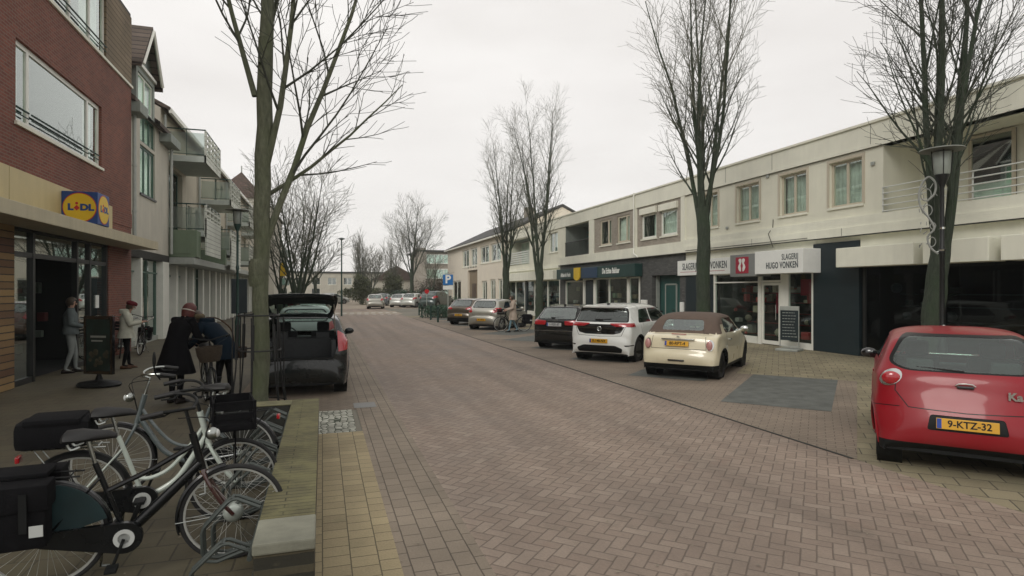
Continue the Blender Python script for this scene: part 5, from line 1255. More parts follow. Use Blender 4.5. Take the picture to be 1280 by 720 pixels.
# ---- bronze hatchback ----
bronze = paint('bronze_car_paint', (.105, .085, .06), .5, .35)
cars['bronze'] = dict(cars['corsa'], L=4.25, w=.88, axles=(.75, 3.4), belt=(.98, .93), H=1.46, paint=bronze,
    prof=[(.14, .26, .2, 3), (.04, .34, .3, 2.8), (.0, .48, .34, 2.8), (.02, .60, .34, 2.8), (.07, .68, .32, 2.8), (.07, .85, .3, 3), (.12, .98, .28, 3), (.2, 1.05, .25, 3.2), (.44, 1.24, .22, 3.4), (.58, 1.37, .16, 3.6), (.66, 1.41, .13, 3.6), (1.1, 1.45, .13, 3.2), (1.9, 1.46, .13, 3.2), (2.4, 1.38, .12, 3.4), (2.8, 1.16, .13, 3.6), (3.15, 1.0, .16, 3.6), (3.6, .88, .22, 3.2), (4.05, .74, .28, 3), (4.2, .56, .3, 3), (4.25, .42, .3, 3), (4.18, .25, .2, 3)],
    regions=hatch_side_windows(1.0, .95, 1.35, .8, 1.2, 1.8, 3.0)+[('paint_rear', grown(roundpoly([(-.62, 1.05), (.62, 1.05), (.53, 1.36), (-.53, 1.36)], .08, 4)), None, None, 2, lambda c, n: c.y < 1.0), ('rear', roundpoly([(-.62, 1.05), (.62, 1.05), (.53, 1.36), (-.53, 1.36)], .08, 4), 'rear_window', M['car_glass'], -.002, None), screen(4.25, .62, .54, 1.02, 1.40, 2.2, 3.2),
           ('rear2', roundpoly([(.42, .86), (.90, .88), (.90, 1.0), (.66, 1.0), (.48, .95)], .03), 'tail_light', M['taillight'], .010, lambda c, n: c.y < .5),
           ('paint_rear', [(-.9, .2), (.9, .2), (.9, .42), (-.9, .42)], None, None, 3, lambda c, n: c.y < .34)] + front_bits(4.25, .88, .72),
    plate=(0, .56, -.01, '61-ZJF-8', 'plate_y', 0), lines=[('rear', (0, .68), (.56, .68)), ('rear', (.56, .68), (.62, .9))],
    extras=[('emblem', M['chrome'], lambda q: q.tube([(.04*cos(2*pi*i/16), .065, .9+.03*sin(2*pi*i/16)) for i in range(16)], .007, 5, closed=True))])
# ---- red small car ----
redp = paint('red_car_paint', (.25, .001, .009), .0, .35, .3)
cars['ka'] = dict(L=3.62, w=.83, H=1.50, belt=(1.03, .98), axles=(.52, 2.82), wr=.295, sh=.015, tumble=.36, rt=.09, flare=.03, paint=redp, mirror=M['gloss_black'],
    prof=[(.12, .24, .24, 2.6), (.03, .32, .34, 2.6), (.0, .42, .38, 2.6), (.0, .55, .38, 2.6), (.06, .70, .36, 2.6), (.13, .85, .34, 2.7), (.18, 1.0, .32, 2.8), (.24, 1.09, .28, 2.9), (.36, 1.26, .24, 3.0), (.46, 1.39, .18, 3.0), (.56, 1.445, .15, 3.0), (.95, 1.49, .15, 3.0), (1.5, 1.50, .14, 3.0), (2.0, 1.42, .13, 3.4), (2.35, 1.22, .13, 3.6), (2.65, 1.04, .16, 3.6), (3.1, .92, .24, 3), (3.45, .76, .3, 2.8), (3.58, .56, .32, 2.8), (3.62, .42, .3, 3), (3.55, .25, .2, 3)],
    regions=[('side', roundpoly([(.80, 1.13), (1.22, 1.07), (1.26, 1.36), (1.05, 1.36)], .06), 'side_window', M['car_glass_dark'], -.004, None), ('side', roundpoly([(1.28, 1.06), (2.55, 1.02), (1.98, 1.375), (1.33, 1.38)], .05), 'side_window', M['car_glass_dark'], -.004, None),
           ('paint_rear', grown(roundpoly([(-.50, 1.075), (.50, 1.075), (.66, 1.14), (.52, 1.425), (-.52, 1.425), (-.66, 1.14)], .09, 4)), None, None, 2, lambda c, n: c.y < 1.0), ('rear', roundpoly([(-.50, 1.075), (.50, 1.075), (.66, 1.14), (.52, 1.425), (-.52, 1.425), (-.66, 1.14)], .09, 4), 'rear_window', M['car_glass_mid'], -.002, None),
           screen(3.62, .62, .52, 1.06, 1.44, 1.85, 2.7),
           ('rear2', [(.655+.105*cos(2*pi*i/18), .97+.085*sin(2*pi*i/18)-.035*cos(2*pi*i/18)) for i in range(18)], 'tail_light', M['chrome'], .010, lambda c, n: c.y < .6),
           ('paint_rear', [(-.9, .2), (.9, .2), (.9, .31), (-.9, .31)], None, None, 3, lambda c, n: c.y < .34),
           ('rear', roundpoly([(-.34, .47), (.34, .47), (.31, .63), (-.31, .63)], .03), 'plate_recess', M['plastic'], -.006, None)] + front_bits(3.62, .83, .80),
    lines=[('rear', (0, .665), (.5, .68)), ('rear', (.5, .68), (.62, .84)), ('rear', (.62, .84), (.60, 1.06)), ('side', (1.22, .34), (1.22, 1.06)), ('side', (2.35, .32), (2.45, 1.03)), ('side', (.10, .68), (.42, .64))],
    plate=(0, .55, .005, '9-KTZ-32', 'plate_y', radians(-8)), spokes=7,
    extras=[('tailgate_handle', M['gloss_black'], lambda q: q.cbox(-.075, .075, .125, .17, .905, .94, .015)), ('tailgate_trim', M['chrome'], lambda q: q.tube([(-.085, .14, .935), (-.06, .135, .955), (0, .13, .962), (.06, .135, .955), (.085, .14, .935)], .007, 6)),
            ('wiper', M['gloss_black'], lambda q: q.tube([(0, .225, 1.08), (-.18, .24, 1.09), (-.42, .28, 1.10)], .010, 5)),
            ('door_handle', redp, lambda q: [q.cbox(s*.825-.014, s*.825+.014, 1.32, 1.5, .90, .93, .01) for s in (1, -1)])]
        + [('tail_light_lens', M['taillight'], lambda q, s=s: q.ball((s*.655, .222, .968), .092, 18, (1.0, .42, .80))) for s in (1, -1)])
# ---- dark hatchback with raised tailgate ----
dblue = paint('dark_car_paint', (.005, .009, .010), .0, .22, .45)
inner = mat('tailgate_inner', (.010, .018, .019), .7, var=.2, scale=8)
cars['fiesta'] = dict(L=3.95, w=.86, H=1.48, belt=(1.0, .95), axles=(.68, 3.17), wr=.30, sh=.02, tumble=.36, rt=.07, paint=dblue, boot=True,
    prof=[(.12, .24, .22, 2.8), (.03, .34, .32, 2.8), (.0, .48, .34, 2.8), (.02, .62, .34, 2.8), (.06, .68, .32, 2.8), (.07, .85, .3, 3), (.14, 1.0, .28, 3), (.22, 1.09, .25, 3.2), (.40, 1.27, .22, 3.4), (.52, 1.39, .17, 3.6), (.62, 1.435, .13, 3.6), (1.0, 1.47, .13, 3.2), (1.7, 1.48, .13, 3.2), (2.2, 1.39, .12, 3.4), (2.6, 1.18, .13, 3.6), (2.95, 1.0, .16, 3.6), (3.4, .88, .22, 3.2), (3.78, .74, .28, 3), (3.92, .56, .3, 3), (3.95, .42, .3, 3), (3.88, .25, .2, 3)],
    regions=hatch_side_windows(1.02, .97, 1.37, .75, 1.1, 1.72, 2.8)
        + [('rear', roundpoly([(-.58, .69), (.58, .69), (.66, .95), (.63, 1.12), (.55, 1.41), (-.55, 1.41), (-.63, 1.12), (-.66, .95)], .05), 'tailgate', dblue, .0, lambda c, n: c.y < .75 and n.y < -.05),
           ('rear', roundpoly([(-.56, 1.12), (.56, 1.12), (.49, 1.35), (-.49, 1.35)], .06), 'tailgate_window', M['car_glass'], .0, lambda c, n: c.y < .75 and n.y < -.05),
           screen(3.95, .62, .54, 1.02, 1.42, 2.05, 3.0),
           ('rear2', roundpoly([(.66, .80), (.88, .84), (.88, .96), (.74, 1.12), (.64, 1.18)], .02), 'tail_light', M['taillight'], .010, lambda c, n: c.y < .42)] + front_bits(3.95, .86, .75),
    lines=[('side', (1.72, .32), (1.72, 1.0)), ('side', (2.6, .32), (2.65, .97))], plate=None, spokes=5,
    extras=[('boot_sill', M['plastic'], lambda q: q.cbox(-.58, .58, .05, .22, .665, .70, .01)), ('boot_floor', M['seat'], lambda q: q.box(-.56, .56, .2, 1.0, .40, .44)),
            ('seat_back', M['seat'], lambda q: q.add(*skewbox(-.6, .6, .95, 1.05, .44, 1.02, -.08))), ('boot_side', M['seat'], lambda q: [q.box(s*.56-.02, s*.56+.06, .15, 1.0, .42, 1.0) for s in (1, -1)]),
            ('shopping_bag', M['plastic'], lambda q: q.ball((.32, .45, .52), .13, 12, (1.3, 1, .8)))])
LB = {'mini': ('parked_car', 'cream cabriolet with a brown fabric roof parked nearest the empty grey bay'),
      'id3': ('parked_car', 'white hatchback with a gloss black tailgate panel and red light strip'),
      'audi': ('parked_car', 'black hatchback with a pale reflecting rear window, left of the white hatchback'),
      'corsa': ('parked_car', 'silver small hatchback with high red tail lights beside the woman with the bicycle'),
      'bronze': ('parked_car', 'bronze brown hatchback at the far end of the right-hand bays'),
      'ka': ('parked_car', 'small red rounded hatchback at the right edge of the photo'),
      'fiesta': ('parked_car', 'dark hatchback with its tailgate raised beside the left tree')}
POS = {'mini': (7.80, 11.55, 49.5), 'id3': (7.62, 14.9, 50), 'audi': (7.74, 18.39, 49), 'corsa': (7.68, 28.0, 44), 'bronze': (7.62, 32.35, 46), 'ka': (6.70, 4.70, 49.5), 'fiesta': (-.37, 12.0, 1)}
CARS = {}
for k in ('mini', 'id3', 'audi', 'corsa', 'bronze', 'ka', 'fiesta'):
    o = make_car(LB[k][0], LB[k][1], cars[k]); x, y, a = POS[k]; place(o, x, y, a, cars[k]['axles'][0]); CARS[k] = o
for k in ('mini', 'id3', 'audi', 'corsa', 'bronze'): CARS[k]['group'] = 'cars in the angled bays on the right'
# script emblem on the red car
t = text_mb('Ka', .11, .004, .004); orient(t, (.40, .118, .86), (1, 0, 0), (0, 0, 1), (0, -1, 0)); t.build('model_lettering', M['chrome'], CARS['ka'])
# raise the tailgate
root = CARS['fiesta']; hinge = Vector((0, .57, 1.42)); ang = radians(-86)
tgo = [c for c in root.children if c.name.startswith('tailgate')]
gate = [c for c in tgo if not c.name.startswith('tailgate_window')][0]; gw = [c for c in tgo if c.name.startswith('tailgate_window')][0]
Rm = Matrix.Translation(hinge) @ Matrix.Rotation(ang, 4, 'X') @ Matrix.Translation(-hinge)
me = gate.data; bm = bmesh.new(); bm.from_mesh(me); bmesh.ops.remove_doubles(bm, verts=bm.verts[:], dist=.0005); bm.normal_update()
bmesh.ops.solidify(bm, geom=bm.faces[:], thickness=.05)
for v in bm.verts: v.co = Rm @ v.co
bm.to_mesh(me); bm.free(); me.materials.append(inner)
nrmin = (Rm.to_3x3() @ Vector((0, .8, -.6)))
for p in me.polygons:
    if p.normal.dot(nrmin) > .3: p.material_index = 1
for v in gw.data.vertices: v.co = Rm @ v.co
gw.parent = gate; gw.name = 'rear_window'
ti = MB(); ti.cbox(-.50, .50, .10, .13, .72, .80, .01); ti.cbox(-.06, .06, .08, .14, .70, .74, .01); ti.v = [tuple(Rm @ Vector(p)) for p in ti.v]; ti.build('inner_trim', M['plastic'], gate)
sr = MB()
for s in (1, -1): sr.tube([(s*.60, .38, 1.10), tuple(Rm @ Vector((s*.58, .20, 1.02)))], .011, 6)
sr.build('gas_strut', M['chrome'], root)
# ---- cars further off ----
def recolor(o, frm, to):
    for c in [o]+list(o.children_recursive):
        if c.type == 'MESH' and any(s.material == frm for s in c.material_slots):
            c.data = c.data.copy()
            for i, m_ in enumerate(c.data.materials):
                if m_ == frm: c.data.materials[i] = to
G2 = 'cars further along the street'
base = make_car('parked_car', 'pale silver hatchback driving away in the middle distance of the road', dict(cars['corsa'], plate=None, extras=[]), simple=True)
place(base, 5.1, 61.5, 8, .6); base['group'] = G2
far = [((.44, .45, .42), (7.9, 66.0), 30, 'white hatchback parked beyond the moving silver car, left in its row', 1.0),
       ((.50, .52, .48), (9.0, 64.5), 34, 'white car parked in the middle of the far row', 1.05),
       ((.05, .075, .07), (10.6, 61.5), 40, 'dark green grey van-like car at the right end of the far row', 1.22),
       ((.10, .12, .13), (6.8, 73), 20, 'dark car half hidden behind the far silver car', 1.0),
       ((.30, .32, .32), (-.45, 17.6), 0, 'silver car parked ahead of the open dark hatchback', 1.0),
       ((.10, .05, .03), (-.40, 27.5), 0, 'dark reddish car further along the left kerb', 1.0),
       ((.35, .36, .33), (.2, 84), 70, 'pale car parked crosswise at the far left end of the street', 1.0)]
for i, (c, (x, y), a, lab, s) in enumerate(far):
    m_ = paint('far_paint_%d' % i, c, .2, .35); o = copy_tree(base); recolor(o, silver, m_); place(o, x, y, a, .6); o['label'] = lab; o['group'] = G2; o.scale = (s*.98, s, s)
# ================= trees =================
def bark(name, c1, c2, moss):
    m, n, b = base_mat(name); geo = n.new('ShaderNodeNewGeometry'); pos = geo.outputs['Position']
    st = n.new('ShaderNodeMapping'); st.inputs['Scale'].default_value = (8, 8, 2.4); n.nt.links.new(pos, st.inputs[0])
    f = n.noise(st.outputs[0], 2.2, 6, .65); g = n.noise(pos, 1.4, 3)
    c = n.ramp(f, [(.3, c1), (.7, c2)]); c = n.mix(n.ramp(g, [(.45, (0, 0, 0)), (.7, (.75,)*3)]), c, moss)
    n.put(b.inputs['Base Color'], c); b.inputs['Roughness'].default_value = .9
    n.nt.links.new(n.bump(f, 1.0, .05), b.inputs['Normal']); return m
M['bark'] = bark('mossy_bark', (.022, .032, .020), (.052, .066, .044), (.034, .058, .027))
M['bark_pale'] = bark('pale_bark', (.075, .082, .052), (.17, .18, .12), (.10, .12, .06))
M['twig'] = mat('twig_bark', (.13, .13, .10), .9, var=.3, scale=1)
M['twig_dark'] = mat('twig_bark_dark', (.055, .060, .045), .9, var=.3, scale=1)
def rot_about(v, axis, a): return Matrix.Rotation(a, 3, axis) @ v
def grow(rng, out, p, d, length, r0, lvl, maxl, cfg, r_end=None):
    n = max(3, int(length/cfg['seg'][min(lvl, len(cfg['seg'])-1)])); pts = [p.copy()]; rs = [r0]; r1 = r_end if r_end is not None else max(cfg['rmin'], r0*.22)
    d = d.normalized(); step = length/n
    for i in range(n):
        j = cfg['wob'][min(lvl, len(cfg['wob'])-1)]
        d = (d+Vector((rng.gauss(0, j), rng.gauss(0, j), rng.gauss(0, j*.6)))+Vector((0, 0, cfg['up'][min(lvl, len(cfg['up'])-1)]))).normalized()
        p = p+d*step; pts.append(p.copy()); rs.append(r0+(r1-r0)*((i+1)/n)**.85)
    out.append((lvl, pts, rs))
    if lvl >= maxl: return
    nb = cfg['n'][lvl]; nb = int(nb*(.6+.4*length/cfg['ref'][lvl])+rng.random())
    az = rng.uniform(0, 6.28)
    for k in range(nb):
        t = cfg['from'][lvl]+(1-cfg['from'][lvl])*((k+rng.random())/nb); x = t*n; i = min(int(x), n-1); q = x-i
        pos = pts[i].lerp(pts[i+1], q); tang = (pts[i+1]-pts[i]).normalized()
        az += 2.4+rng.uniform(-.5, .5); a = cfg['ang'][lvl]*rng.uniform(.7, 1.3)
        side = tang.cross(Vector((0, 0, 1))); side = side.normalized() if side.length > .05 else Vector((1, 0, 0))
        nd = rot_about(rot_about(tang, side, a), tang, az)
        if nd.z < cfg.get('minz', -.2): nd.z = cfg.get('minz', -.2)+.1
        r = (rs[i]*(1-q)+rs[i+1]*q)*cfg['rr'][lvl]; l = cfg['len'][lvl]*rng.uniform(.65, 1.15)*(1-cfg['short'][lvl]*(t if lvl else t*.8))
        grow(rng, out, pos, nd, l, max(cfg['rmin'], r), lvl+1, maxl, cfg)
def mesh_branches(paths, name, m, parent):
    mb = MB()
    for lvl, pts, rs in paths:
        sides = 12 if rs[0] > .09 else (8 if rs[0] > .04 else (5 if rs[0] > .015 else 3))
        mb.tube(pts, rs, sides, caps=False)
    me_o = mb.build(name, m, parent, smooth=True if len(mb.f) < 60000 else False, fix=False)
    return me_o
def tree(label, loc, seed, leaders, cfg, height, r, fork, rz=0, barkm='bark', twigm='twig', maxl=3, group=None, spread=.25, lean=(0, 0), trunk_to=None, name='bare_tree', rmain=None, extra=None, drop=.9):
    rng = random.Random(seed); root = thing(name, label, 'tree', loc, rz, group); paths = []
    # trunk with root flare
    top = Vector((lean[0], lean[1], fork)); tp = [Vector((0, 0, -.05)), Vector((0, 0, .12)), Vector((lean[0]*.1, lean[1]*.1, .5))]; tr = [r*1.45, r*1.18, r*1.02]
    for i in range(1, 13):
        t = i/12; tp.append(Vector((lean[0]*t+rng.gauss(0, .012), lean[1]*t+rng.gauss(0, .012), .5+(fork-.5)*t))); tr.append(r*(1.0-.12*t)*rng.uniform(.94, 1.07))
    paths.append((0, tp, tr))
    for i in range(leaders):
        a = 2*pi*i/leaders+rng.uniform(-.35, .35); sp = spread*rng.uniform(.55, 1.25)
        if trunk_to and i == 0: sp = .03
        d = Vector((cos(a)*sp, sin(a)*sp, 1)); h = (height-fork)*rng.uniform(.78, 1.0)*(1-.15*(sp/spread-.55))
        start = Vector((top.x+cos(a)*r*.35, top.y+sin(a)*r*.35, fork-rng.uniform(.1, drop)))
        rl = (rmain or r*.9/sqrt(leaders)*1.05)*rng.uniform(.8, 1.1)
        if trunk_to and i == 0: rl = r*.86; start = top-Vector((0, 0, .1)); h = height-fork
        grow(rng, paths, start, d, h, rl, 1, maxl, cfg, r_end=.012)
    if extra: extra(rng, paths, cfg, maxl)
    big = [p for p in paths if p[2][0] > .024 or p[0] <= 1]; small = [p for p in paths if not (p[2][0] > .024 or p[0] <= 1)]
    mesh_branches(big, 'trunk', M[barkm], root); mesh_branches(small, 'crown', M[twigm], root)
    return root
# cfg indices are by level: 0 trunk, 1 leader, 2 bough, 3 branchlet, 4 twig
FAST = dict(seg=[.5, .6, .38, .28, .2], wob=[.02, .035, .06, .09, .12], up=[0, .035, .07, .06, .03], n=[0, 14, 8, 5, 0], ref=[1, 9, 3.0, 1.2, 1], ang=[.3, .42, .50, .6, .6], rr=[.5, .52, .6, .65, .6],
            len=[1, 3.1, 1.25, .62, .5], short=[0, .60, .5, .4, .3], rmin=.0042, minz=.05)
FAST['from'] = [.4, .12, .15, .12, .2]
G3 = 'bare street trees along the right-hand bays'
tree('bare multi-stemmed tree behind the silver hatchback, farther of the close pair', (11.5, 37.2, 0), 11, 5, FAST, 12.8, .25, 3.4, maxl=4, group=G3, spread=.15)
tree('bare multi-stemmed tree in front of the pale awning band, nearer of the close pair', (11.5, 30.9, 0), 12, 5, FAST, 14.0, .235, 3.3, maxl=4, group=G3, spread=.17)
tree('bare tree whose trunk crosses the butcher sign behind the cream cabriolet', (11.3, 15.75, 0), 13, 6, FAST, 14.2, .215, 4.5, maxl=4, group=G3, spread=.20)
NEAR = dict(FAST); NEAR['n'] = [0, 13, 7, 5, 0]; NEAR['ang'] = [.3, .55, .6, .65, .6]; NEAR['len'] = [1, 3.4, 1.5, .7, .5]
tree('large bare multi-stemmed tree behind the lamp post at the right', (11.95, 9.05, 0), 17, 6, NEAR, 14.0, .20, 3.1, maxl=4, group=G3, spread=.17, barkm='bark', twigm='twig_dark', lean=(.22, -.12))
# left near tree
LFT = dict(FAST); LFT['n'] = [0, 15, 8, 6, 0]; LFT['ang'] = [.3, .62, .55, .6, .6]; LFT['len'] = [1, 2.6, 1.25, .6, .5]; LFT['up'] = [0, .02, .06, .05, .03]; LFT['short'] = [0, .5, .5, .4, .3]
def left_extra(rng, paths, cfg, maxl):
    grow(rng, paths, Vector((.06, 0, 2.55)), Vector((.36, .05, .93)), 6.4, .056, 1, maxl, dict(cfg, up=[0, .012, .05, .05, .03]), r_end=.010)
    grow(rng, paths, Vector((.04, 0, 3.45)), Vector((.24, -.1, .97)), 6.0, .052, 1, maxl, cfg, r_end=.010)
    grow(rng, paths, Vector((-.05, 0, 4.75)), Vector((-.26, .1, .95)), 4.4, .042, 1, maxl, cfg, r_end=.010)
    grow(rng, paths, Vector((.05, .1, 3.3)), Vector((.75, .2, .55)), 3.0, .035, 2, maxl, cfg, r_end=.008)
    grow(rng, paths, Vector((.03, -.1, 5.2)), Vector((.20, .3, .97)), 4.6, .04, 1, maxl, cfg, r_end=.010)
    for z in (2.1, 2.25, 2.18): paths.append((0, [Vector((-.02, 0, z-.12)), Vector((0, 0, z)), Vector((0, 0, z+.14))], [.105, .14, .11]))
tree('bare pale-barked tree inside an iron guard beside the dark open hatchback', (-.88, 9.3, 0), 23, 1, LFT, 12.5, .116, 5.6, maxl=4, barkm='bark_pale', twigm='twig_dark', trunk_to=True, spread=.1, extra=left_extra, lean=(.10, 0))
# trees further along on the left
BUSHY = dict(FAST); BUSHY['n'] = [0, 10, 7, 4, 0]; BUSHY['ang'] = [.3, .7, .6, .6, .6]; BUSHY['len'] = [1, 3.2, 1.5, .8, .5]; BUSHY['rmin'] = .007; BUSHY['seg'] = [.6, .7, .5, .4, .3]
G4 = 'bare trees along the left pavement'
tree('bare spreading tree above the roof of the open hatchback, nearest of the left row behind', (-1.2, 31, 0), 31, 6, BUSHY, 9.4, .20, 1.9, maxl=4, group=G4, spread=.38)
tree('second bare tree of the left row, with a yellow sign on its trunk side', (-2.1, 33.5, 0), 32, 4, BUSHY, 8.2, .13, 2.0, maxl=3, group=G4, spread=.25)
tree('third bare tree of the left row, slimmer and farther off', (-1.6, 47, 0), 33, 5, BUSHY, 10.5, .2, 2.2, maxl=3, group=G4, spread=.3)
tree('faint bare tree at the far left bend before the long grey building', (-1.0, 92, 0), 34, 6, dict(BUSHY, rmin=.02), 11, .25, 3, maxl=3, group=G4, spread=.5)
# middle distance
FARF = dict(FAST, rmin=.012); FARF['n'] = [0, 20, 7, 3, 0]; FARF['ang'] = [.3, .30, .4, .5, .5]; FARF['len'] = [1, 2.8, 1.4, .8, .5]; FARF['seg'] = [.8, 1, .7, .5, .4]; FARF['from'] = [.3, .02, .1, .1, .2]
tree('narrow columnar bare tree left of the far parked cars', (5.0, 82, 0), 41, 8, FARF, 9.6, .22, .7, maxl=3, spread=.12)
tree('narrow columnar bare tree between the far parked cars and the tall round-crowned tree', (9.6, 86, 0), 42, 7, FARF, 9.4, .2, .7, maxl=3, spread=.11)
RND = dict(FAST, rmin=.009); RND['n'] = [0, 12, 7, 4, 0]; RND['ang'] = [.3, .55, .5, .5, .5]; RND['len'] = [1, 4.0, 2.0, 1.0, .6]; RND['seg'] = [.8, .9, .6, .5, .4]
tree('tall bare round-crowned tree behind the far row of parked cars', (10.4, 72.5, 0), 43, 6, RND, 12.0, .24, 4.0, maxl=4, spread=.5, trunk_to=True)
tree('small bare tree in front of the far gable beside the parking sign', (12.4, 70, 0), 44, 5, dict(BUSHY, rmin=.012), 6.5, .13, 1.8, maxl=3, spread=.4)
tree('hazy bare tree before the distant dark roofed house', (8.2, 104, 0), 45, 6, dict(RND, rmin=.02), 9, .2, 2, maxl=3, spread=.3)
# ---- clipped hedges and shrubs (leafy) ----
M['leaf'] = mat('hedge_leaf', (.035, .075, .045), .7, var=.45, scale=2)
M['leaf2'] = mat('olive_leaf', (.075, .085, .04), .75, var=.4, scale=1.5)
M['leaf3'] = mat('reddish_twig_shrub', (.10, .075, .055), .85, var=.35, scale=1.5)
def shrub(name, label, loc, size, m, seed, n=900, leaf=.09, cat='shrub', box=False, group=None, stem=True, rz=0):
    rng = random.Random(seed); root = thing(name, label, cat, loc, rz, group); mb = MB(); sx, sy, sz = size
    lobes = [(rng.uniform(-.55, .55)*sx, rng.uniform(-.55, .55)*sy, sz*rng.uniform(.35, .75), rng.uniform(.3, .5)) for _ in range(7)]
    for i in range(n):
        if box: x, y, z = rng.uniform(-sx, sx)/1, rng.uniform(-sy, sy), rng.random()**.7*sz*(1+.05*sin(i))
        else:
            l = rng.choice(lobes); v = Vector((rng.gauss(0, 1), rng.gauss(0, 1), rng.gauss(0, 1))).normalized()*(rng.random()**.35); x, y, z = l[0]+v.x*l[3]*sx, l[1]+v.y*l[3]*sy, max(.05, l[2]+v.z*l[3]*sz)
        a = Vector((rng.gauss(0, 1), rng.gauss(0, 1), rng.gauss(0, 1))).normalized(); b_ = a.orthogonal().normalized(); c_ = a.cross(b_); s = leaf*rng.uniform(.6, 1.3); p = Vector((x, y, z))
        mb.add([p-b_*s, p-c_*s*.5, p+b_*s, p+c_*s*.5], [(0, 1, 2, 3)])
    mb.build('foliage', m, root, fix=False)
    if stem:
        st = MB()
        for i in range(7):
            x, y = rng.uniform(-.3, .3)*sx, rng.uniform(-.3, .3)*sy; st.tube([(x*.4, y*.4, 0), (x*.8, y*.8, sz*.4), (x*1.5, y*1.5, sz*.8)], [.03, .02, .008], 5)
        st.build('stem', M['twig'], root)
    return root
shrub('clipped_hedge', 'low dark green clipped hedge block at the corner beyond the bronze car', (8.6, 41.6, 0), (1.45, 2.2, .8), M['leaf'], 1, 5200, .07, 'hedge', True, rz=radians(-30))
shrub('clipped_hedge', 'dark green hedge behind the parking sign in front of the pale house', (11.8, 47.5, 0), (.8, 3.4, 1.15), M['leaf'], 2, 5200, .07, 'hedge', True)
shrub('shrub', 'dense dark shrub at the foot of the left columnar tree', (4.9, 79, 0), (1.9, 1.4, 3.6), M['leaf2'], 3, 3000, .13)
shrub('shrub', 'tall green clipped shrub beside the second columnar tree', (9.5, 84, 0), (1.7, 1.2, 4.0), M['leaf2'], 4, 3000, .13)
shrub('shrub', 'reddish brown leafless shrub thicket right of the far cars', (13.0, 74.5, 0), (3.2, 1.6, 3.3), M['leaf3'], 5, 3800, .10)
shrub('shrub', 'low mixed shrubbery behind the far parked row, left part', (6.6, 90, 0), (5, 1.5, 2.2), M['leaf2'], 6, 2600, .15)
shrub('shrub', 'broad dark green shrubbery under the tall round-crowned tree', (11.0, 80, 0), (3.6, 1.4, 2.2), M['leaf'], 7, 2600, .13)
shrub('shrub', 'evergreen bush at the far left kerb beyond the tree row', (-2.6, 52, 0), (1.0, 1.5, 1.9), M['leaf'], 8, 1500, .1)
# ================= low wall, racks, street furniture =================
Wl = thing('low_wall', 'low L-shaped mossy brick wall with a pale concrete end block around the bicycle racks', 'wall')
wz = .45
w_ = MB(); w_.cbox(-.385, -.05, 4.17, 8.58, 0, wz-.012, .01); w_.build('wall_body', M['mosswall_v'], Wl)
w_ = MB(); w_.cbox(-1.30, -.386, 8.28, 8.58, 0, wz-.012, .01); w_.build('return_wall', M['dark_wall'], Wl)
w_ = MB(); w_.box(-.39, -.045, 4.172, 8.585, wz-.012, wz); w_.build('brick_cap', M['mosswall'], Wl)
w_ = MB(); w_.cbox(-1.31, -.391, 8.27, 8.585, wz-.012, wz, .004); w_.build('coping', mat('mossy_coping', (.19, .18, .10), .9, var=.3, scale=4, bump=.4), Wl)
w_ = MB(); w_.cbox(-.395, -.04, 3.76, 4.168, .385, wz+.004, .012); w_.build('end_block', M['concrete'], Wl)
w_ = MB(); w_.cbox(-.388, -.046, 3.775, 4.165, 0, .383, .01); w_.build('end_base', M['mosswall_v'], Wl)
# bicycle rack
Rk = thing('bicycle_rack', 'row of bent grey green tube wheel holders fixed along the low wall', 'bicycle rack')
rackm = mat('rack_paint', (.058, .068, .062), .45, metal=.3, var=.15, scale=6)
for i in range(11):
    y = 3.95+i*.385; z0 = .10 if i % 2 == 0 else .22
    q = MB(); h = .42 if i % 2 == 0 else .56
    for dy in (-.035, .035): q.tube([(-.40, y+dy, z0+.02), (-.66, y+dy, z0-.06), (-.72, y+dy, z0-.05), (-.745, y+dy, z0), (-.75, y+dy, z0+.13), (-.74, y+dy, z0+.17), (-.60, y+dy, h-.02), (-.57, y+dy, h), (-.54, y+dy, h), (-.40, y+dy, h-.07)], .012, 8)
    q.tube([(-.57, y-.045, h), (-.57, y+.045, h)], .012, 8)
    q.build('wheel_holder', rackm, Rk, smooth=True)
q = MB()
for z in (.14, .36): q.tube([(-.41, 3.8, z), (-.41, 8.2, z)], .016, 8)
q.build('rail', rackm, Rk, smooth=True)
# tree guard
Tg = thing('tree_guard', 'black iron tree guard of leaning bars and rings around the left tree', 'tree guard', (-.88, 9.3, 0))
for i in range(6):
    a = 2*pi*i/6+.35; c_, s_ = cos(a), sin(a)
    q = MB(); q.tube([(c_*.40, s_*.40, 0), (c_*.31, s_*.31, .8), (c_*.27, s_*.27, 1.62)], .011, 6); q.tube([(c_*.45*.98, s_*.44, 0), (c_*.36, s_*.36, .5), (c_*.35, s_*.35, 1.55)], .009, 6)
    q.tube([(c_*.305, s_*.305, .95), (c_*.28, s_*.28, 1.45)], .022, 8); q.build('bar', M['black_metal'], Tg, smooth=True)
for z, r_ in ((.32, .375), (1.08, .30), (1.58, .28)):
    q = MB(); q.tube([(cos(2*pi*i/24)*r_, sin(2*pi*i/24)*r_, z) for i in range(24)], .012, 6, closed=True); q.build('ring', M['black_metal'], Tg, smooth=True)
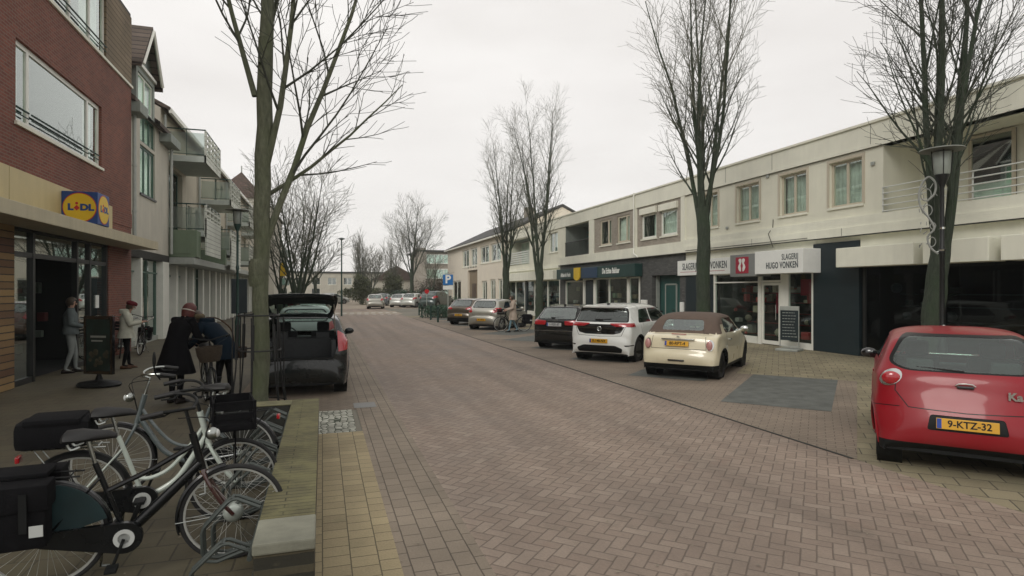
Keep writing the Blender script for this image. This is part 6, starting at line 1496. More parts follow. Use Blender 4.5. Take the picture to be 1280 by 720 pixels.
# street lamps
lampglass = mat('lamp_glass', (.26, .29, .26), .35, var=.1, scale=3)
def street_lamp(label, loc, m, group='street lamps'):
    L_ = thing('street_lamp', label, 'street lamp', loc, 0, group)
    q = MB(); q.lathe([(.085, 0), (.085, .9), (.055, 1.0), (.045, 1.05), (.04, 2.6), (.052, 2.62), (.052, 2.72), (.038, 2.75), (.036, 3.85), (.05, 3.9), (.11, 4.05), (.12, 4.1)], sides=20); q.build('post', M[m], L_, smooth=True)
    q = MB(); q.lathe([(.11, 4.1), (.125, 4.12), (.15, 4.5), (.14, 4.52)], sides=20); q.build('lantern', lampglass, L_, smooth=True)
    q = MB(); q.lathe([(.05, 4.62), (.14, 4.60), (.36, 4.575), (.37, 4.555), (.14, 4.55), (.0, 4.52)], sides=28); q.build('hat', mat('lamp_hat', (.16, .17, .15), .5, var=.15), L_, smooth=True)
    q = MB()
    for i in range(4):
        a = pi/4+pi/2*i; q.tube([(cos(a)*.135, sin(a)*.135, 4.1), (cos(a)*.165, sin(a)*.165, 4.56)], .008, 5)
    q.build('lantern_bar', M[m], L_); return L_
lr = street_lamp('black street lamp with flat disc hat before the large tree at the right', (11.05, 8.1, 0), 'black_metal')
street_lamp('dark green street lamp with disc hat before the left-hand balconies', (-2.66, 21.3, 0), 'green_metal')
q = MB(); q.lathe([(.0, .0), (.045, .0), (.045, .01), (.0, .012)], (0, 0, 0), 'y', 16); o = q.build('round_tag', M['signwhite'], lr); o.location = (-.05, -.075, 1.25)
# unlit snow-crystal decoration strapped to the right lamp
Dc = thing('light_ornament', 'curled white wire light ornament strapped to the right street lamp', 'ornament', (11.05, 8.1, 0))
q = MB(); rr = random.Random(4)
def at_(x, z): v = Vector((-.81, .58))*(-1); return (v.x*x*-1, v.y*x*-1, z)
pts = [(-.06, 2.62), (-.18, 2.75), (-.22, 2.95), (-.12, 3.1), (-.2, 3.3), (-.32, 3.5), (-.36, 3.75), (-.30, 3.98), (-.2, 4.08), (-.1, 3.95), (-.12, 3.75), (-.24, 3.62)]
lt_ = lambda x, z: (x*.58, -x*.0+x*(-.81)*-1*1.0, z)
q.tube([(x*.6, -x*.8, z) for x, z in catmull(pts, 5)], .02, 6)
for c_ in ((-.25, 3.75, .12), (-.22, 3.45, .10), (-.16, 2.85, .09), (-.14, 3.15, .06)): q.tube([((c_[0]+c_[2]*cos(a)*.7)*.6, -(c_[0]+c_[2]*cos(a)*.7)*.8, c_[1]+c_[2]*sin(a)) for a in [2*pi*i/14 for i in range(14)]], .009, 5, closed=True)
for i in range(16):
    x, z = rr.uniform(-.38, -.1), rr.uniform(2.7, 4.0); q.tube([(x*.6, -x*.8, z), ((x+rr.uniform(-.08, .08))*.6, -(x+rr.uniform(-.08, .08))*.8, z+rr.uniform(-.1, .1))], .008, 4)
q.build('wire_curl', mat('ornament_wire', (.24, .25, .23), .4, var=.2), Dc, smooth=True)
q = MB(); q.lathe([(.05, 3.08), (.05, 3.12)], sides=10); q.lathe([(.05, 2.66), (.06, 2.70)], sides=10); q.tube([(0, 0, 2.68), (-.05, .07, 2.66)], .01, 5); q.build('strap', M['chrome'], Dc)
# far lamp
Lf = thing('street_lamp', 'tall thin lamp post at the left edge of the far roadway', 'street lamp', (1.35, 45.4, 0), 0)
q = MB(); q.lathe([(.07, 0), (.06, 1), (.04, 5.6)], sides=8); q.build('post', M['green_metal'], Lf); q = MB(); q.lathe([(.05, 5.6), (.3, 5.7), (.05, 5.78)], sides=12); q.build('lamp_head', M['green_metal'], Lf)
# parking sign
Ps = thing('parking_sign', 'blue square parking sign with a white P on a grey post', 'sign', (7.1, 34.6, 0))
q = MB(); q.tube([(0, 0, 0), (0, 0, 3.0)], .035, 8); q.build('post', M['zinc'], Ps)
ax = radians(-17)
q = MB(); q.cbox(-.30, .30, -.065, -.04, 2.22, 2.84, .01); pn = q.build('panel', M['pblue'], Ps); pn.rotation_euler = (0, 0, ax)
t = text_mb('P', .66, .003, .02); orient(t, (0, -.07, 2.54), (1, 0, 0), (0, 0, 1), (0, -1, 0)); t.build('letter', M['signwhite'], pn)
q = MB(); q.cbox(-.30, .30, -.06, -.045, 1.95, 2.18, .006); o = q.build('sub_panel', M['signwhite'], Ps); o.rotation_euler = (0, 0, ax)
Rs = thing('round_sign', 'small red round traffic sign on a short post by the far hedge', 'sign', (8.0, 47.5, 0))
q = MB(); q.tube([(0, 0, 0), (0, 0, 1.9)], .03, 6); q.build('post', M['zinc'], Rs); q = MB(); q.lathe([(.0, -.05), (.18, -.05), (.18, -.03), (0, -.03)], (0, 0, 1.8), 'y', 20); q.build('disc', M['red'], Rs)
# bollards
bol = None
for i, (x, y) in enumerate([(6.55, 34.9), (6.65, 37.9), (6.6, 41.2), (7.0, 45)]):
    if bol is None:
        bol = thing('bollard', '', 'bollard', (x, y, 0), 0, 'dark bollards near the far hedge'); q = MB(); q.lathe([(.06, 0), (.055, .85), (.065, .87), (.06, .93), (.0, .97)], sides=14); q.build('post', M['green_metal'], bol, smooth=True); b_ = bol
    else: b_ = copy_tree(bol); b_.location = (x, y, 0)
    b_['label'] = ['nearest dark bollard, below the parking sign', 'second dark bollard, left of the one below the parking sign', 'third dark bollard, by the left end of the low hedge', 'farthest dark bollard, behind the corner of the hedge'][i]
# info board and yellow sign at the left
Ib = thing('information_board', 'dark upright display board behind the left street lamp', 'board', (-3.3, 27.0, 0))
q = MB(); q.cbox(-.30, .30, -.08, .08, .95, 2.4, .03); q.build('panel', M['navy'], Ib); q = MB(); q.tube([(0, 0, 0), (0, 0, .96)], .05, 8); q.build('post', M['black_metal'], Ib)
Ys = thing('hanging_sign', 'small yellow sign on the second tree of the left row', 'sign', (-1.95, 33.2, 3.0))
q = MB(); q.cbox(-.16, .16, -.02, .02, -.34, .34, .01); q.build('panel', M['yellow'], Ys)
# pavement signs
def aboard_l():
    A_ = thing('pavement_sign', 'black framed pavement sign on a round foot outside the supermarket', 'pavement sign', (-4.30, 13.95, 0), radians(-28))
    q = MB(); q.lathe([(.0, .0), (.42, .0), (.44, .04), (.40, .08), (.08, .13), (.05, .22), (0, .22)], sides=28); q.v = [(p[0], p[1]*.75, p[2]) for p in q.v]; q.build('foot', M['plastic'], A_, smooth=True)
    q = MB(); P_ = .68/2
    for b_ in ((-P_, -P_+.06, .24, 1.42), (P_-.06, P_, .24, 1.42), (-P_+.06, P_-.06, .24, .31), (-P_+.06, P_-.06, 1.35, 1.42)): q.cbox(b_[0], b_[1], -.035, .035, b_[2], b_[3], .012)
    q.tube([(0, 0, .12), (0, 0, .26)], .04, 8); q.build('frame', M['gloss_black'], A_)
    q = MB(); q.box(-P_+.05, P_-.05, -.022, .022, .29, 1.37); pst = q.build('poster', mat('poster_green_black', (.010, .026, .022), .5, var=.5, scale=5), A_)
    q = MB(); q.box(-.18, .18, -.026, -.0225, .98, 1.02); q.box(-.16, .10, -.026, -.0225, .90, .93); q.build('poster_print', M['zinc'], pst)
    q = MB(); rr = random.Random(2)
    for i in range(16): q.ball((rr.uniform(-.2, .2), -.024, rr.uniform(.38, .7)), rr.uniform(.03, .06), 8, (1, .08, 1))
    q.build('poster_picture', mat('poster_food', (.06, .055, .035), .6, var=.5, scale=9), pst); return A_
aboard_l()
A2 = thing('pavement_sign', 'chalkboard pavement sign with white header outside the butcher shop', 'pavement sign', (14.2, 15.3, 0), radians(-62))
q = MB(); q.cbox(-.34, .34, -.30, .30, 0, .07, .02); q.build('foot', M['zinc'], A2)
q = MB()
for b_ in ((-.30, -.275, .12, 1.42), (.275, .30, .12, 1.42), (-.275, .275, .12, .15), (-.275, .275, 1.285, 1.42)): q.cbox(b_[0], b_[1], -.02, .02, b_[2], b_[3], .008)
q.build('frame', M['zinc'], A2)
q = MB(); q.box(-.275, .275, -.012, .012, .33, 1.285); cb = q.build('chalkboard', M['navy'], A2)
q = MB(); rr = random.Random(6)
for i in range(9):
    z = 1.2-i*.095; x = -.21
    while x < .15: w_ = rr.uniform(.03, .09); q.box(x, x+w_, -.0145, -.0125, z, z+.018); x += w_+.02
q.build('chalk_lines', M['zinc'], cb)
# parcel-like utility boxes / far details
for (x, y, lab) in ((13.9, 56, 'pale planter tub by the wall of the long house'), (13.9, 64, 'second pale planter tub farther along the long house wall')):
    T = thing('planter', lab, 'planter', (x, y, 0)); q = MB(); q.lathe([(.25, 0), (.35, .5), (.38, .55), (.33, .55), (.3, .45), (0, .45)], sides=16); q.build('pot', M['concrete'], T); q = MB(); rr = random.Random(int(y))
    for i in range(160):
        a = Vector((rr.gauss(0, .22), rr.gauss(0, .22), .75+rr.gauss(0, .2))); s = .07; q.add([a-Vector((s, 0, 0)), a-Vector((0, s, s*.5)), a+Vector((s, 0, 0)), a+Vector((0, s, s*.5))], [(0, 1, 2, 3)])
    q.build('foliage', M['leaf'], T)
# ================= bicycles =================
M['saddle'] = mat('saddle_leather', (.008, .008, .008), .55, var=.2, scale=10)
M['bike_black'] = mat('bike_black_paint', (.005, .006, .007), .28, var=.1, coat=.3, spec=.3)
M['bike_white'] = mat('bike_white_paint', (.50, .56, .50), .28, var=.05, coat=1)
M['bike_brown'] = mat('bike_brown_paint', (.045, .014, .012), .25, var=.1, coat=1)
M['bike_grey'] = mat('bike_grey_paint', (.08, .10, .10), .3, var=.1, coat=.5)
M['steel'] = mat('bright_steel', (.36, .38, .36), .28, metal=1, var=.1)
M['canvas'] = mat('black_canvas', (.006, .006, .007), .9, var=.3, scale=14, bump=.3, spec=.15)
M['coatguard'] = mat('coat_guard', (.012, .034, .038), .5, var=.2)
M['reflector'] = mat('reflector_grey', (.5, .52, .5), .3, var=0)
M['rim_alu'] = mat('bike_rim_alloy', (.50, .51, .48), .4, metal=.5, var=.1)
M['hubgrey'] = mat('hub_motor', (.42, .46, .42), .4, metal=.5, var=.1)
M['wicker'] = mat('wicker', (.045, .032, .020), .9, var=.4, scale=40, bump=.5)
def bike(label, loc, rz, frame='bike_black', fork=None, steer=0, style='step', motor=False, panniers=None, crate=False, basket=False, mirror=False, coatguard=False, topbag=False, roll=0, group=None, longcase=True, spokes=32):
    B_ = thing('bicycle', label, 'bicycle', loc, rz, group); B_.rotation_euler = (0, roll, rz)
    R_ = .345; F = Vector((0, 1.10, R_)); Rr = Vector((0, 0, R_)); BB = Vector((0, .44, .29)); fork = fork or frame
    hb, ht = Vector((0, .90, .70)), Vector((0, .84, .95)); axis = (ht-hb).normalized()
    Ms = Matrix.Translation(hb) @ Matrix.Rotation(steer, 4, axis) @ Matrix.Translation(-hb)
    def B(mb, nm, m, parent=B_, st=False, sm=True):
        if st: mb.v = [tuple(Ms @ Vector(p)) for p in mb.v]
        return mb.build(nm, M[m], parent, smooth=sm)
    for c, st in ((Rr, False), (F, True)):
        q = MB(); q.tube([(0, c.y+R_*.965*cos(a), c.z+R_*.965*sin(a)) for a in [2*pi*i/48 for i in range(48)]], .0185, 8, closed=True); w_ = B(q, 'wheel', 'tyre', st=st)
        q = MB(); q.lathe([(R_-.022, -.012), (R_-.040, -.010), (R_-.040, .010), (R_-.022, .012), (R_-.022, -.012)], (0, c.y, c.z), 'x', 48, False); B(q, 'rim', 'rim_alu', w_, st, 40)
        q = MB(); hr = .065 if (motor and st) else .022
        for i in range(spokes):
            a = 2*pi*i/spokes; a2 = a+(.5 if i % 4 < 2 else -.5); sx = .022 if i % 2 else -.022
            q.tube([(sx, c.y+hr*cos(a2), c.z+hr*sin(a2)), (0, c.y+(R_-.038)*cos(a), c.z+(R_-.038)*sin(a))], .0015, 3, caps=False)
        B(q, 'spokes', 'rim_alu', w_, st, False)
        q = MB()
        if motor and st: q.lathe([(.02, -.055), (.05, -.045), (.066, -.03), (.07, 0), (.066, .03), (.05, .045), (.02, .055)], (0, c.y, c.z), 'x', 24)
        else: q.lathe([(.012, -.06), (.026, -.03), (.018, 0), (.026, .03), (.012, .06)], (0, c.y, c.z), 'x', 14)
        B(q, 'hub', 'hubgrey', w_, st)
        # mudguard
        q = MB(); rg = R_+.022; rings = []
        a0, a1 = ((-.15, 3.4) if not st else (1.7, 3.45))
        for i in range(23):
            a = a0+(a1-a0)*i/22; rings.append([(x, c.y+(rg-d_)*cos(a), c.z+(rg-d_)*sin(a)) for x, d_ in ((-.028, .014), (-.018, .002), (0, -.003), (.018, .002), (.028, .014), (.018, .0), (0, -.001), (-.018, .0))])
        q.loft(rings); B(q, 'mudguard', 'bike_black' if frame != 'bike_white' else 'plastic', st=st)
        q = MB()
        for sx in (-.03, .03): q.tube([(sx, c.y, c.z), (sx, c.y+rg*cos(a1-.25), c.z+rg*sin(a1-.25))], .003, 4)
        B(q, 'mudguard_stay', 'steel', st=st)
    # frame
    q = MB()
    st_top = Vector((0, .27, .80)); sd = st_top-BB
    if style == 'step':
        q.tube(catmull([tuple(hb+axis*.05), (0, .80, .60), (0, .68, .42), (0, .55, .33), tuple(BB)], 6), .024, 10)
        q.tube(catmull([tuple(hb+axis*.13), (0, .76, .66), (0, .62, .50), (0, .48, .44), (0, .375, .46)], 6), .016, 8)
    elif style == 'thick':
        q.tube([tuple(hb+axis*.03), (0, .62, .46), tuple(BB)], [.030, .036, .036], 10); q.tube([tuple(hb+axis*.17), (0, .60, .72), (0, .33, .60)], .018, 8)
    else:
        q.tube([tuple(hb+axis*.04), tuple(BB)], .022, 10); q.tube([tuple(hb+axis*.18), (0, .30, .74)], .017, 8)
    q.tube([tuple(BB), tuple(st_top)], .018, 10); q.tube([tuple(hb-axis*.02), tuple(ht)], .025, 12)
    for sx in (-1, 1):
        q.tube([(sx*.03, .40, .29), (sx*.055, .0, R_)], .010, 6); q.tube([(sx*.012, .30, .70), (sx*.055, 0, R_)], .008, 6)
    q.lathe([(.032, -.04), (.032, .04)], tuple(BB), 'x', 14); B(q, 'frame', frame)
    # fork
    q = MB(); q.tube([tuple(hb-axis*.03), tuple(hb-axis*.03+Vector((0, .01, -.03)))], .028, 8)
    for sx in (-1, 1): q.tube(catmull([(sx*.02, .905, .68), (sx*.055, .94, .60), (sx*.058, 1.02, .45), (sx*.055, 1.10, .345)], 4), [.017]*9+[.015, .013, .012, .011][:4], 8) if False else q.tube(catmull([(sx*.02, .905, .68), (sx*.055, .94, .60), (sx*.058, 1.02, .45), (sx*.055, 1.10, .345)], 4), .014, 8)
    B(q, 'fork', fork, st=True)
    # handlebar
    q = MB(); top = ht+axis*.16; q.tube([tuple(ht), tuple(top), tuple(top+Vector((0, .05, .02)))], .013, 8)
    bar = [(-.30, .58, 1.15), (-.29, .68, 1.17), (-.24, .80, 1.17), (-.12, .86, 1.15), (0, .845, 1.125), (.12, .86, 1.15), (.24, .80, 1.17), (.29, .68, 1.17), (.30, .58, 1.15)]
    q.tube(catmull(bar, 4), .0115, 8); h_ = B(q, 'handlebar', 'plastic' if frame != 'bike_grey' else 'steel', st=True)
    for sx in (-1, 1): q = MB(); q.tube([(sx*.30, .575, 1.148), (sx*.292, .70, 1.171)], .018, 10); B(q, 'grip', 'saddle', h_, True)
    q = MB()
    for sx in (-1, 1): q.tube([(sx*.275, .74, 1.17), (sx*.25, .70, 1.14), (sx*.27, .62, 1.135)], .007, 5); q.tube(catmull([(sx*.26, .78, 1.12), (sx*.15, .95, 1.08), (sx*.03, .93, .95), (sx*.02, .90, .8)], 4), .0035, 4)
    B(q, 'brake_lever', 'plastic', h_, True)
    q = MB(); q.ball((0, .965, .93), .045, 14, (.85, 1, 1)); l_ = B(q, 'headlight', 'steel', st=True)
    q = MB(); q.ball((0, .995, .93), .034, 12, (.9, .6, .9)); B(q, 'lens', 'reflector', l_, True)
    if mirror: q = MB(); q.tube([(-.27, .70, 1.12), (-.36, .74, 1.20), (-.40, .74, 1.25)], .006, 6); q.ball((-.41, .74, 1.32), .06, 14, (.62, .25, 1.25)); B(q, 'mirror', 'plastic', h_, True)
    # saddle
    q = MB(); q.tube([tuple(st_top), (0, .235, .95)], .013, 8); B(q, 'seat_post', 'steel')
    q = MB(); rings = []
    for t, wd, z, hh in ((-.14, .06, .975, .03), (-.12, .10, .985, .045), (-.04, .105, .985, .05), (.04, .055, .98, .045), (.12, .028, .978, .035), (.16, .016, .97, .02)):
        rings.append([(wd*cos(a), .235+t, z+hh*(sin(a) if sin(a) > 0 else sin(a)*.6)) for a in [2*pi*i/14 for i in range(14)]])
    q.loft(rings); sa = B(q, 'saddle', 'saddle')
    q = MB()
    for sx in (-.05, .05): q.tube(catmull([(sx, .13, .95), (sx, .15, .915), (sx, .2, .93)], 3), .008, 5)
    B(q, 'saddle_spring', 'steel', sa)
    # chain case, crank, pedals
    q = MB(); pts = [(BB.y+.11*cos(a), BB.z+.105*sin(a)) for a in [radians(x) for x in range(-100, 101, 20)]]+[(0+.05*cos(a), R_+.05*sin(a)) for a in [radians(x) for x in range(95, 266, 20)]]
    q.prism(pts, 'x', .035, .07); B(q, 'chain_case', 'bike_black' if longcase else 'plastic', sm=30)
    q = MB(); q.lathe([(.062, .072), (.062, .078), (.036, .078), (.036, .072)], tuple(BB), 'x', 24); B(q, 'crank_ring', 'reflector', sm=30)
    ca = radians(250); cd = Vector((0, cos(ca), sin(ca)))
    for sg in (1, -1):
        e_ = BB+cd*.17*sg+Vector((sg*.10, 0, 0)); q = MB(); q.tube([tuple(BB+Vector((sg*.085, 0, 0))), tuple(e_)], .010, 6); c_ = B(q, 'crank', 'plastic')
        q = MB(); q.cbox(e_.x-.0 if sg > 0 else e_.x-.10, e_.x+.10 if sg > 0 else e_.x, e_.y-.035, e_.y+.035, e_.z-.012, e_.z+.012, .006); B(q, 'pedal', 'plastic', c_, sm=30)
    # rear carrier
    q = MB()
    for sx in (-.06, .06): q.tube([(sx, .20, .74), (sx, -.32, .76)], .006, 6); q.tube([(sx, -.25, .75), (sx*.9, 0, R_)], .005, 6)
    for y in (-.3, -.15, 0, .15): q.tube([(-.06, y, .75), (.06, y, .75)], .005, 5)
    B(q, 'carrier', 'steel' if frame == 'bike_white' else 'plastic')
    q = MB(); q.cbox(-.04, .04, -.375, -.345, .66, .71, .01); B(q, 'rear_light', 'taillight', sm=30)
    q = MB(); q.tube([(-.06, .30, .27), (-.17, .26, .02)], .009, 6); q.tube([(-.17, .26, .02), (-.18, .31, .01)], .009, 6); B(q, 'kickstand', 'steel')
    if coatguard:
        for sx in (-.045, .045):
            q = MB(); ps = [(0+.03*cos(0), R_)]+[((R_+.01)*cos(a), R_+(R_+.01)*sin(a)) for a in [radians(x) for x in range(15, 125, 10)]]; q.prism(ps, 'x', sx-.003, sx+.003); B(q, 'coat_guard', 'coatguard', sm=False)
    if panniers:
        for sg in (1, -1):
            q = MB(); x0, x1 = sorted((sg*.075, sg*(.075+panniers[0]))); q.cbox(x0, x1, -.36, .06, .36, .74, .03); p = B(q, 'pannier', 'canvas', sm=40)
            q = MB(); x0, x1 = sorted((sg*.06, sg*(.088+panniers[0]))); q.cbox(x0, x1, -.375, .075, .60, .765, .02); B(q, 'pannier_flap', 'canvas', p, sm=40)
            q = MB(); xo = sg*(.092+panniers[0])
            for y in (-.25, -.05): q.box(min(xo, xo+sg*.006), max(xo, xo+sg*.006), y-.02, y+.02, .48, .72)
            B(q, 'pannier_strap', 'plastic', p, sm=False)
        q = MB(); q.box(.5*0+sg*0+(.094+panniers[0]), .5*0+(.100+panniers[0]), -.02, .045, .44, .50); B(q, 'reflector', 'reflector', p, sm=False) if False else None
        q = MB(); q.cbox(-.10, .10, -.34, .04, .765, .80, .015); B(q, 'carrier_pad', 'canvas', sm=40)
        q = MB(); q.box(-(.100+panniers[0]), -(.094+panniers[0]), -.34, -.24, .50, .54); q.box((.094+panniers[0]), (.100+panniers[0]), -.02, .05, .45, .52); B(q, 'reflective_patch', 'reflector', sm=False)
    if topbag:
        q = MB(); q.cbox(-.15, .15, -.36, .12, .765, .98, .06); tb = B(q, 'carrier_bag', 'canvas', sm=40); q = MB(); q.cbox(-.155, .155, -.30, .06, .94, 1.0, .03); B(q, 'bag_flap', 'canvas', tb, sm=40)
    if crate:
        q = MB(); a_, b_, z0, z1 = (-.20, .20), (.93, 1.24), .80, 1.04
        q.box(a_[0], a_[1], b_[0], b_[1], z0, z0+.012)
        for (x0, x1, y0, y1) in ((a_[0], a_[0]+.012, *b_), (a_[1]-.012, a_[1], *b_), (*a_, b_[0], b_[0]+.012), (*a_, b_[1]-.012, b_[1])):
            for z in (z0, z0+.09, z0+.17): q.box(x0, x1, y0, y1, z, z+.055)
            q.box(x0, x1, y0, y1, z1-.02, z1)
        for x in a_:
            for y in b_: q.tube([(x, y, z0), (x, y, z1)], .012, 6)
        for sx in (-.1, .1): q.tube([(sx, 1.1, .80), (sx*.6, 1.10, .35)], .007, 5)
        B(q, 'front_crate', 'canvas', st=True, sm=False)
    if basket:
        q = MB(); q.loft([[(r_*1.2*cos(a), 1.06+r_*cos(a+pi/2), z) for a in [2*pi*i/18 for i in range(18)]] for r_, z in ((.12, .80), (.15, .9), (.165, 1.04), (.155, 1.04), (.14, .9), (.11, .82))], cap=True); B(q, 'basket', 'wicker', st=True)
    return B_
GB = 'bicycles parked against the low wall'
bike('nearest black electric bicycle with brown fork, hub motor and big black panniers', (-1.71, 4.60, 0), radians(-84), 'bike_black', fork='bike_brown', style='thick', motor=True, panniers=(.15,), coatguard=True, roll=radians(3), group=GB)
bike('white step-through bicycle with black front crate, second from the camera', (-1.80, 5.38, 0), radians(-85), 'bike_white', steer=radians(6), crate=True, topbag=True, roll=radians(2), group=GB)
bike('dark bicycle with a handlebar mirror, facing away from the wall behind the white one', (-.78, 6.35, 0), radians(86), 'bike_grey', steer=radians(14), mirror=True, roll=radians(3), group=GB, style='step')
bike('dark bicycle with a wicker basket between the two women', (-1.95, 11.55, 0), radians(196), 'bike_black', basket=True, steer=radians(-10), roll=radians(2))
bike('dark step-through bicycle wheeled by the woman in the pale coat', (8.98, 26.2, 0), radians(82), 'bike_black', panniers=(.13,), crate=True, spokes=20)
bike('dark bicycle leaning at the shop pilaster behind the woman in white', (-5.35, 21.2, 0), radians(188), 'bike_black', style='diamond', steer=radians(20), roll=radians(-4), panniers=(.1,), spokes=20, group='bicycles by the left shop front')
bike('second bicycle at the left shop front, grey, nearer the window', (-5.75, 20.4, 0), radians(195), 'bike_grey', style='step', crate=True, roll=radians(-6), spokes=20, group='bicycles by the left shop front')
bike('grey bicycle standing in front of the green door', (14.2, 22.6, 0), radians(20), 'bike_grey', style='step', spokes=20)
# ================= people =================
M['skin'] = mat('skin', (.42, .25, .18), .55, var=.06, scale=8)
M['hair_red'] = mat('dark_red_hair', (.085, .018, .014), .6, var=.3, scale=40)
M['hair_brown'] = mat('brown_hair', (.05, .035, .022), .6, var=.3, scale=40)
M['hair_grey'] = mat('grey_brown_hair', (.14, .12, .09), .7, var=.3, scale=40)
def cloth(nm, c, r=.9): return mat(nm, c, r, var=.18, scale=6, bump=.35, spec=.12)
cl = dict(black=cloth('black_wool', (.004, .004, .005)), navy=cloth('navy_coat', (.004, .011, .020), .8), white=cloth('off_white_coat', (.42, .42, .35)), grey=cloth('grey_tracksuit', (.11, .13, .13)), lgrey=cloth('pale_grey_trousers', (.22, .24, .23)), brown=cloth('brown_cloth', (.07, .045, .03)), jeans=cloth('pale_jeans', (.17, .26, .30)), pink=cloth('pale_pink_coat', (.40, .33, .27)), shoe=cloth('dark_shoe', (.02, .016, .014), .5), tan=cloth('brown_shoe', (.09, .045, .025), .5), maroon=cloth('maroon_cloth', (.10, .015, .02)), cream=cloth('cream_band_cloth', (.5, .46, .4)))
def person(label, loc, rz, J, height=1.68, top='black', legs='black', shoes='shoe', coat=None, hem=.9, coatw=1.0, hair='hair_brown', hairlong=0, hat=None, hood=False, headtilt=(0, 0)):
    s = height/1.7; P_ = thing('person', label, 'person', loc, rz)
    D = dict(pelvis=(0, 0, .93), waist=(0, 0, 1.08), chest=(0, .0, 1.28), neck=(0, .01, 1.44), head=(0, .02, 1.56), crown=(0, .01, 1.66), shL=(-.17, 0, 1.385), shR=(.17, 0, 1.385), elL=(-.22, -.02, 1.12), elR=(.22, -.02, 1.12), wrL=(-.22, .06, .88), wrR=(.22, .06, .88),
             hipL=(-.085, 0, .90), hipR=(.085, 0, .90), knL=(-.09, .02, .49), knR=(.09, .02, .49), anL=(-.09, 0, .09), anR=(.09, 0, .09))
    D.update(J); D = {k: Vector(v)*s for k, v in D.items()}
    V = []; E = []; Rd = []
    def add(p, r, par=None):
        V.append(Vector(p)); Rd.append(r*s); i = len(V)-1
        if par is not None: E.append((par, i))
        return i
    pe = add(D['pelvis'], .125); wa = add(D['waist'], .115, pe); ch = add(D['chest'], .135, wa); nk0 = add(D['chest'].lerp(D['neck'], .75), .085, ch); nk = add(D['neck'].lerp(D['head'], .15), .052, nk0)
    hdir = (D['head']-D['neck']).normalized(); chin = add(D['head']-hdir*.03*s, .072, nk); hd = add(D['head']+hdir*.04*s, .094, chin); cw = add(D['crown'], .062, hd)
    for S_ in 'LR':
        a = add(D['sh'+S_], .062, ch); m_ = add(D['sh'+S_].lerp(D['el'+S_], .5), .047, a); b_ = add(D['el'+S_], .040, m_); c_ = add(D['el'+S_].lerp(D['wr'+S_], .4), .038, b_); w_ = add(D['wr'+S_], .025, c_)
        hv = (D['wr'+S_]-D['el'+S_]).normalized(); sd = hv.cross(Vector((0, 0, 1))); sd = sd.normalized() if sd.length > .1 else Vector((0, 1, 0)); up_ = sd.cross(hv)
        pm = add(D['wr'+S_]+hv*.05*s, .030, w_)
        for k, (o_, l_) in enumerate(((-.026, .062), (-.009, .075), (.009, .070), (.026, .055))):
            b1 = add(D['wr'+S_]+(hv*.10+sd*o_)*s, .0095, pm); b2 = add(D['wr'+S_]+(hv*(.10+l_*.5)+sd*o_*1.1+up_*(-.012))*s, .009, b1); add(D['wr'+S_]+(hv*(.10+l_*.85)+sd*o_+up_*(-.035))*s, .0075, b2)
        t1 = add(D['wr'+S_]+(hv*.045+sd*(-.045)+up_*-.01)*s, .011, pm); add(D['wr'+S_]+(hv*.085+sd*(-.055)+up_*-.025)*s, .009, t1)
        h_ = add(D['hip'+S_], .098, pe); k0 = add(D['hip'+S_].lerp(D['kn'+S_], .5), .080, h_); k_ = add(D['kn'+S_], .056, k0); cf = add(D['kn'+S_].lerp(D['an'+S_], .35), .056, k_); an = add(D['an'+S_], .036, cf); add(D['an'+S_]+Vector((0, .10, -.045))*s, .034, an)
    me = bpy.data.meshes.new('body'); me.from_pydata([tuple(v) for v in V], E, []); o = bpy.data.objects.new('body', me); COL.objects.link(o)
    md = o.modifiers.new('s', 'SKIN'); md.use_smooth_shade = True
    for i, v in enumerate(me.skin_vertices[0].data): v.radius = (Rd[i], Rd[i]*(.78 if i in (pe, wa, ch) else 1)); v.use_root = (i == 0)
    sb_ = o.modifiers.new('u', 'SUBSURF'); sb_.levels = 2; sb_.render_levels = 2
    bpy.context.view_layer.update(); dg = bpy.context.evaluated_depsgraph_get(); m2 = bpy.data.meshes.new_from_object(o.evaluated_get(dg)); o.modifiers.clear(); o.data = m2; o.name = 'body'; bpy.data.meshes.remove(me)
    m2.materials.clear(); m2.materials.append(M['skin']); m2.materials.append(cl[legs]); m2.materials.append(cl[top])
    fa = Vector(D['neck'])
    for p in m2.polygons:
        c = p.center; p.use_smooth = True
        dh = min((c-D['wrL']).length-.0, (c-D['wrR']).length)
        nearhand = any((c-(D['wr'+S_]+(D['wr'+S_]-D['el'+S_]).normalized()*.09*s)).length < .11*s for S_ in 'LR')
        upn = (c-D['neck']).dot(hdir)
        if nearhand: k = 0
        elif upn > .0 and (c-D['head']).length < .22*s: k = 0
        elif c.z < D['waist'].z*.97 and min((c-D['elL']).length, (c-D['elR']).length) > .16*s: k = 1
        else: k = 2
        p.material_index = k
    o.parent = P_
    # face
    fwd = Vector((0, 1, 0)); tl = Matrix.Rotation(headtilt[0], 3, 'X') @ Matrix.Rotation(headtilt[1], 3, 'Z'); fwd = tl @ fwd; up_ = (tl @ Vector((0, 0, 1))); rt = fwd.cross(up_); H_ = D['head']+hdir*.03*s
    q = MB(); q.ball(H_+(fwd*.095-up_*.012)*s, .016*s, 8, (.8, 1, 1.4)); q.build('nose', M['skin'], P_, smooth=True)
    q = MB()
    for sx in (-1, 1): q.ball(H_+(fwd*.080+rt*.032*sx+up_*.012)*s, .012*s, 8)
    q.build('eyes', M['gap'], P_, smooth=True)
    q = MB(); q.ball(H_+(fwd*.082-up_*.052)*s, .016*s, 8, (1.3, .6, .4)); q.build('mouth', cl['maroon'], P_, smooth=True)
    q = MB()
    for sx in (-1, 1): q.ball(H_+(rt*.088*sx-up_*.005)*s, .024*s, 8, (.5, .8, 1.2))
    q.build('ears', M['skin'], P_, smooth=True)
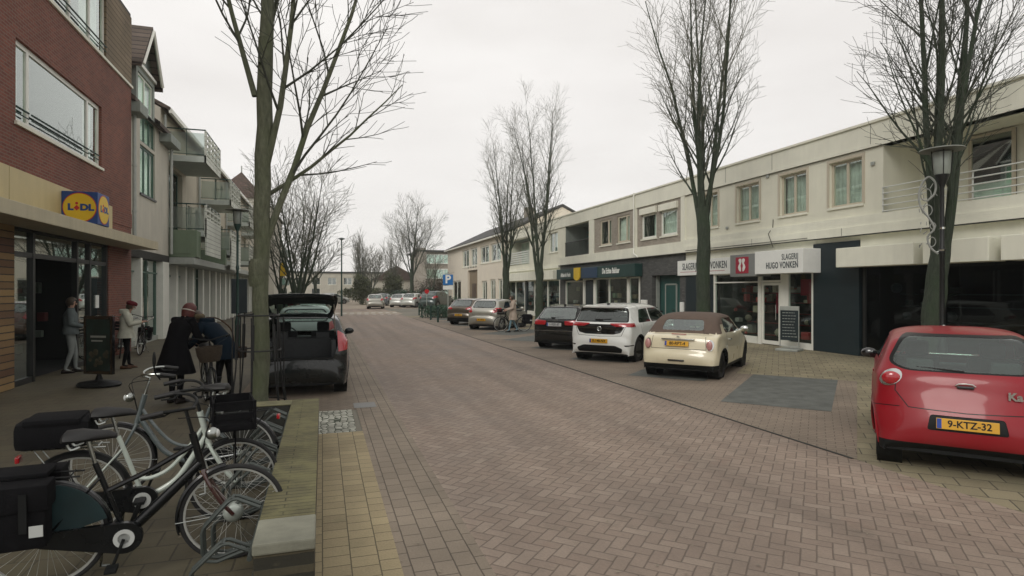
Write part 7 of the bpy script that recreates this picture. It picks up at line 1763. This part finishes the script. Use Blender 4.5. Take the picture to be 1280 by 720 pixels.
    # hair: shell over skull, face left free
    bm = bmesh.new(); bmesh.ops.create_icosphere(bm, subdivisions=3, radius=.112*s); rr = random.Random(len(label))
    dl = [v for v in bm.verts if v.co.normalized().dot(Vector((0, 1, 0))) > .45 and v.co.z < .055*s or v.co.z < -.06*s-hairlong*.0 and v.co.y > -.0]
    bmesh.ops.delete(bm, geom=dl, context='VERTS')
    for v in bm.verts:
        v.co.z *= 1.08; v.co *= 1+rr.uniform(-.03, .05)
        if v.co.z < 0 and hairlong: v.co.z *= 1+hairlong; 
        v.co = tl @ v.co + H_+up_*.008*s
    q = MB(); q.bm(bm); q.build('hair', M[hair], P_, smooth=True, fix=False)
    if hat:
        q = MB(); c0 = H_+up_*.055*s; rings = []
        for r_, h_ in ((.118, -.02), (.122, .0), (.128, .03), (.11, .062), (.06, .085), (.004, .09)): rings.append([c0+(rt*cos(a)*r_+fwd*sin(a)*r_)*s+up_*h_*s for a in [2*pi*i/20 for i in range(20)]])
        q.loft(rings); q.build('hat', cl[hat], P_, smooth=True)
    # shoes
    for S_ in 'LR':
        q = MB(); A0 = D['an'+S_]; base = A0.z-.09*s; rings = []
        for y, wd, h_ in ((-.07, .025, .06), (-.05, .036, .085), (0, .04, .10), (.06, .043, .075), (.12, .045, .055), (.165, .032, .04), (.185, .012, .025)):
            rings.append([(A0.x+wd*s*cos(a), A0.y+y*s, max(.002, base)+(h_*s*.5)*(1+sin(a))) for a in [2*pi*i/12 for i in range(12)]])
        q.loft(rings); q.build('shoe', cl[shoes], P_, smooth=True)
    # coat
    if coat:
        q = MB(); rings = []; hz = hem*s; pel = D['pelvis']; sp = [(D['neck']-hdir*.015*s, .075, .07), (D['neck'].lerp(D['chest'], .3), .15, .095), (D['neck'].lerp(D['chest'], .55), .205, .12), (D['chest'], .215, .145), (D['waist'], .185, .14), (D['pelvis'], .215, .16)]
        hemc = Vector((pel.x, pel.y-.0, hz)); n_ = 5
        for i in range(1, n_+1):
            t = i/n_; sp.append((pel.lerp(hemc, t), (.215+.05*t*coatw), (.165+.05*t*coatw)))
        rr = random.Random(3+len(label))
        ph = rr.uniform(0, 6)
        for i, (c_, a_, b_) in enumerate(sp):
            w_ = min(1, max(0, (i-3)/5)); ax_ = Vector((1, 0, 0)); ay_ = Vector((0, 1, 0))
            if i < 6: tg = (sp[max(i-1, 0)][0]-sp[min(i+1, 5)][0]).normalized(); ay_ = tg.cross(ax_).normalized()*1 if tg.length else ay_
            ring = []
            for k in range(28):
                an = 2*pi*k/28; f_ = 1+w_*.05*sin(5*an+ph)+w_*.03*sin(9*an+2*ph)
                ring.append(c_+(ax_*cos(an)*a_+ay_*sin(an)*b_)*s*f_)
            rings.append(ring)
        q.loft(rings, cap=False)
        for S_ in 'LR':
            el, wr, sh = D['el'+S_], D['wr'+S_], D['sh'+S_]; inn = D['chest'].lerp(D['neck'], .45)
            q.tube([sh.lerp(inn, .45), sh, sh.lerp(el, .35), sh.lerp(el, .75), el, el.lerp(wr, .3), el.lerp(wr, .7), wr.lerp(el, .02)], [.085*s, .082*s, .072*s, .064*s, .060*s, .056*s, .050*s, .046*s], 14, caps=True)
        co = q.build('coat', cl[coat], P_, smooth=60)
        if hood:
            q = MB(); hc = D['neck']-fwd*.06*s; q.loft([[hc+Vector((cos(a)*r_, sin(a)*r_*.8-.02, z))*s for a in [2*pi*i/18 for i in range(18)]] for r_, z in ((.07, -.06), (.14, -.05), (.155, .0), (.135, .05), (.10, .06), (.08, .02))]); q.build('hood', cl[coat], P_, smooth=True)
        else:
            q = MB(); hc = D['neck']; q.loft([[hc+Vector((cos(a)*r_, sin(a)*r_*.9, z))*s for a in [2*pi*i/18 for i in range(18)]] for r_, z in ((.10, -.07), (.085, .0), (.075, .035), (.06, .03), (.07, -.04))]); q.build('collar', cl[coat], P_, smooth=True)
    return P_
# woman with red hair, black coat, back three-quarters, facing right (towards +X)
person('woman with dark red hair and long flared black coat bending over the bicycle', (-2.40, 11.45, 0), radians(-38), dict(waist=(0, .03, 1.08), chest=(0, .10, 1.26), neck=(0, .19, 1.405), head=(0, .25, 1.51), crown=(0, .27, 1.61), shL=(-.17, .15, 1.36), shR=(.17, .15, 1.36), elL=(-.20, .22, 1.10), elR=(.22, .24, 1.10), wrL=(-.12, .42, .98), wrR=(.12, .44, .98)), height=1.76, coat='black', hem=.50, coatw=2.4, legs='black', hair='hair_red', hairlong=.9, headtilt=(-.35, 0))
q = MB(); q.tube([(.10*cos(a), .10*sin(a), 0) for a in [2*pi*i/24 for i in range(24)]], .011, 6, closed=True)
pr = [o for o in bpy.data.objects if o.get('label', '').startswith('woman with dark red hair')][0]
o = q.build('hair_band', cl['cream'], pr, smooth=True); o.location = (0, .262, 1.575); o.rotation_euler = (radians(-20), 0, 0); o.scale = (1.08, 1.12, 1)
bl = person('person in a navy hooded coat with a shoulder strap leaning over the bicycle', (-1.66, 11.62, 0), radians(72), dict(waist=(0, .06, 1.06), chest=(0, .22, 1.22), neck=(0, .38, 1.34), head=(0, .47, 1.42), crown=(0, .52, 1.51), shL=(-.17, .32, 1.30), shR=(.17, .32, 1.30), elL=(-.22, .42, 1.05), elR=(.22, .42, 1.05), wrL=(-.12, .58, .92), wrR=(.12, .60, .94), knL=(-.10, .05, .49), knR=(.09, -.04, .49), anL=(-.10, .10, .09), anR=(.09, -.08, .09)), height=1.72, coat='navy', hem=.72, legs='black', hair='hair_brown', hood=True, headtilt=(-.6, 0), coatw=.9)
q = MB(); q.tube(catmull([(.02, .34, 1.45), (.1, .18, 1.43), (.17, -.02, 1.25), (.235, -.05, 1.0), (.27, -.02, .86)], 4), .014, 6); sgs = q.build('bag_strap', cl['brown'], bl, smooth=True)
BG = thing('shoulder_bag', 'small brown bag hanging at the hip of the person in navy', 'bag', (-1.45, 11.85, .80), radians(72))
q = MB(); q.cbox(-.05, .05, -.12, .12, -.10, .10, .03); q.build('pouch', cl['brown'], BG, smooth=40); q = MB(); q.cbox(-.056, .056, -.125, .125, .02, .108, .02); q.build('flap', cl['brown'], BG, smooth=40)
# fur-trim brim/hat worn by the person in navy
q = MB(); q.ball((0, .50, 1.47), .135, 16, (1, 1, .55)); q.build('hat', cloth('fur_hat', (.10, .08, .05)), bl, smooth=True)
CP = thing('headgear', 'grey brown fur hat of a third person bending behind the bicycle', 'hat', (-1.9, 12.4, 1.60)) if False else None
person('woman in an off-white quilted coat and brown boots reading by the shop door', (-4.62, 16.85, 0), radians(-78), dict(neck=(0, .04, 1.43), head=(0, .09, 1.54), crown=(0, .09, 1.65), elL=(-.20, .08, 1.12), elR=(.20, .08, 1.12), wrL=(-.10, .33, 1.17), wrR=(.10, .33, 1.17), anL=(-.09, .06, .09), anR=(.09, -.06, .09)), height=1.66, coat='white', hem=.78, coatw=.7, legs='black', shoes='tan', hair='hair_brown', hat='maroon', hood=True, headtilt=(-.3, 0))
BK = thing('booklet', 'open pale booklet held by the woman in the off-white coat', 'booklet', (-4.12, 16.96, 1.20), radians(-78))
for sx, r_ in ((-.065, .25), (.065, -.25)):
    q = MB(); q.cbox(-.06, .06, -.085, .085, -.004, .004, .002); o = q.build('page', M['signwhite'], BK); o.location = (sx, 0, 0); o.rotation_euler = (radians(35), r_, 0)
person('man in a grey sweatshirt and pale grey trousers standing in the supermarket doorway', (-5.62, 16.35, 0), radians(-70), dict(anL=(-.09, .10, .09), knL=(-.09, .09, .49), anR=(.09, -.10, .09), elR=(.22, .0, 1.12), wrR=(.12, .22, 1.05)), height=1.76, top='grey', coat='grey', hem=.88, coatw=.0, legs='lgrey', hair='hair_brown', headtilt=(-.2, 0))
person('woman in a long pale pink coat and light jeans pushing a bicycle', (8.30, 25.75, 0), radians(80), dict(neck=(0, .03, 1.44), head=(0, .07, 1.55), crown=(0, .06, 1.66), elL=(-.22, .05, 1.12), elR=(.22, .05, 1.12), wrL=(-.15, .30, 1.03), wrR=(.10, .32, 1.05), knL=(-.09, .12, .50), anL=(-.09, .20, .10), knR=(.09, -.02, .50), anR=(.09, -.22, .12)), height=1.68, coat='pink', hem=.58, coatw=.5, legs='jeans', hair='hair_brown', hood=True)
person('distant dark-clothed walker on the left pavement beyond the hatchback', (-2.3, 36, 0), radians(10), dict(anL=(-.09, .15, .09), anR=(.09, -.15, .09)), height=1.75, coat='black', hem=.85, legs='black')
person('distant walker in maroon beside the dark-clothed one', (-1.75, 38, 0), radians(-30), {}, height=1.68, coat='maroon', hem=.8, legs='black', hair='hair_grey')
person('shopper in a dark coat standing by the pale shop windows beyond the silver car', (13.3, 42.2, 0), radians(30), {}, height=1.7, coat='navy', hem=.8, legs='black')
# ---- pieces that are counted one by one become parts of their own ----
SPLIT = ('pilaster', 'glass_panel', 'pannier_strap', 'door_handle', 'roof_rail', 'boot_side', 'eyes', 'ears', 'poster', 'shop_lamp', 'gas_strut', 'shop_window', 'entrance_glass', 'brake_lever', 'saddle_spring', 'mudguard_stay', 'reflective_patch', 'wall_ornament', 'emblem', 'underline', 'arch_lip')
def split_loose(o):
    me = o.data; n = len(me.vertices); par = list(range(n))
    def fd(i):
        while par[i] != i: par[i] = par[par[i]]; i = par[i]
        return i
    for e in me.edges:
        a, b = fd(e.vertices[0]), fd(e.vertices[1])
        if a != b: par[a] = b
    groups = {}
    for p in me.polygons: groups.setdefault(fd(p.vertices[0]), []).append(p)
    if len(groups) < 2 or len(groups) > 40: return
    nm = {'eyes': 'eye', 'ears': 'ear'}.get(o.name.split('.')[0], o.name.split('.')[0]); kids = list(o.children); first = None
    for g in groups.values():
        idx = {}; vs = []; fs = []
        for p in g:
            f = []
            for v in p.vertices:
                if v not in idx: idx[v] = len(vs); vs.append(me.vertices[v].co.copy())
                f.append(idx[v])
            fs.append(f)
        m2 = bpy.data.meshes.new(nm); m2.from_pydata(vs, [], fs)
        for x in me.materials: m2.materials.append(x)
        m2.polygons.foreach_set('use_smooth', [p.use_smooth for p in g])
        try:
            if any(p.use_smooth for p in g): m2.set_sharp_from_angle(angle=radians(40))
        except Exception: pass
        c = bpy.data.objects.new(nm, m2); COL.objects.link(c); c.parent = o.parent; c.matrix_parent_inverse = o.matrix_parent_inverse.copy()
        c.location = o.location; c.rotation_euler = o.rotation_euler; c.scale = o.scale
        if first is None: first = c
    for k in kids: k.parent = first
    bpy.data.objects.remove(o)
for o in [x for x in bpy.data.objects if x.type == 'MESH' and x.parent and x.name.split('.')[0] in SPLIT]: split_loose(o)
# ---- thin winter haze ----
hz = MB(); hz.box(-120, 120, -40, 260, -1, 30)
hm = bpy.data.materials.new('haze'); hm.use_nodes = True; hn = hm.node_tree; hn.nodes.clear()
ho = hn.nodes.new('ShaderNodeOutputMaterial'); hv = hn.nodes.new('ShaderNodeVolumePrincipled'); hv.inputs['Color'].default_value = (.93, .95, .95, 1); hv.inputs['Density'].default_value = .0007; hv.inputs['Anisotropy'].default_value = .2
hn.links.new(hv.outputs[0], ho.inputs['Volume'])
h_ = hz.build('haze', hm); h_['kind'] = 'stuff'
